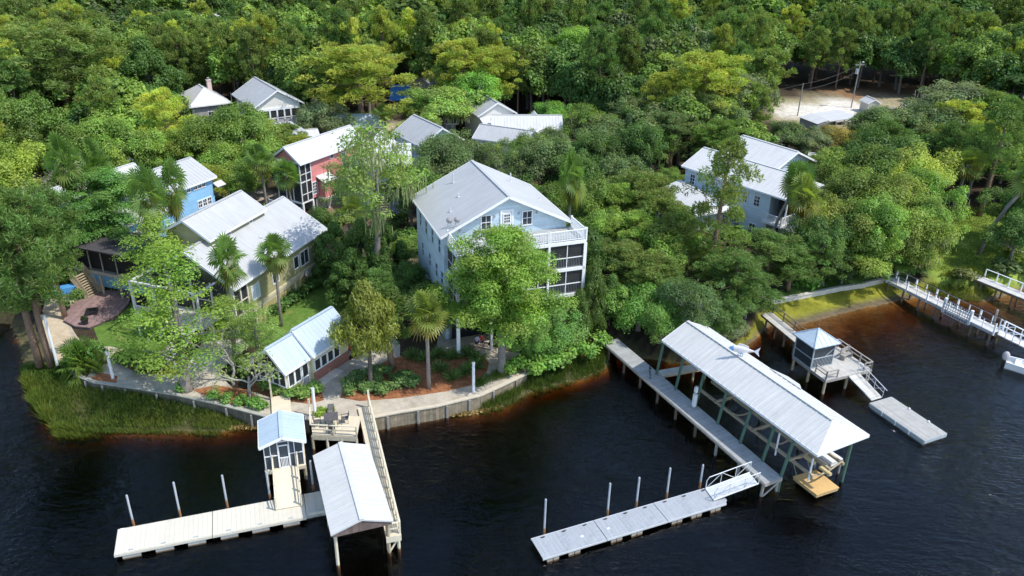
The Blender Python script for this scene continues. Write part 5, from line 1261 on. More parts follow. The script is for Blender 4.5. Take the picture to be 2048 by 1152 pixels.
for x in (1.1,4.4): q=MB(); q.cyl(x,1.4,1.2,3.2,.07,8); hs.part('guide_pole',q,WHITEP)
for x,z in ((2.2,2.05),(.7,2.1)): q=MB(); q.box(x-.5,x+.5,.2,.45,z-.2,z); hs.part('lift_motor',q,mat('yellow_wood',(.50,.40,.20),.7,.15,3))
# cross walk and small pier
c0=up(1299,744,zb);c1=up(1384,729,zb)
t=D('cross_walk','short weathered boardwalk crossing under the shore end of the boathouse','boardwalk',c0,c1,0); q=MB(); t.boards(q,.2,t.L+1.2,-.85,.05,zb-.02,.15,.012); t.part('deck',q,WOODL); q=MB(); q.box(.2,t.L+1.2,-.84,-.76,zb-.28,zb-.075); 
for x in (.8,t.L): q.cyl(x,-.4,-2.5,zb-.1,.11,8)
t.part('joists_and_piles',q,TIMBERT)
q_=[up(1632,907,zb),up(1661,927,zb),up(1686,917,zb),up(1650,893,zb)]; ctr=sum(q_,Vector())/4
t=thing('small_pier','small bright white pier deck at the water end of the boathouse','pier',(ctr.x,ctr.y,0))
q=MB(); q.prism([((p-ctr).x,(p-ctr).y) for p in q_],zb-.1,zb); q.build('deck',mat('white_deck',(.70,.69,.66),.6,.06,2),t)
q=MB(); q.prism([((p-ctr).x*.94,(p-ctr).y*.94) for p in q_],zb-.42,zb-.2); q.build('lower_step',MATS['white_deck'],t)
for p in q_: q=MB(); q.cyl((p-ctr).x*.9,(p-ctr).y*.9,-2.5,zb-.1,.1,8); q.build('pile',TIMBERG,t)
q_=[up(1586,952.5,.5),up(1633.8,990,.5),up(1678.8,975,.5),up(1632.5,938.8,.5)]; ctr=sum(q_,Vector())/4
t=thing('floating_platform','square orange tan floating platform in front of the boathouse','floating platform',(ctr.x,ctr.y,0))
q=MB(); q.prism([((p-ctr).x,(p-ctr).y) for p in q_],.42,.5); q.build('deck',FLOATT,t)
q=MB(); q.prism([((p-ctr).x*.97,(p-ctr).y*.97) for p in q_],.2,.415); q.build('side_boards',mat('tan_side',(.44,.31,.15),.7,.2,2),t)
q=MB(); q.prism([((p-ctr).x*.8,(p-ctr).y*.8) for p in q_],-.2,.195); q.build('floats',BLACK,t)
q=MB(); p=q_[0]-ctr; 
for e in (.15,.75):
    b_=q_[0].lerp(q_[3],e)-ctr; q=MB(); q.tube([(b_.x,b_.y,.5),(b_.x-.1,b_.y+.5,.9),(b_.x-.1,b_.y+.9,1.6)],.03,5); q.build('mooring_line',TIMBERT,t)
# power pedestals
x,y=lx[2]; c,s_=math.cos(ha),math.sin(ha)
bx_,by_=hx+c*x-s_*y,hy+s_*x+c*y
t=thing('power_pedestal','white electric boxes on the third green post of the boathouse','electric box',(bx_-.15,by_-.2,zb),ha)
q=MB(); q.box(-.14,.14,-.12,.12,.1,1.3); q.build('box',WHITEP,t); q=MB(); q.box(-.12,.12,-.1,.1,1.45,1.95); q.build('upper_box',WHITEP,t); q=MB(); q.tube([(0,.1,0),(0,.1,2)],.02,5); q.build('conduit',GREYC,t)
# bicycle on the walkway
p=up(1299,751,zb); t=thing('bicycle','dark bicycle left on the grey boardwalk near the shore end of the boathouse','bicycle',(p.x,p.y,zb),bw.a+2.6)
def ring(q,c,r,rr):
    q.tube([(c[0]+r*math.cos(k*PI/8),c[1],c[2]+r*math.sin(k*PI/8)) for k in range(17)],rr,5,cap=False)
for x in (-.5,.5):
    q=MB(); ring(q,(x,0,.33),.31,.022); w_=q.build('wheel',BLACK,t); q=MB()
    for k in range(6): q.beam((x,0,.33),(x+.3*math.cos(k*1.05),0,.33+.3*math.sin(k*1.05)),.008)
    q.build('spokes',STEEL,w_)
q=MB(); q.tube([(-.5,0,.33),(-.1,0,.33),(.38,0,.75),(-.2,0,.72),(-.5,0,.33)],.02,6); q.tube([(-.1,0,.33),(-.22,0,.85)],.018,6); q.tube([(.5,0,.33),(.36,0,.9)],.018,6); q.build('frame',mat('dark_green_paint',(.02,.06,.05),.4,.1,4),t)
q=MB(); q.ball((-.23,0,.88),.11,8,5,(1.2,.7,.4)); q.build('saddle',BLACK,t); q=MB(); q.tube([(.3,-.28,.95),(.36,0,.92),(.3,.28,.95)],.018,6); q.build('handlebar',BLACK,t)
# fish sculpture
zt=6.6; p=up(1483,699,zt); t=thing('fish_sculpture','large painted blue and white fish sculpture mounted on the boathouse roof','sculpture',(p.x,p.y,0),-.28)
q=MB(); 
prof=[(-1.0,.03),(-.9,.14),(-.6,.27),(-.2,.33),(.2,.28),(.6,.16),(.9,.08),(1.0,.07)]
vs=[];fs=[];n=12
for x,r in prof:
    for k in range(n): a=2*PI*k/n; vs.append((x,r*.45*math.cos(a),zt+r*math.sin(a)))
for i in range(len(prof)-1):
    for k in range(n): fs.append((i*n+k,i*n+(k+1)%n,(i+1)*n+(k+1)%n,(i+1)*n+k))
fs+=[tuple(range(n)),tuple(range((len(prof)-1)*n,len(prof)*n))[::-1]]
hd=2*n
q.add(vs[:3*n],[f for f in fs if max(f)<3*n]); q.build('head',BLUFISH,t,True)
q=MB(); q.add(vs,[f for f in fs if min(f)>=2*n]); q.build('body',PINKFISH,t,True)
def fin(pts,m,nm):
    q=MB(); k=len(pts); q.add([(x,-.02,zt+z) for x,z in pts]+[(x,.02,zt+z) for x,z in pts],[tuple(range(k)),tuple(range(k,2*k))[::-1]]+[(i,i+k,(i+1)%k+k,(i+1)%k) for i in range(k)]); q.build(nm,m,t)
fin([(.95,.0),(1.4,.42),(1.3,.0),(1.42,-.4)],PINKFISH,'tail_fin'); fin([(-.4,.28),(-.25,.52),(.1,.48),(.5,.36),(.6,.12)],PINKFISH,'dorsal_fin'); fin([(-.2,-.3),(.0,-.5),(.15,-.27)],BLUFISH,'belly_fin')
q=MB(); q.cyl(-.2,0,5.5,zt-.3,.035,6); q.cyl(.15,0,5.5,zt-.3,.035,6); q.build('stand',STEEL,t)
# gangway
zf=.48
g0=(up(1412.5,982.5,.56)+up(1426,996,.56))/2; g1=(up(1497,951,1.4)+up(1518.8,961,1.4))/2
t=D('gangway','white aluminium gangway with truss rails from the grey boardwalk to the grey floating dock','gangway',g0,g1,0); Lg=t.L; w=.62
q=MB(); q.slab((0,-w,.56),(Lg,-w,1.38),(Lg,w,1.38),(0,w,.56),.07); t.part('deck',q,mat('pale_gangway_deck',(.58,.60,.60),.5,.08,2,lines=('X',.2,.2,.08)))
for sg in (-1,1):
    q=MB(); y=sg*w; f=lambda x,h:(x,y,.56+.82*x/Lg+h)
    q.tube([f(0,0),f(0,.75),f(.18,1.0),f(Lg,1.0)],.035,6); q.tube([f(Lg,0),f(Lg,1.0)],.035,6)
    n=3
    for k in range(n): a=Lg*k/n; b_=Lg*(k+1)/n; q.tube([f(a,.05) if k%2==0 else f(a,.98),f(b_,.98) if k%2==0 else f(b_,.05)],.022,5); q.tube([f(b_,0),f(b_,1)],.022,5)
    q.tube([f(0,.03),f(Lg,.03)],.045,6); t.part('railing',q,ALU)
# grey floating dock
a=up(1061.5,1078,zf); b=up(1416,975,zf); u1=up(1187,1040.8,zf);u2=up(1306.4,1006.3,zf); d=(b-a).normalized(); W=1.86
cuts=[0,(u1-a).dot(d),(u2-a).dot(d),(b-a).dot(d)+.25]
labs=['grey floating dock section at the far water end with a white spot','middle grey floating dock section with a dark stain','grey floating dock section where the white gangway lands']
for i in range(3):
    x0,x1=cuts[i]+.02,cuts[i+1]-.02; p=a+d*x0; t=D('floating_dock',labs[i],'floating dock',p,p+d,0,'sections of the grey floating dock'); Ls=x1-x0
    q=MB(); 
    if i<2: t.boards(q,0,Ls,-W,0,zf,.3,.006)
    else: q.prism([(0,-W),(Ls-.02,-W),(Ls+.25,-W+.25),(Ls+.25,-.35),(Ls,0),(0,0)],zf-.05,zf)
    t.part('deck',q,FLOATG)
    q=MB(); q.box(0,Ls,-W-.05,-W-.005,zf-.16,zf-.01); q.box(0,Ls,.005,.05,zf-.16,zf-.01); t.part('fascia',q,ALU)
    q=MB(); n=max(3,int(Ls/1.3))
    for k in range(n):
        if k%4==2 and i!=2: continue
        xx=Ls*(k+.5)/n; q.box(xx-.42,xx-.03,-W+.03,-.1,-.15,zf-.17); q.box(xx+.03,xx+.42,-W+.03,-.1,-.15,zf-.17)
    t.part('floats',q,mat('brown_grey_plastic',(.34,.31,.26),.6,.2,2))
    for k_ in range(3): xx=Ls*(k_+.5)/3; q=MB(); q.box(xx-.14,xx+.14,-.2,-.15,zf+.03,zf+.07); q.box(xx-.05,xx+.05,-.21,-.14,zf+.002,zf+.03); t.part('cleat',q,BLACK)
    if i<2:
        q=MB(); q.ball((Ls*.7 if i==0 else Ls*.12,-W*.55,zf),.09,8,4,(1.3,.9,.08)); t.part('white_spot',q,WHITEP)
piles('mooring_pile',[(1088,1069.7,999),(1214.4,1031.5,967),(1272,1015,955.5),(1332.6,996.7,936.5),(1399,976,930)],'steel piles along the grey floating dock',
 ['leftmost steel pile beside the grey floating dock','second steel pile from the left along the grey floating dock','middle steel pile along the grey floating dock','brownish steel pile fourth from the left along the grey floating dock','steel pile nearest the white gangway'])

# ---- middle right dock with pavilion
zc=1.45
a=(up(1530,634,zc)+up(1546,627,zc))/2; b=(up(1588,686,zc)+up(1612,676,zc))/2
t=D('pavilion_walkway','grey boardwalk with dark handrail leading to the square pavilion','boardwalk',a,b,0); q=MB(); t.boards(q,-.5,t.L+.3,-.65,.65,zc-.01,.15,.012); t.part('deck',q,WOODL)
q=MB(); q.box(-.5,t.L,-.6,-.5,zc-.28,zc-.065); q.box(-.5,t.L,.5,.6,zc-.28,zc-.065)
for x in np.linspace(.5,t.L,4): q.cyl(x,-.55,-2.4,zc-.1,.1,7); q.cyl(x,.55,-2.4,zc-.1,.1,7)
t.part('joists_and_piles',q,TIMBER); q=MB(); rail2(q,[(-.3,.6,zc),(t.L,.6,zc)],.95,1.8,.09,(.5,)); t.part('railing',q,TIMBER)
zpv=3.75
cs=[up(1587,665.5,zpv),up(1629.8,698.5,zpv),up(1681,687.5,zpv)]; cs.append(cs[0]+cs[2]-cs[1])
pc=(cs[0]+cs[2])/2; ya=math.atan2(cs[2].y-cs[1].y,cs[2].x-cs[1].x); Wp=((cs[2]-cs[1]).length+(cs[0]-cs[1]).length)/4
FR=D('pavilion_dock','square grey deck on piles with post rails around the pyramid roofed pavilion','dock',pc,pc+Vector((math.cos(ya),math.sin(ya),0)),0)
# deck extents in that frame
ex=[FR.to(1661,758.8,zc),FR.to(1741,737,zc),FR.to(1600,716,zc)]
X0=min(-Wp+.3,ex[0][0]); X1=ex[1][0]; Y0=ex[0][1]; Y1=Wp-.2
q=MB(); FR.boards(q,X0,X1,Y0,Y1,zc,.16,.012); FR.part('deck',q,WOODL)
q=MB(); q.box(X0+.02,X1-.02,Y0+.02,Y0+.1,zc-.3,zc-.055); q.box(X1-.1,X1-.02,Y0,Y1,zc-.3,zc-.055); q.box(X0+.02,X0+.1,Y0,Y1,zc-.3,zc-.055); FR.part('joists',q,TIMBERG)
for x in (X0+.15,(X0+X1)/2,X1-.15):
    for y in (Y0+.15,(Y0+Y1)/2,Y1-.15): q=MB(); q.cyl(x,y,-2.8,zc-.2,.12,8); FR.part('pile',q,TIMBERT)
q=MB(); rail2(q,[(X0+.08,Y0+1.4,zc),(X0+.08,Y0+.08,zc),(X0+1.3,Y0+.08,zc)],.8,1.5,.1,(.55,)); FR.part('railing',q,TIMBERG); q=MB(); rail2(q,[(X1-.9,Y0+.08,zc),(X1-.08,Y0+.08,zc),(X1-.08,Y1-.1,zc),(Wp,Y1-.1,zc)],.8,1.6,.1,(.55,)); FR.part('railing',q,TIMBERG)
pv=thing('pyramid_pavilion','square dark screened pavilion with pale blue pyramid roof on the grey dock','pavilion',(pc.x,pc.y,zc),ya)
q=MB(); zr=zpv-zc; ap=1.0
for k in range(4):
    a_=[(-Wp,-Wp),(Wp,-Wp),(Wp,Wp),(-Wp,Wp)]; p=a_[k];r_=a_[(k+1)%4]
    q.add([(*p,zr),(*r_,zr),(0,0,zr+ap),(*p,zr-.08),(*r_,zr-.08),(0,0,zr+ap-.1)],[(0,1,2),(5,4,3),(0,3,4,1)])
    q.beam((*p,zr+.02),(0,0,zr+ap+.02),.1,.05)
    for m in range(1,6):
        t_=m/6; e=Vector((p[0]+(r_[0]-p[0])*t_,p[1]+(r_[1]-p[1])*t_,zr+.015)); f_=1-abs(2*t_-1); mid=Vector(((p[0]+r_[0])/2,(p[1]+r_[1])/2,0)); q.beam(e,(e.x-mid.x*f_,e.y-mid.y*f_,zr+ap*f_+.015),.04,.035)
q.build('roof',ROOFB,pv)
wpv=Wp-.3
q=MB()
for x in (-wpv,wpv):
    for y in (-wpv,wpv): q.box(x-.05,x+.05,y-.05,y+.05,0,zr)
for y in (-wpv,wpv): q.box(-wpv,wpv,y-.035,y+.035,.95,1.03); q.box(-wpv,wpv,y-.035,y+.035,.0,.08)
for x in (-wpv,wpv): q.box(x-.035,x+.035,-wpv,wpv,.95,1.03); q.box(x-.035,x+.035,-wpv,wpv,.0,.08)
q.beam((wpv-1.0,-wpv-.02,1.0),(wpv-.1,-wpv-.02,1.7),.04,.05)
for k in range(1,14): x=-wpv+2*wpv*k/14; q.box(x-.02,x+.02,-wpv-.01,-wpv+.01,.08,.95)
q.build('screen_frame',mat('grey_frame',(.34,.38,.41),.6,.1,2),pv)
q=MB(); e=wpv-.02
q.box(-e,e,-e,-e+.01,0,zr); q.box(-e,e,e-.01,e,0,zr); q.box(-e,-e+.01,-e+.02,e-.02,0,zr); q.box(e-.01,e,-e+.02,e-.02,0,zr); q.build('screen_panel',mat('dark_blue_screen',(.035,.045,.055),.5,.3,.9),pv)
q=MB(); q.tube([(0,0,zr+ap-.05),(.02,.02,zr+ap+1.5)],.018,5); q.build('mast',RUST,pv)
p=FR.to(1692,716,zc); t=thing('deck_bench','grey slatted bench facing the pavilion on the grey dock','bench',tuple(FR.w(p[0],p[1],zc)),ya-PI/2+.25+PI/2+PI*.0)
q=MB(); 
for k in range(3): q.box(-.65,.65,-.2+.15*k,-.08+.15*k,.42,.46)
q.build('seat',TIMBERG,t); q=MB()
for k in range(3): q.box(-.65,.65,.27,.31,.55+.16*k,.67+.16*k)
q.build('backrest',TIMBERG,t)
for x in (-.58,.58): q=MB(); q.box(x-.05,x+.05,-.2,.3,0,.42); q.box(x-.05,x+.05,.24,.32,.42,1.05); q.build('leg',TIMBERG,t)
p=FR.to(1640,727,zc); t=thing('yellow_stool','small yellow stool against the corner of the pyramid roofed pavilion','stool',tuple(FR.w(p[0],p[1],zc)))
q=MB(); q.cyl(0,0,.4,.45,.18,10); q.build('seat',YELLOW,t)
for k in range(3): a_=k*2.1; q=MB(); q.beam((.16*math.cos(a_),.16*math.sin(a_),0),(.08*math.cos(a_),.08*math.sin(a_),.4),.04); q.build('leg',YELLOW,t)
g0=(up(1693.5,748.5,zc)+up(1716,741.5,zc))/2; g1=(up(1742.5,802,.5)+up(1765,794.5,.5))/2
t=D('dock_gangway','narrow grey gangway with one truss rail from the pavilion dock to the grey float','gangway',g0,g1,0); Lg=t.L; w=.62
q=MB(); q.slab((0,-w,zc-.02),(Lg,-w,.52),(Lg,w,.52),(0,w,zc-.02),.07); t.part('deck',q,WOODL)
for sg in (1,-1):
    y=sg*w; f=lambda x,h:(x,y,zc-(zc-.52)*x/Lg+h); q=MB(); q.tube([f(0,0),f(0,.95),f(Lg+.3,.95)],.035,6); q.tube([f(0,.5),f(Lg,.5)],.02,5)
    for k in range(3): q.tube([f(Lg*k/3,.02),f(Lg*(k+1)/3,.95)],.02,5); q.tube([f(Lg*(k+1)/3,.02),f(Lg*(k+1)/3,.95)],.02,5)
    if sg>0: t.part('truss_rail',q,ALU)
    else: q=MB(); q.tube([f(0,-.1),f(Lg,.1)],.03,5); t.part('side_pipe',q,ALU)
fa,fb,fc=up(1740,806,.5),up(1783,793.5,.5),up(1849,881,.5)
t=D('wooden_float','grey weathered wooden float at the end of the pavilion gangway','floating dock',fa,fc,0)
Wf=abs(t.to(1783,793.5,.5)[1]); q=MB()
sgn=1 if t.to(1783,793.5,.5)[1]>0 else -1
y0,y1=sorted((0,sgn*Wf))
t.boards(q,0,t.L,y0,y1,.5,.15,.012,along='y'); t.part('deck',q,mat('grey_weathered_boards_long',(.40,.39,.36),.8,.14,1.8,lines=('Y',.15,.3,.2)))
q=MB(); q.box(0,t.L,y0-.05,y0-.005,.18,.48); q.box(0,t.L,y1+.005,y1+.05,.18,.48); q.box(-.05,0,y0,y1,.18,.47); q.box(t.L,t.L+.05,y0,y1,.18,.47); q.box(.1,t.L-.1,y0+.05,y1-.05,-.2,.44); t.part('floats',q,mat('blue_grey_float',(.33,.38,.40),.6,.15,2))
q=MB()
for k in range(1,4): q.box(t.L*k/4-.04,t.L*k/4+.04,y0-.09,y0-.05,.1,.5) if sgn>0 else q.box(t.L*k/4-.04,t.L*k/4+.04,y1+.05,y1+.09,.1,.5)
for k in (.35,.7): q.ball((t.L*k,y1-.1 if sgn>0 else y0+.1,.56),.1,8,5); 
t.part('cleats',q,WHITEP)

# ---- right long walkway with white rails
zd=1.6
a=(up(1765,562,zd)+up(1790,549,zd))/2; b=(up(1985,668,zd)+up(2008,657,zd))/2
t=D('white_rail_walkway','long pale boardwalk with white post rails reaching out from the right shore','boardwalk',a,b,0); Ld=t.L; w=.72
q=MB(); t.boards(q,0,Ld,-w,w,zd,.15,.012); t.part('deck',q,mat('pale_deck',(.56,.55,.52),.7,.1,1.8,lines=('X',.15,.3,.12)))
q=MB(); q.box(0,Ld,-w,-w+.08,zd-.3,zd-.055); q.box(0,Ld,w-.08,w,zd-.3,zd-.055); t.part('joists',q,MATS['grey_frame'])
for x in np.linspace(.6,Ld-.3,7): q=MB(); q.cyl(x,-w+.1,-2.8,zd-.05,.11,8); q.cyl(x,w-.1,-2.8,zd-.05,.11,8); t.part('pile_pair',q,TIMBER)
for y in (-w+.05,w-.05): q=MB(); rail2(q,[(.4,y,zd),(Ld,y,zd)],1.0,1.25,.07,()); rail2(q,[(.4,y,zd),(Ld,y,zd)],1.0,2.5,.14,(),.3); t.part('railing',q,RAILW)
rx=[t.to(1885,617,zd)[0],t.to(1935,643,zd)[0]]
ysd=-w if abs(t.to(1885,617,zd)[1]+w)<abs(t.to(1885,617,zd)[1]-w) else w
q=MB(); k_=math.copysign(1,ysd)
for k in range(12): x=rx[0]+(rx[1]-rx[0])*k/11; q.box(x-.025,x+.025,ysd+k_*.05,ysd+k_*.12,zd-.5,zd+.95)
for z in (-.45,-.1,.25,.6): q.box(rx[0],rx[1],ysd+k_*.12,ysd+k_*.2,zd+z,zd+z+.06)
t.part('side_rack',q,MATS['grey_frame'])
for i,x in enumerate((rx[0],rx[1])): q=MB(); q.box(x-.12,x+.12,ysd-.1,ysd+.15,zd-.4,zd+1.15); t.part('rack_post',q,RAILW)
g0=b; g1=(up(2070,712,.55)+up(2094,697,.55))/2
t2=D('sloping_gangway','white railed gangway sloping down to the right from the long pale boardwalk','gangway',g0,g1,0); Lg=t2.L
q=MB(); q.slab((0,-w,zd),(Lg,-w,.55),(Lg,w,.55),(0,w,zd),.08); t2.part('deck',q,MATS['pale_deck'])
for y in (-w+.05,w-.05):
    q=MB(); f=lambda x,h:(x,y,zd-(zd-.55)*x/Lg+h); q.beam(f(0,1.0),f(Lg,1.0),.1,.08)
    for k in range(7): q.beam(f(Lg*k/6,0),f(Lg*k/6,1.0),.08)
    for k in range(3): q.beam(f(Lg*k/3,.1),f(Lg*(k+1)/3,.9),.05)
    t2.part('railing',q,RAILW)
b_=up(1980,668,0); hh=zat(b_,620); t3=thing('mooring_pile','tall grey pile with dark clustered base beside the sloping gangway','piling',(b_.x,b_.y,0)); q=MB(); q.cyl(0,0,-2.6,hh,.11,9); q.build('pole',TIMBERG,t3); q=MB(); q.cyl(.25,-.3,-2.6,.6,.2,8); q.cyl(-.3,-.25,-2.6,.45,.2,8); q.build('dark_base',TIMBER,t3)
# boat
p=up(2040,742,0); t=thing('motorboat','white motorboat with outboard under a pale cover at the right edge','boat',(p.x+1.2,p.y-.6,0),-.62)
q=MB(); prof=[(-2.6,.75),(-1,.9),(.8,.85),(2.0,.5),(2.7,.05)]
vs=[]
for x,w_ in prof: vs+=[(x,-w_*.7,-.15),(x,w_*.7,-.15),(x,w_,.75+.08*max(0,x)),(x,w_-.12,.75+.08*max(0,x)),(x,w_*.75,.25),(x,-w_*.75,.25),(x,-w_+.12 if w_>.2 else 0,.75+.08*max(0,x)),(x,-w_,.75+.08*max(0,x))]
fs=[]
for i in range(4):
    for k in range(8): fs.append((i*8+k,i*8+(k+1)%8,(i+1)*8+(k+1)%8,(i+1)*8+k))
fs+=[tuple(range(8))[::-1],tuple(range(32,40))]
q.add(vs,fs); q.build('hull',WHITEP,t)
q=MB(); q.box(-1.9,-1.4,-.6,.6,.3,.7); q.box(-.3,.2,-.35,.35,.3,1.2); q.build('seats_and_console',WHITEP,t)
q=MB(); q.ball((-2.75,0,1.0),.42,10,7,(.8,.75,1.1)); q.build('outboard_cover',GREYC,t); q=MB(); q.box(-2.85,-2.7,-.1,.1,-.4,.8); q.build('outboard_leg',BLACK,t)
# ---- far right walkway
a=(up(1919,545,zd)+up(1936,541,zd))/2; b=(up(2048,598,zd)+up(2062,590,zd))/2; dd=(b-a)
t=D('shore_walkway','pale boardwalk with one side rail starting on the lawn at the far right','boardwalk',a,a+dd*1.4,0)
q=MB(); t.boards(q,0,t.L,-.75,.75,zd-.02,.15,.012); t.part('deck',q,MATS['pale_deck']); q=MB(); q.box(0,t.L,-.75,-.67,zd-.3,zd-.075); q.box(0,t.L,.67,.75,zd-.3,zd-.075)
for x in np.linspace(2.5,t.L-.5,5): q.cyl(x,-.6,-2.4,zd-.1,.1,8); q.cyl(x,.6,-2.4,zd-.1,.1,8)
t.part('joists_and_piles',q,TIMBER); q=MB(); rail2(q,[(2.0,.68,zd),(t.L,.68,zd)],.95,1.4,.1,()); t.part('railing',q,RAILW)
# ================= seawalls, paths, yard things =================
def wall_line(name,label,px,z,mat_,capm,th=.16,posts=None,low=-1.2,cap=True,postm=None):
    pts=[up(x,y,z) for x,y in px]; t=thing(name,label,'seawall',tuple(pts[0]))
    o=pts[0]; q=MB();qc=MB();qp=MB()
    P=[p-o for p in pts]
    for a,b in zip(P[:-1],P[1:]):
        q.beam((a.x,a.y,(low-z)/2),(b.x,b.y,(low-z)/2),th,z-low-.02)
        if cap: qc.beam((a.x,a.y,.03),(b.x,b.y,.03),.34,.10)
    q.build('wall_boards',mat_,t); 
    if cap: qc.build('cap',capm,t)
    if posts:
        acc=0
        for a,b in zip(P[:-1],P[1:]):
            L=(b-a).length; n=max(1,round(L/posts)); nrm=Vector((b.y-a.y,a.x-b.x,0)).normalized()
            for k in range(n): p=a.lerp(b,(k+.5)/n)+nrm*.16; qp=MB(); qp.beam((p.x,p.y,-z-.8),(p.x,p.y,-.1),.16); qp.build('post',postm or TIMBERG,t)
    return t
PLNK=mat('seawall_planks',(.23,.19,.13),.85,.3,2,lines=('X',.25,.3,.3),wear=((.42,.38,.27),1.2,.55))
wall_line('timber_seawall','timber plank seawall with pale cap and posts right of the tan boardwalk',[(748,834),(800,824),(870,813),(960,791),(1010,768),(1052,748)],GZ+.08,PLNK,mat('pale_cap',(.52,.46,.36),.7,.1,2),posts=2.4,postm=TIMBERG)
wall_line('timber_seawall','dark weathered seawall curving left from the screened pavilion round the reeds',[(620,838),(530,832),(430,806),(350,789),(280,777),(225,769),(187,764),(160,753),(143,743)][::-1],GZ+.08,mat('dark_seawall',(.13,.115,.085),.9,.3,2,lines=('X',.25,.3,.3)),mat('grey_cap',(.33,.32,.27),.8,.15,2),posts=3.0)
wall_line('concrete_seawall','low pale concrete seawall along the green tidal flat on the right',[(1535,602),(1600,590),(1680,574),(1722,568),(1768,557)],GZ+.05,CONC,mat('pale_concrete_cap',(.56,.53,.46),.8,.1,2),low=-.5)
z1=GZ+.012
sheet('path',[(143,743),(187,764),(280,777),(350,789),(430,806),(530,832),(620,838),(748,834),(800,823),(870,812),(960,790),(1012,766),(1052,748),(1075,735),(1058,708),(1012,702),(975,690),(990,655),(990,628),(880,650),(872,700),(800,712),(800,690),(760,640),(730,640),(760,690),(700,720),(640,740),(560,790),(470,780),(430,740),(380,720),(250,700),(215,690),(190,700),(165,690),(140,650),(90,600),(80,650),(100,700)],z1,PATH,'sandy concrete shore path')
z2=GZ+.024
sheet('mulch_bed',[(680,795),(690,775),(715,755),(770,722),(830,704),(885,702),(925,709),(962,714),(978,724),(974,742),(952,768),(895,782),(800,796),(720,802)],z2,MULCH,'pine straw bed')
sheet('mulch_bed',[(500,765),(545,760),(600,780),(640,775),(648,800),(620,808),(560,800),(505,782)],z2,MULCH,'pine straw bed by the cottage')
sheet('mulch_bed',[(231,725),(240,700),(300,718),(345,735),(362,748),(320,749),(270,742)],z2,MULCH,'pine straw bed by the hedge')
sheet('mulch_bed',[(183,755),(200,745),(235,752),(232,768),(200,766)],z2,MULCH,'pine straw round the lamp post')
sheet('mulch_bed',[(430,770),(500,780),(530,815),(480,812),(420,795),(385,780)],z2,MULCH,'pine straw by the seawall')
sheet('lawn',[(505,650),(560,610),(640,560),(705,545),(725,580),(700,620),(650,640),(600,668),(550,700),(490,690)],GZ+.006,LAWN,'mown lawn')
sheet('lawn',[(185,650),(230,640),(250,600),(340,640),(340,700),(300,715),(235,695),(200,690)],z2,LAWN,'mown lawn by the patio')
sheet('path',[(400,690),(460,660),(500,690),(440,740),(380,745),(370,740)],z1+.016,CONC,'concrete walk by the olive house')
sheet('sand_path',[(95,600),(150,590),(160,620),(135,650),(142,670),(200,690),(190,720),(150,735),(120,728),(100,690),(75,640)],z2,SANDP,'sandy path by the patio')
q=MB(); p=[up(x,y,GZ) for x,y in ((585,778),(652,733),(688,743),(632,782))]; q.prism([(a.x,a.y) for a in p],GZ,GZ+.09); tag(q.build('concrete_slab',mat('pale_concrete',(.60,.56,.48),.8,.06,1.5)),'pale concrete doorstep slab',None,kind='structure')
sheet('lawn',[(1537,601),(1600,589),(1680,573),(1722,567),(1766,557),(1760,545),(1680,556),(1600,570),(1530,588)],GZ+.01,LAWN,'grass strip behind the concrete seawall')
# brick patio
pp=[up(x,y,1.5) for x,y in ((127,640),(140,610),(175,590),(215,580),(262,583),(258,605),(236,630),(178,655),(150,652))]
t=thing('brick_patio','raised purple brown brick patio with dark curved edge wall','patio',(pp[0].x,pp[0].y,0)); o=pp[0]
q=MB(); q.prism([(a.x-o.x,a.y-o.y) for a in pp],1.42,1.5); q.build('brick_paving',BRICKP,t)
q=MB(); c_=sum(pp,Vector())/len(pp)
q.prism([((a.x-c_.x)*.985+c_.x-o.x,(a.y-c_.y)*.985+c_.y-o.y) for a in pp],GZ-.05,1.415); q.build('edge_wall',mat('dark_stone',(.10,.085,.075),.9,.3,3),t)
p=up(184,626,1.5); t=thing('fire_pit','square black fire pit in the middle of the brick patio','fire pit',tuple(p),.3)
q=MB()
for a,b in ((( -.5,-.5),(.5,-.4)),((-.5,.4),(.5,.5)),((-.5,-.4),(-.4,.4)),((.4,-.4),(.5,.4))): q.box(a[0],b[0],a[1],b[1],0,.35)
q.build('surround',BLACK,t); q=MB(); q.box(-.4,.4,-.4,.4,.02,.12); q.build('ash_bed',DARK,t)
for (px,py,lab) in ((135,617,'dark round planter at the back edge of the brick patio'),(171,648,'dark planter holding a small plant at the front edge of the brick patio')):
    p=up(px,py,1.5); t=thing('planter',lab,'planter',tuple(p)); q=MB(); q.cyl(0,0,0,.5,.24,12,.34); q.cyl(0,0,.5,.53,.37,12); q.build('pot',BLACK,t)
    r_=np.random.RandomState(px); V,C=cluster_leaves(r_,np.array([[0,0,.68]]),np.array([.3]),90,.09,.05); o_=leafmesh('foliage',V,C); o_.parent=t; o_.color=(.05,.09,.025,1)
p=up(133,590,GZ); t=thing('blue_crate','bright blue slatted box on short white legs beside the timber stair','storage box',tuple(p),.5)
q=MB()
for k in range(9): q.box(-.9+.2*k,-.72+.2*k,-.5,-.46,.25,.95); q.box(-.9+.2*k,-.72+.2*k,.46,.5,.25,.95)
for k in range(5): q.box(-.93,-.9,-.5+.2*k,-.32+.2*k,.25,.95); q.box(.9,.93,-.5+.2*k,-.32+.2*k,.25,.95)
q.box(-.9,.9,-.45,.45,.86,.92); q.build('slats',BLUEP,t)
for x in (-.8,.8):
    for y in (-.4,.4): q=MB(); q.box(x-.06,x+.06,y-.06,y+.06,0,.3); q.build('leg',WHITEP,t)
p=up(109,519,3.0); t=thing('covered_grill','dark blue grey covered heap on the ledge left of the timber porch','covered grill',(p.x,p.y,GZ),.3)
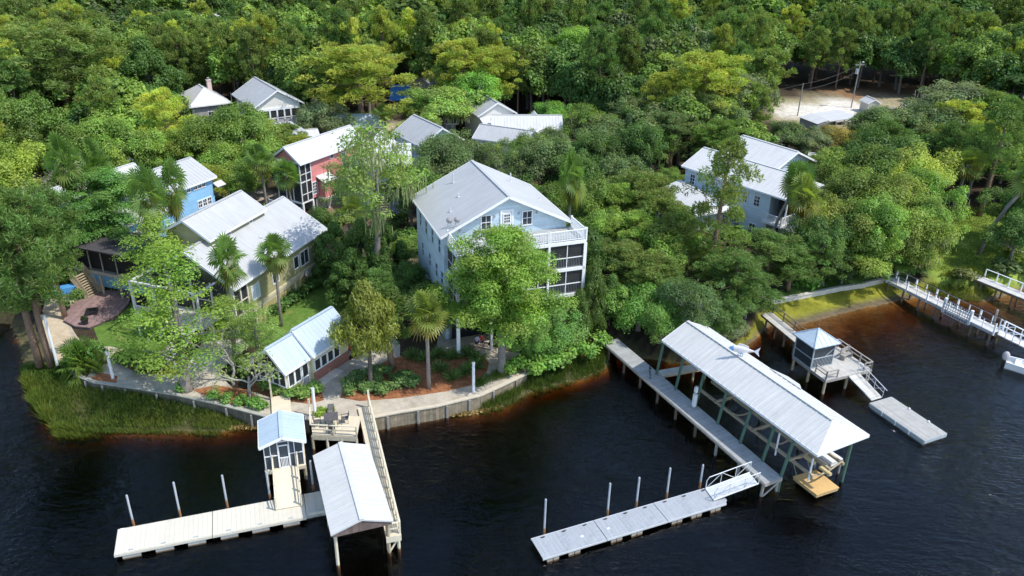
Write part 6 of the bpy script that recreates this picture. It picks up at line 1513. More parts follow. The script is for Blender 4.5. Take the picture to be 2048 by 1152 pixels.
q=MB(); q.ball((0,0,1.3),1.0,12,8,(1.2,.8,.7)); q.build('cover',mat('blue_grey_cover',(.12,.15,.19),.6,.3,2),t,True); q=MB(); q.box(-1,1,-.5,.5,0,.9); q.build('base',GREYB,t)
# white posts
def post(bx,by,ty,label,r=.13,lean=None):
    b=up(bx,by,GZ); h=zat(b,ty)-GZ; t=thing('white_post',label,'post',tuple(b)); q=MB(); q.tube([(0,0,-.2),(0,0,h)],[r,r*.92],10); q.cyl(0,0,h,h+.04,r*1.1,10); q.build('post',WHITEP,t)
    q=MB(); q.ball((.02,0,h+.05),r*.9,8,5,(1,1,.5)); q.build('cap',GREYC,t); return t
post(226,757,703,'white wooden post on the path beside the dwarf palm at the left'); post(947,784,726,'white post at the seawall beside the pine straw bed'); post(631,834,777,'tall white post by the patio platform'); post(114,727,632,'tall pale post between the left trunks and the sandy path',r=.12)
# planting bed flowers, cottage flowers and rock edging
p=up(678,722,GZ); t=thing('rock_edging','low row of grey stones along the brick wall of the cream cottage','rocks',tuple(p))
r_=random.Random(4); q=MB(); a=up(657,732,GZ)-p; b=up(700,708,GZ)-p
for k in range(16): c=a.lerp(b,k/15); q.ball((c.x+r_.uniform(-.15,.15),c.y+r_.uniform(-.15,.15),.12),r_.uniform(.15,.3),7,5,(1,1,.7))
q.build('stones',STONE,t)
p=up(692,708,GZ); t=thing('flower_pot','red and white flowers in a pot beside the brick wall of the cream cottage','flowers',tuple(p)); q=MB(); q.cyl(0,0,0,.4,.22,10,.3); q.build('pot',TIMBER,t)
q=MB(); r_=random.Random(8)
for k in range(26): q.ball((r_.uniform(-.45,.45),r_.uniform(-.35,.35),.5+r_.uniform(0,.35)),.10,6,4)
q.build('blossoms',FLOWER,t); q=MB()
for k in range(9): q.ball((r_.uniform(-.5,.1),r_.uniform(-.2,.4),.65+r_.uniform(0,.35)),.09,6,4)
q.build('white_blossoms',WHITEP,t)
# shell and leaf litter rubble at the foot of the seawall (uncountable)
r=np.random.RandomState(77); line=[up(x,y,0.05) for x,y in ((752,848),(800,840),(870,832),(940,830),(1000,815))]
pts=[]
for a,b in zip(line[:-1],line[1:]):
    for k in range(170): p=a.lerp(b,r.rand()); pts.append((p.x+r.normal()*.15,p.y+abs(r.normal())*.55-.1,.02+r.rand()*.12))
pts+= [(p.x,p.y,p.z) for p in [up(445+r.rand()*85,848+r.rand()*10,.06) for _ in range(220)]]
P=np.array(pts); nn=rdirs(r,len(P),.2); V=quads(P,nn,.12+.08*r.rand(len(P)),.08,r); c0=np.array([.40,.29,.11])*(.5+.8*r.rand(len(P),1)); o=leafmesh('shell_rubble',V,np.repeat(c0,4,0),LEAFA); tag(o,'scattered ochre shells at the water line',None,kind='stuff')

# ================= people =================
def person(px,py,hpx,label,shirt,short,rz,phone=False,bag=False):
    b=up(px,py,GZ+.012); h=(zat(b,py-hpx)-GZ); s=h/1.68
    t=thing('person',label,'person',tuple(b),rz)
    V=[(0,0,.92),(0,.01,1.12),(0,.0,1.32),(0,.01,1.44),(0,.0,1.52),(0,-.02,1.60),
       (-.17,.0,1.37),(-.25,-.02,1.10),(-.20,-.20 if not phone else -.28,.98 if not phone else 1.18),(-.18,-.27 if not phone else -.34,.94 if not phone else 1.26),
       (.17,.0,1.37),(.24,.0,1.10),(.23,-.10,.88),(.22,-.12,.80),
       (-.09,0,.86),(-.10,-.03,.48),(-.10,.02,.09),(-.10,-.12,.03),
       (.09,0,.86),(.10,.03,.48),(.11,.05,.09),(.11,-.09,.03)]
    E=[(0,1),(1,2),(2,3),(3,4),(4,5),(2,6),(6,7),(7,8),(8,9),(2,10),(10,11),(11,12),(12,13),(0,14),(14,15),(15,16),(16,17),(0,18),(18,19),(19,20),(20,21)]
    R=[.13,.12,.12,.055,.085,.08,.055,.042,.034,.036,.055,.042,.034,.036,.085,.06,.04,.035,.085,.06,.04,.035]
    def skin(name,idx,edges,rad,m,verts=V,root=0):
        mp={i:k for k,i in enumerate(idx)}; me=bpy.data.meshes.new(name); me.from_pydata([tuple(c*s for c in verts[i]) for i in idx],[(mp[a],mp[b]) for a,b in edges if a in mp and b in mp],[]); me.materials.append(m)
        o=bpy.data.objects.new(name,me); COL.objects.link(o); o.parent=t; md=o.modifiers.new('skin','SKIN'); 
        for k,i in enumerate(idx): me.skin_vertices[0].data[k].radius=(rad[i]*s,rad[i]*s); me.skin_vertices[0].data[k].use_root=(k==0)
        o.modifiers.new('sub','SUBSURF').levels=1; o.modifiers['sub'].render_levels=2; return o
    skin('body',list(range(22)),E,R,SKIN)
    R2=[x*1.16 for x in R]; R2[6]=R2[10]=.075; R2[7]=R2[11]=.065
    Vs=list(V); Vs[7]=(-.225,-.01,1.20); Vs[11]=(.22,0,1.20); Vs[3]=(0,.01,1.40)
    R2[3]=.07; R2[0]=.155
    skin('shirt',[0,1,2,3,6,7,10,11],[(0,1),(1,2),(2,3),(2,6),(6,7),(2,10),(10,11)],R2,shirt,Vs)
    R3=list(R2); R3[14]=R3[18]=.115; R3[15]=R3[19]=.10; Vp=list(V); Vp[15]=(-.10,-.02,.62); Vp[19]=(.10,.02,.62)
    R3[0]=.15; skin('shorts',[0,14,15,18,19],[(0,14),(14,15),(0,18),(18,19)],R3,short,Vp)
    q=MB(); q.ball((0,.02*s,1.59*s),.112*s,12,8,(1,1.05,1.08)); q.ball((0,.07*s,1.5*s),.085*s,10,6,(1,.8,1.3)); q.build('hair',HAIR,t,True)
    q=MB(); q.ball((0,-.10*s,1.555*s),.018*s,6,4); q.build('nose',SKIN,t)
    for sx in (-1,1): q=MB(); q.ball((sx*.035*s,-.085*s,1.58*s),.012*s,6,4); q.build('eye',BLACK,t)
    for sx,hv in ((-1,V[9]),(1,V[13])):
        q=MB()
        for k in range(4): q.tube([tuple(c*s for c in (hv[0]+(k-1.5)*.018,hv[1]-.02,hv[2])),tuple(c*s for c in (hv[0]+(k-1.5)*.02,hv[1]-.07,hv[2]-.02)),tuple(c*s for c in (hv[0]+(k-1.5)*.02,hv[1]-.08,hv[2]-.05))],.009*s,5)
        q.tube([tuple(c*s for c in (hv[0]-sx*.03,hv[1],hv[2])),tuple(c*s for c in (hv[0]-sx*.06,hv[1]-.05,hv[2]+.01))],.010*s,5); q.build('fingers',SKIN,t)
    for sx,f in ((-1,V[17]),(1,V[21])): q=MB(); q.ball((f[0]*s,(f[1]+.03)*s,.035*s),.05*s,8,5,(.9,2.3,.7)); q.build('shoe',WHITEP if phone else BLACK,t)
    return t
person(954,698.5,28.5,'person in a lilac top and navy shorts raising both hands in front, on the path','LILAC' and LILAC,NAVY,.6+PI*.0,True)
person(963.5,696,28,'person in a red top and dark shorts standing just behind the person in lilac',RED,NAVY,.2)
# ================= vegetation placement =================
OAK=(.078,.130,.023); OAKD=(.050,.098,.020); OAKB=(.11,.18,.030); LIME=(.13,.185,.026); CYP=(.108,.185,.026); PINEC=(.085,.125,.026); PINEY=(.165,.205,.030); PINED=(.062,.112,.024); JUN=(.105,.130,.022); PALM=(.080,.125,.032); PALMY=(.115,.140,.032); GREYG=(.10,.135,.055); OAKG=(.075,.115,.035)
T=tree_top; Bt=tree_base
# --- left bank
Bt('pine',78,724,392,150,PINED,'large dark tree leaning at the left water edge, trunk nearest the water')
Bt('pine',100,724,410,135,PINED,'dark pine behind the left bank trunks, second trunk from the water')
T('pine',25,430,15,140,PINED,'dark pine at the left edge above the shaded water')
T('pine',70,400,13,110,PINED,'dark olive pine filling the left edge beside the white roof')
T('bare',45,292,9,110,(.09,.12,.05),'grey leafless tree standing at the left edge')
tree_at('palm',115,293,77,84,PALM,'cabbage palm with grey trunk before the white roof at the left')
tree_at('palm',187,300,80,70,PALM,'cabbage palm right beside the leftmost palm')
T('cypress',205,362,11,165,(.075,.16,.032),'fresh green cypress in front of the bright blue house')
tree_at('palm',290,352,72.5,84,PALM,'palm before the bright blue house, left of a pair')
tree_at('palm',336,342,74,72,PALM,'palm before the bright blue house, right of a pair')
T('palm',245,442,6.5,90,PALMY,'yellowing palm beside the dark timber porch')
Bt('cypressthin',374,780,505,215,CYP,'tall light green cypress on the path in front of the olive house')
T('cypressthin',300,455,10,150,CYP,'feathery lime green cypress between timber porch and olive house')
Bt('palm',470,700,482,92,PALM,'palm at the front corner of the olive house')
Bt('palm',563,652,476,84,PALM,'tall palm with bare grey trunk on the lawn beside the olive house')
Bt('bare',497,795,655,150,(.13,.19,.05),'half bare grey cypress beside the porch of the cream cottage')
Bt('bare',468,770,640,120,(.11,.16,.05),'thin twiggy tree left of the cream cottage')
Bt('cypressthin',470,715,600,90,(.12,.19,.04),'feathery young cypress at the corner of the olive house')
T('cypressthin',505,620,6.5,110,(.12,.19,.04),'feathery cypress overhanging the roof of the cream cottage')
p=up(165,735,GZ); plant('palmlow',(p.x,p.y,GZ-.6),3.2,4.6,PALM,'bushy dwarf palm on the bank beside the white post')
p=up(180,740,GZ); plant('palmlow',(p.x,p.y,GZ-.8),2.6,3.8,PALMY,'low palm clump spilling over the left seawall')
Bt('juniper',741,773,584,125,JUN,'dense olive juniper with bare trunk beside the cream cottage')
Bt('pinethin',786,738,548,125,PINED,'dark tree with leaning grey trunk behind the front palm',tilt=(0,.12))
p=up(858,776,GZ); Bt('palm',858,776,596,112,PALMY,'stout palm on the pine straw bed in front of the tall blue house')
Bt('cypress',1003,749,478,210,CYP,'big lime green cypress in front of the tall blue house',proto=0,rz=2.0)
T('willow',1105,618,5.5,120,(.085,.17,.035),'bushy bright green tree leaning over the water right of the big cypress')
T('willow',1062,650,4.0,80,(.095,.19,.035),'low bright green bush between the big cypress and the shore')
T('column',1188,545,8,55,(.055,.095,.02),'slim dark upright juniper right of the stacked porches')
T('column',1160,590,6,42,(.055,.095,.02),'short upright juniper at the corner of the stacked porches')
# mossy cypress and dark trees between the houses
Bt('highcypress',763,604,268,185,(.11,.17,.035),'tall mossy cypress with long bare trunk between the olive and tall blue houses')
T('highcypress',690,330,11,90,(.085,.14,.035),'moss hung tree beside the pink house')
T('mossoak',905,255,11,110,(.07,.11,.035),'moss draped oak on the left behind the tall blue house roof')
T('palm',705,400,8,62,PALMY,'small yellowish palm right of the olive house roof')
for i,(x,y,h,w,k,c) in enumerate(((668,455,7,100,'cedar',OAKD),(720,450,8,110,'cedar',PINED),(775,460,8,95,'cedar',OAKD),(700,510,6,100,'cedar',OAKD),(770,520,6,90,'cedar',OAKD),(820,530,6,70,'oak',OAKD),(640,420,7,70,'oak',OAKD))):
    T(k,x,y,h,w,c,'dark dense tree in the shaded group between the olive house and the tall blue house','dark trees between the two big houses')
for i,(x,y,h,w,c) in enumerate(((860,285,10,130,OAKG),(820,335,9,100,OAKD),(1010,290,9.5,100,OAKG),(1090,285,10,130,OAKG),(900,590,5,80,PINED),(860,575,5.5,85,PINED),(835,600,4,60,OAKD),(903,566,4,56,OAKD))):
    T('mossoak' if i in(0,2) else 'oak',x,y,h,w,c,['broad grey green oak just behind the left roof edge of the tall blue house','dark oak left of the tall blue house roof','grey green oak behind the roof ridge of the tall blue house','oak behind the right roof slope of the tall blue house','dark bush at the front left corner of the tall blue house','dark low tree left of the big cypress foot','small dark bush between palm and tall blue house','small oak under the stacked porches behind the big cypress'][i])
tree_at('palm',1143,322,80,76,PALM,'palm standing behind the right roof edge of the tall blue house')
# right of the tall house
LB='green tree in the thick grove right of the tall blue house'
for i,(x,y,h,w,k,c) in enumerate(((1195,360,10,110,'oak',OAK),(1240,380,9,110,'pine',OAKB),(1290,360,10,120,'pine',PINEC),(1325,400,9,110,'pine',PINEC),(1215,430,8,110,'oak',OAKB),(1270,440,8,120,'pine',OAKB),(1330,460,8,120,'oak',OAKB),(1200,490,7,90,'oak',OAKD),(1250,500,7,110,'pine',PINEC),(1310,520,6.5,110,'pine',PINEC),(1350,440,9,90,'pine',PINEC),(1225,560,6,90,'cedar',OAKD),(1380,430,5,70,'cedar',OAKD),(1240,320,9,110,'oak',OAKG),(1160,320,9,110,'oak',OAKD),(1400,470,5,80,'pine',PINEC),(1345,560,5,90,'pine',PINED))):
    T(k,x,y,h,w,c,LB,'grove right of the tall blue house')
T('palm',1272,520,6,80,(.07,.10,.03),'dark palm hidden in the grove right of the tall blue house')
Bt('palm',1373,556,480,78,PALMY,'small palm with yellow fronds before the white roofed annex')
T('willow',1285,565,7,125,(.10,.20,.035),'big bright green shoreline tree left of the boathouse roof')
T('willow',1330,600,5.5,95,(.095,.18,.035),'bright green tree overhanging the shore end of the boathouse roof')
T('mossoak',1400,565,7,120,(.06,.105,.03),'moss hung oak on the shore behind the boathouse')
T('oak',1450,600,5.5,95,OAKD,'dark round shoreline oak right of the moss hung oak')
T('oak',1500,575,6,110,OAKD,'dark oak at the inner end of the tidal flat')
T('willow',1455,640,3,75,GREYG,'low grey green bush at the water behind the boathouse roof')
T('willow',1395,640,3.5,75,(.10,.19,.035),'low bright bush touching the boathouse roof')
Bt('pinethin',1412,600,280,120,PINEC,'tall slender pine with open tufts in front of the annex')
T('pine',1548,476,10,135,PINED,'dark pine in front of the long grey blue house')
T('pine',1480,520,7,120,PINED,'dark pine at the left of the grassy flat')
T('pine',1590,500,8,110,PINED,'dark pine right of the two leaning palms')
T('pine',1440,510,6,100,PINEC,'olive pine between annex and shore')
tree_at('palmlean',1555,345,83,84,PALM,'palm leaning right before the long grey blue house',rz=0.0)
tree_at('palm',1612,365,82,84,PALMY,'full brownish palm beside the balcony of the long grey blue house')
Bt('palm',1655,385,300,66,PALMY,'palm behind the right end of the long grey blue house')
LR='broad green oak in the large grove on the right bank'
for i,(x,y,h,w,c) in enumerate(((1700,295,10,120,OAK),(1755,300,10.5,130,OAK),(1830,300,10.5,130,OAKB),(1720,350,10,130,OAK),(1790,345,10.5,140,OAKB),(1860,345,10,100,OAKB),(1690,405,9,120,OAK),(1760,405,9.5,130,OAKB),(1830,400,9.5,130,OAKB),(1862,400,9,90,OAKB),(1650,440,8,100,OAKD),(1720,465,8,120,OAKB),(1795,460,8,130,OAKB),(1842,450,7.5,90,OAKB),(1660,500,6.5,90,OAKD),(1740,510,6,100,OAKD),(1690,530,5,90,OAKD),(1810,500,5.5,80,OAK))):
    kk=random.Random(i).uniform(.75,1.25); T('oak' if i%4 else 'mossoak',x,y,h,w,(c[0]*kk*random.Random(i+50).uniform(.9,1.25),c[1]*kk,c[2]*kk),LR,'grove of oaks on the right bank')
T('palm',1938,305,9,80,PALMY,'palm with brown skirt behind the leaning palm at the right')
Bt('palmlean',1957,509,328,88,PALM,'tall palm leaning right on the sunny lawn',rz=-.35)
Bt('palm',1817,548,490,60,PALMY,'small palm at the shore end of the white railed boardwalk')
Bt('pinethin',1958,432,200,90,PINED,'tall dark pine with crooked bare trunk behind the leaning palm')
Bt('oak',2024,492,375,105,OAKD,'dark oak on the lawn at the right edge')
T('oak',2050,430,7,90,OAKD,'dark oak cut by the right picture edge')
T('willow',2020,262,4.5,85,(.27,.19,.025),'golden yellow tree below the white camper at the right edge')
T('willow',2045,272,4.5,60,(.30,.18,.02),'orange tinged bush at the right picture edge')
for i,(x,y,h,w,c,lab) in enumerate(((1925,172,10,150,GREYG,'broad pale green oak below the white trailers'),(1870,215,9,110,OAKG,'grey green oak left of the broad pale oak'),(1780,222,8,120,OAKG,'rounded grey green tree hiding the low shed'),(1990,185,10,110,OAK,'oak in front of the arched white shelter'),(1760,240,6.5,70,LIME,'lime green small tree beside the dry yard'),(1890,250,7,80,(.16,.19,.03),'yellow green bush behind the right grove'),(1660,255,5.5,70,(.14,.13,.03),'olive brown bush at the edge of the dry yard'),(1630,262,6,75,GREYG,'soft grey green tree below the carport'),(1690,262,6,70,(.17,.15,.03),'small rusty green tree at the corner of the dry yard'),(1580,245,7,80,OAKG,'oak left of the carport'),(1850,232,7,70,LIME,'bright tree between the pale oaks'),(1950,265,8,90,OAK,'oak under the tall crooked pine'))):
    T('oak',x,y,h,w,c,lab)
T('bare',1520,235,8,90,(.08,.10,.05),'grey leafless tree behind the white gable house')
# middle distance
Bt('pine',725,268,98,165,PINEY,'big yellow green pine with tall trunk between the far roofs')
T('oak',885,178,9,140,(.14,.215,.045),'bright round oak behind the grey gable roof')
T('oak',840,240,6,70,(.13,.20,.04),'bright small oak left of the grey gable roof')
T('palm',770,214,6,64,PALM,'palm beside the trunk of the big yellow green pine')
T('palm',818,212,6,52,(.06,.08,.03),'darker palm in front of the dark shingle roof')
T('palm',724,224,4,42,PALMY,'yellow palm at the foot of the big yellow green pine')
T('willow',640,198,7.5,105,GREYG,'grey green tree right of the white porch house')
T('bare',615,180,8,60,(.12,.14,.10),'pale bare mossy tree beside the white porch house')
T('oak',385,252,9,100,LIME,'lime yellow oak in front of the hip roofed house')
T('oak',440,225,7,90,OAKG,'soft green oak before the hip roofed house')
T('oak',500,240,7,90,LIME,'lime yellow oak before the white porch house')
T('oak',520,285,8,110,OAKB,'green oak left of the pink house')
tree_at('palm',520,300,95,72,PALM,'palm close to the left porch of the pink house')
tree_at('palm',575,328,92,70,PALM,'palm before the dark porch of the pink house')
T('oak',450,290,8,110,OAKB,'oak behind the bright blue house yard'); T('oak',480,325,6.5,90,OAKB,'oak at the parking court left of the pink house')
T('oak',200,240,10,130,OAKB,'bright oak behind the two left palms'); T('oak',150,262,9,100,OAK,'oak at the left below the tall leaning pine'); T('oak',265,262,9,100,OAKB,'bright oak above the old shed'); T('oak',330,268,8,80,OAKB,'oak above the bright blue house roof'); T('oak',355,330,6,70,OAKD,'dark oak between the old shed and bright blue house')
Bt('pine',145,270,52,165,PINEC,'very tall pine with leaning grey trunk at the upper left',tilt=(0,-.10))
T('cedar',285,92,15,125,OAKD,'big dark oak left of the hip roofed house')
T('oak',222,112,12,80,LIME,'lime green tree beside the big dark oak')
T('pine',925,92,14,115,PINEY,'yellow green pine above the bright round oak'); T('pine',990,105,13,95,PINEY,'yellowish pine behind the white chimney'); T('oak',955,148,10,120,(.10,.20,.03),'bright green tree behind the white chimney')
T('cypress',1150,72,14,150,(.115,.205,.03),'tall bright green tree with a bare crown tip'); T('bare',1148,70,14,70,(.1,.14,.05),'bare grey top rising from the tall bright green tree')
Bt('pine',1393,300,110,140,PINEY,'golden green pine above the long grey blue house')
T('pine',1340,160,12,90,PINEY,'smaller golden pine left of the tallest golden pine')
T('oak',1480,150,12,130,GREYG,'pale green tree right of the golden pine'); T('oak',1500,108,13,100,OAKB,'green oak behind the pale tree'); T('oak',1460,215,9,90,OAKG,'olive oak beneath the pale tree')
T('oak',1105,205,6.5,70,(.10,.20,.035),'small fresh green tree in front of the long white roof')
for i,(x,y,h,w,k) in enumerate(((1180,215,8,110,'mossoak'),(1230,225,8,120,'mossoak'),(1280,195,9,100,'oak'),(1305,250,8,110,'mossoak'),(1350,235,9,100,'pine'),(1195,265,8,110,'oak'),(1440,250,9,90,'pine'),(1420,200,10,90,'pine'),(1100,260,7,90,'oak'),(1050,275,7.5,90,'oak'))):
    T(k,x,y,h,w,OAKG if i%3 else OAK,'mid green tree between the far white roofs and the grove','trees between the far roofs and the grove')
# low planting
r=random.Random(21)
lab='low rounded green shrub in the pine straw bed before the tall blue house'
for x,y in ((700,772),(718,760),(735,785),(755,770),(770,752),(790,760),(800,775),(815,755),(745,750),(780,785),(765,785),(820,770),(700,790),(728,775)):
    p=up(x+r.uniform(-4,4),y+r.uniform(-3,3),GZ); plant('shrub',tuple(p),r.uniform(.7,1.0),r.uniform(1.2,1.9),(.07,.13,.035),lab,'low shrubs in the pine straw bed')
lab='spiky green clump in the pine straw bed around the stout palm'
for x,y in ((825,715),(850,720),(875,712),(905,757),(930,745),(950,735),(955,720),(905,715),(935,710),(880,740)):
    p=up(x,y,GZ); plant('spiky',tuple(p),1.1,1.3,(.065,.115,.03),lab,'spiky clumps in the pine straw bed')
lab='low hedge bush along the front of the cream cottage'
for x,y in ((535,778),(550,783),(566,788),(582,793),(600,795),(618,792),(632,786)):
    p=up(x,y,GZ); plant('shrub',tuple(p),1.0,1.7,(.08,.15,.03),lab,'hedge in front of the cream cottage')
lab='clipped dark green hedge bush along the slatted side of the olive house'
for x,y in ((548,632),(560,622),(573,613),(586,604),(600,594),(614,584),(627,575)):
    p=up(x,y,GZ); plant('shrub',tuple(p),1.3,1.8,(.045,.10,.02),lab,'hedge beside the olive house')
lab='clipped dark green hedge bush at the left of the shore path'
for x,y in ((243,726),(258,731),(274,735),(290,738),(306,740),(322,741),(255,718),(275,722),(295,726),(315,729)):
    p=up(x,y,GZ); plant('shrub',tuple(p),1.0,1.5,(.04,.09,.02),lab,'hedge by the left of the shore path')
lab='small green bush behind the left seawall'
for x,y in ((430,798),(455,803),(480,808),(505,812),(520,818),(362,782)):
    p=up(x,y,GZ); plant('shrub',tuple(p),.8,1.3,(.075,.16,.03),lab,'bushes behind the left seawall')
for x,y in ((640,832),(660,829)):
    p=up(x,y,GZ); plant('shrub',tuple(p),.7,1.2,(.13,.20,.03),'yellow green bush at the back edge of the patio platform','bushes by the patio platform')
lab='leafy shore bush under the big cypress'
for x,y in ((1020,745),(1040,738),(1060,728),(1085,728),(1110,722),(1135,712),(1075,748),(1100,738),(1130,730),(1160,705),(1180,715),(1200,690)):
    p=up(x,y,GZ); plant('shrub',tuple(p),1.3,2.0,(.09,.18,.03),lab,'shore bushes under the big cypress')
# --- grasses and reeds: far too many to count
def blades(name,label,polys,n,h,w,col,seed,zfun,bend=.25):
    r=np.random.RandomState(seed); P=[]
    poly=np.array(pxpoly(polys,.3)); lo,hi=poly.min(0),poly.max(0)
    while len(P)<n:
        c=lo+(hi-lo)*r.rand(n*3,2); k=pip([tuple(p) for p in poly],c[:,0],c[:,1]); c=c[k]; nz=vnoise(c[:,0],c[:,1],.8,seed); c=c[(nz+r.normal(size=len(c))*.35>-.45)&(pdist([tuple(q_) for q_ in poly],c[:,0],c[:,1])>(.25+.5*np.abs(vnoise(c[:,0],c[:,1],1.3,seed+7)))*(1 if h>.6 else 0))]; P+=c.tolist()
    P=np.array(P[:n]); z=zfun(P[:,0],P[:,1]); B=np.column_stack([P,z]); hh=h*(.5+.8*r.rand(n))*(1+.3*vnoise(P[:,0],P[:,1],.5,seed+1)); a=r.rand(n)*6.28
    dx=np.column_stack([np.cos(a),np.sin(a),np.zeros(n)]); t=B+np.column_stack([r.normal(size=n)*bend,r.normal(size=n)*bend,np.ones(n)])*hh[:,None]; m=(B+t)/2+np.array([0,0,.08])*hh[:,None]
    V=np.stack([B-dx*w,m+dx*w*.7,t,m-dx*w*.7],1).reshape(-1,3)
    c=np.array(col)*(.6+.8*r.rand(n,1)); y=np.clip(vnoise(P[:,0],P[:,1],.45,seed+2),-1,1)[:,None]*.5+.5; y=np.clip(y*1.5-.4,0,1); c=c*(1-y*.8)+np.array([.18,.21,.04])*(y*.8)*(.6+.8*r.rand(n,1))
    o=leafmesh(name,V,np.repeat(c,4,0),LEAFA); return tag(o,label,None,kind='stuff')
from mathutils import bvhtree
def gz(x,y):
    i=np.clip(np.searchsorted(xs,x)-1,0,nx-2); j=np.clip(np.searchsorted(ys,y)-1,0,ny-2)
    return np.minimum.reduce([Z[j,i],Z[j+1,i],Z[j,i+1],Z[j+1,i+1]])
blades('marsh_grass','dense marsh grass between the left seawall and the river',[(38,725),(120,735),(150,760),(230,785),(340,800),(430,818),(520,842),(500,852),(440,868),(300,868),(200,864),(112,870),(70,815),(45,770)],21000,.52,.038,(.075,.150,.028),3,gz)
blades('reed_bank','tall reeds along the outer edge of the left marsh',[(36,735),(70,760),(95,810),(130,850),(200,850),(215,868),(112,876),(68,822),(42,772)],5500,.9,.04,(.13,.19,.03),5,gz,.3)
blades('shore_grass','grass tufts at the foot of the seawall right of the tan boardwalk',[(950,800),(1010,775),(1060,745),(1090,725),(1150,700),(1215,680),(1222,735),(1190,752),(1100,780),(1050,800),(1000,822),(955,828)],11000,.7,.03,(.085,.14,.025),8,gz)
blades('bank_grass','grass along the cap of the seawall under the big cypress',[(945,786),(1000,760),(1060,735),(1075,745),(1010,775),(955,795)],2500,.5,.03,(.09,.17,.03),9,lambda x,y:np.full(x.shape,GZ))
blades('flat_grass','rough grass between the two right boardwalks',[(1850,575),(1935,552),(1990,585),(1960,600),(1890,592)],4500,.6,.03,(.13,.17,.03),12,gz)
blades('lawn_grass','grass of the sunny lawn on the right',[(1850,556),(1872,490),(1930,430),(2048,410),(2100,500),(2048,550),(1960,564)],26000,.16,.05,(.15,.24,.04),14,lambda x,y:np.full(x.shape,GZ),.5)
# tree litter under the shore
# ================= filler trees and the forest =================
HB=[(o.location.x,o.location.y) for o in []]
houses=[]
for x,y,yaw,L,W,m in ((-.42,66.94,1.93,11,13,3.2),(-29.43,65.65,1.24,16,10,3.0),(-43.45,77.87,1.11,14,18,3.0),(-28.37,95.86,1.06,12.5,5,2.6),(-19.8,98.8,1.39,10,7,2.5),(-18.22,58.31,1.06,5,5,3.0),(34.96,91.07,2.26,16,9,3.0),(25.3,92.3,2.03,9,8,2.5),(30.5,106.5,-.95,9,9,2.5),(-38.4,129.9,2.17,11.5,8.4,2.5),(-52.4,137.5,2.17,9.5,7,2.5),(-3,132.3,1.97,8,7,2.5),(-3.87,126.9,.06,11,6,2.5),(-5.39,121.4,-.4,11.5,6,2.5),(-10.62,115.6,2.18,9,7.4,2.5),(-50.47,101.93,2.57,7,5,2),(57.76,141.1,1.92,6,9,2.5)):
    houses.append((x,y,math.cos(yaw),math.sin(yaw),L,W/2,m))
def inhouse(x,y,extra=0):
    for hx_,hy_,c,s,L,w,m in houses:
        u=c*(x-hx_)+s*(y-hy_); v=-s*(x-hx_)+c*(y-hy_)
        if -m-extra<u<L+m+extra and abs(v)<w+m+extra: return True
    return False
# sight windows of the photo which nearer trees must leave open: (x0,y0,x1,y1, distance beyond which anything may stand)
CLEAR=[(60,60,170,262,150),(820,320,1170,620,72),(860,600,1000,712,70),(370,390,660,680,84),(250,310,445,480,98),(90,325,310,445,104),(545,245,725,415,112),(670,255,835,410,112),(350,160,460,235,152),(475,155,605,266,145),(935,188,1160,292,142),(840,252,940,292,126),(1360,272,1560,400,112),(1340,365,1500,450,104),(1500,380,1670,500,98),(1540,190,1765,300,170),(1730,195,1860,240,176),(1500,540,2048,1152,75),(0,690,1500,1152,54),(500,540,720,700,72),(90,480,285,690,84),(1880,400,2048,620,92),(640,235,840,305,140),(685,200,840,240,156),(775,165,870,215,170),(1940,165,2048,260,178),(200,300,330,340,110),(400,355,560,430,98),(1150,325,1370,372,104),(1640,165,1920,215,190),(1325,100,1445,300,110),(620,95,790,262,140),(1080,70,1235,215,130),(60,290,250,400,112),(1125,320,1180,450,72),(1600,300,1680,400,90)]
def blocked(x,y,h,rad):
    for z,dx in ((h*.95,0),(h*.6,0),(h*.6,rad*.8),(h*.6,-rad*.8),(h*.3,0)):
        px,py=proj((x+dx,y,GZ+z)); dist=math.hypot(x,y)
        for a,b,c,d,dd in CLEAR:
            if a<px<c and b<py<d and dist<dd+2: return True
    return False
heroes=[(o.location.x,o.location.y,(o.scale.x*PRAD.get('oak'))) for o in COL.objects if o.parent is None and o.get('category')=='tree' and o.get('label')]
FOOT=[(-62,70),(-70,95)]
rf=random.Random(99)
cand=[]
def jgrid(y0,y1,step):
    y=y0
    while y<y1:
        half=max(60,y*.78+14); x=-half
        while x<half:
            cand.append((x+rf.uniform(-.42,.42)*step,y+rf.uniform(-.42,.42)*step,step)); x+=step
        y+=step*.9
jgrid(62,150,5.6); jgrid(150,232,6.2); jgrid(232,330,8.5)
roadp=pxpoly([(1530,190),(1640,186),(1760,180),(1780,235),(1790,262),(1745,305),(1690,290),(1590,262),(1530,255)],GZ)
landp=PLAT
fill=[]; far=[]
cx_=np.array([c[0] for c in cand]); cy_=np.array([c[1] for c in cand])
onland=pip(landp,cx_,cy_)&(pdist(landp,cx_,cy_)>2.0); onroad=pip(roadp,cx_,cy_)
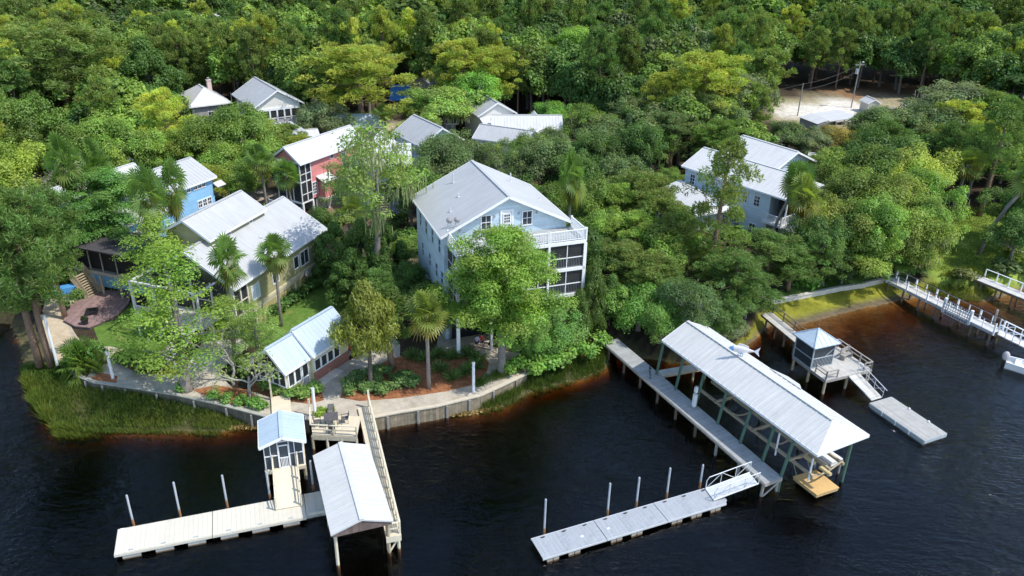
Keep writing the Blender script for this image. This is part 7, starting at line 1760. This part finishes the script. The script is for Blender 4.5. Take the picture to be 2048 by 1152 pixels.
for (x,y,st),ok,rd in zip(cand,onland,onroad):
    if not ok or rd or inhouse(x,y) or (x>44 and 66<y<104 and x-44>(y-80)*.25): continue
    deep=y>125 or x<-62-.0*(y) and y>78 
    h=rf.uniform(10.5,15.5) if y>138 else rf.uniform(8,12) if y>100 else rf.uniform(5,8.5)
    if x<-55 and y>90: h=rf.uniform(9.5,13)
    if blocked(x,y,h,2.8):
        h2=h*.45
        if y<150 and not blocked(x,y,h2,1.8) and h2>3: h=h2
        else: continue
    near=[1 for hx_,hy_,hr in heroes if abs(hx_-x)<3.2 and abs(hy_-y)<3.2]
    if near: continue
    px,py=proj((x,y,GZ+h))
    if px<-140 or px>2190: 
        if y>232: continue
    pz=proj((x,y,GZ+h*1.0))[1]
    if pz<-70 and y>232: continue
    (fill if (y<232 and -60<px<2110 and py>-40) else far).append((x,y,h,px,py))
fill.sort(key=lambda c:c[1])
nb=npn=0
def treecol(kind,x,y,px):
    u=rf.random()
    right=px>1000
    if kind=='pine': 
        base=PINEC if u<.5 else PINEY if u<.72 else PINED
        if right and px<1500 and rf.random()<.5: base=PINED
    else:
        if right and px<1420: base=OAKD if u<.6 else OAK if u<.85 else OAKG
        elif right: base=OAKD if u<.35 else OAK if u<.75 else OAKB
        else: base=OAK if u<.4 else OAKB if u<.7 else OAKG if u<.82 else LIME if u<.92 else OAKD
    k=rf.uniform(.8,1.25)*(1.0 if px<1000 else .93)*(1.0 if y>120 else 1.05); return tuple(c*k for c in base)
NF={'oak':0,'pine':0}
for x,y,h,px,py in fill:
    pinep=.42 if px<1000 else .30 if px<1450 else .5
    kind='pine' if rf.random()<pinep and y>95 else 'oak'
    if y<95 and rf.random()<.25: kind='oak'
    if NF[kind]>=(150 if kind=='pine' else 225): far.append((x,y,h,px,py)); continue
    NF[kind]+=1
    col=treecol(kind,x,y,px)
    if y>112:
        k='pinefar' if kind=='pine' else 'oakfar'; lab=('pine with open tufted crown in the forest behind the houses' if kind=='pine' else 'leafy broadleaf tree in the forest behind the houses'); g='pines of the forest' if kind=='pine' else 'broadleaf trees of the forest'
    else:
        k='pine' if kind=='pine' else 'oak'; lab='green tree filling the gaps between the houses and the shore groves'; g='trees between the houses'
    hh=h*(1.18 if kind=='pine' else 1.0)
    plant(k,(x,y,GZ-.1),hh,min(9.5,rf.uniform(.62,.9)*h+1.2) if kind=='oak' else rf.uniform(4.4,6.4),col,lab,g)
# the rest of the wood, one mass
Vs=[];Cs=[];r=np.random.RandomState(4)
lib={}
for k in ('oakfar','pinefar'):
    for pr in PROTO[k]:
        cr=[c for c in pr.children if c.name.startswith('crown')][0]; me=cr.data; n=len(me.vertices); v=np.empty(n*3,np.float32); me.vertices.foreach_get('co',v); c=np.empty(n*4,np.float32); me.color_attributes['tint'].data.foreach_get('color',c)
        v=v.reshape(-1,4,3); c=c.reshape(-1,4,4)[...,:3]; s_=r.permutation(len(v))[:int(len(v)*.22)]
        vv=v[s_]; m=vv.mean(1,keepdims=True); vv=m+(vv-m)*1.8
        lib.setdefault(k,[]).append((vv,c[s_]))
far=far[:900]
for x,y,h,px,py in far:
    kind='pine' if rf.random()<.4 else 'oak'; k=kind+'far'; v,c=lib[k][r.randint(len(lib[k]))]; a=r.rand()*6.28; ca,sa=math.cos(a),math.sin(a)
    s=h/PHEIGHT[k]; w=s*r.uniform(.9,1.25); V2=np.stack([(v[...,0]*ca-v[...,1]*sa)*w+x,(v[...,0]*sa+v[...,1]*ca)*w+y,v[...,2]*s*(1.15 if kind=='pine' else 1)+GZ],-1)
    Vs.append(V2.reshape(-1,3)); Cs.append((c*np.array([1.9,1.8,2.1])*np.array(treecol(kind,x,y,px))).reshape(-1,3))
if Vs:
    o=leafmesh('distant_forest',np.concatenate(Vs),np.concatenate(Cs),LEAFA); tag(o,'far mass of mixed forest beyond the nearer trees',None,kind='stuff')
print('FILL',NF,'FAR',len(far))
# undergrowth beneath the grove edges
lab='low dark bush growing between the trees'
nsh=0
for (x,y,st) in cand:
    if nsh>110 or y>125: continue
    x+=rf.uniform(-3,3); y+=rf.uniform(-3,3)
    if not (pip(landp,np.array([x]),np.array([y]))[0]) or inhouse(x,y,-1.2) or blocked(x,y,1.2,.8): continue
    plant('shrub',(x,y,GZ),rf.uniform(1.2,2.4),rf.uniform(2.2,3.8),tuple(c*rf.uniform(.6,1.1) for c in OAK),lab,'undergrowth bushes between the trees'); nsh+=1
# remove the pattern trees
for ps in PROTO.values():
    for p in ps:
        for c in list(p.children): bpy.data.objects.remove(c)
        bpy.data.objects.remove(p)
# ================= light, sky, camera =================
w=bpy.data.worlds.new('World'); scene.world=w; w.use_nodes=True; nt=w.node_tree
sky=nt.nodes.new('ShaderNodeTexSky'); sky.sky_type='NISHITA'; sky.sun_disc=False
EL=math.radians(56); AZ=math.radians(108)   # azimuth measured clockwise from +Y
sky.sun_elevation=EL; sky.sun_rotation=AZ; sky.air_density=1.0; sky.dust_density=.6; sky.ozone_density=1.0
bg=nt.nodes['Background']; nt.links.new(sky.outputs[0],bg.inputs[0]); bg.inputs[1].default_value=.15
sd=bpy.data.lights.new('sun','SUN'); sd.energy=2.35; sd.angle=math.radians(.53); sd.color=(1,.95,.87)
so=bpy.data.objects.new('sun',sd); COL.objects.link(so)
dv=Vector((math.sin(AZ)*math.cos(EL),math.cos(AZ)*math.cos(EL),math.sin(EL))); so.rotation_euler=dv.to_track_quat('Z','Y').to_euler(); so.location=dv*100
cd=bpy.data.cameras.new('camera'); cam=bpy.data.objects.new('camera',cd); COL.objects.link(cam); scene.camera=cam
cd.sensor_fit='HORIZONTAL'; cd.sensor_width=36; cd.lens=F/2048*36; cd.clip_end=3000; cd.clip_start=.5
R=Matrix.Rotation(PI/2-PITCH,4,'X'); cam.matrix_world=Matrix.Translation((0,0,H))@R@Matrix.Rotation(ROLL,4,'Z')
vs=scene.view_settings; scene.display_settings.display_device='sRGB'; vs.view_transform='Standard'; vs.look='None'; vs.exposure=.98; vs.gamma=1
scene.cycles.max_bounces=8; scene.cycles.transparent_max_bounces=12; scene.cycles.diffuse_bounces=3; scene.cycles.volume_bounces=0
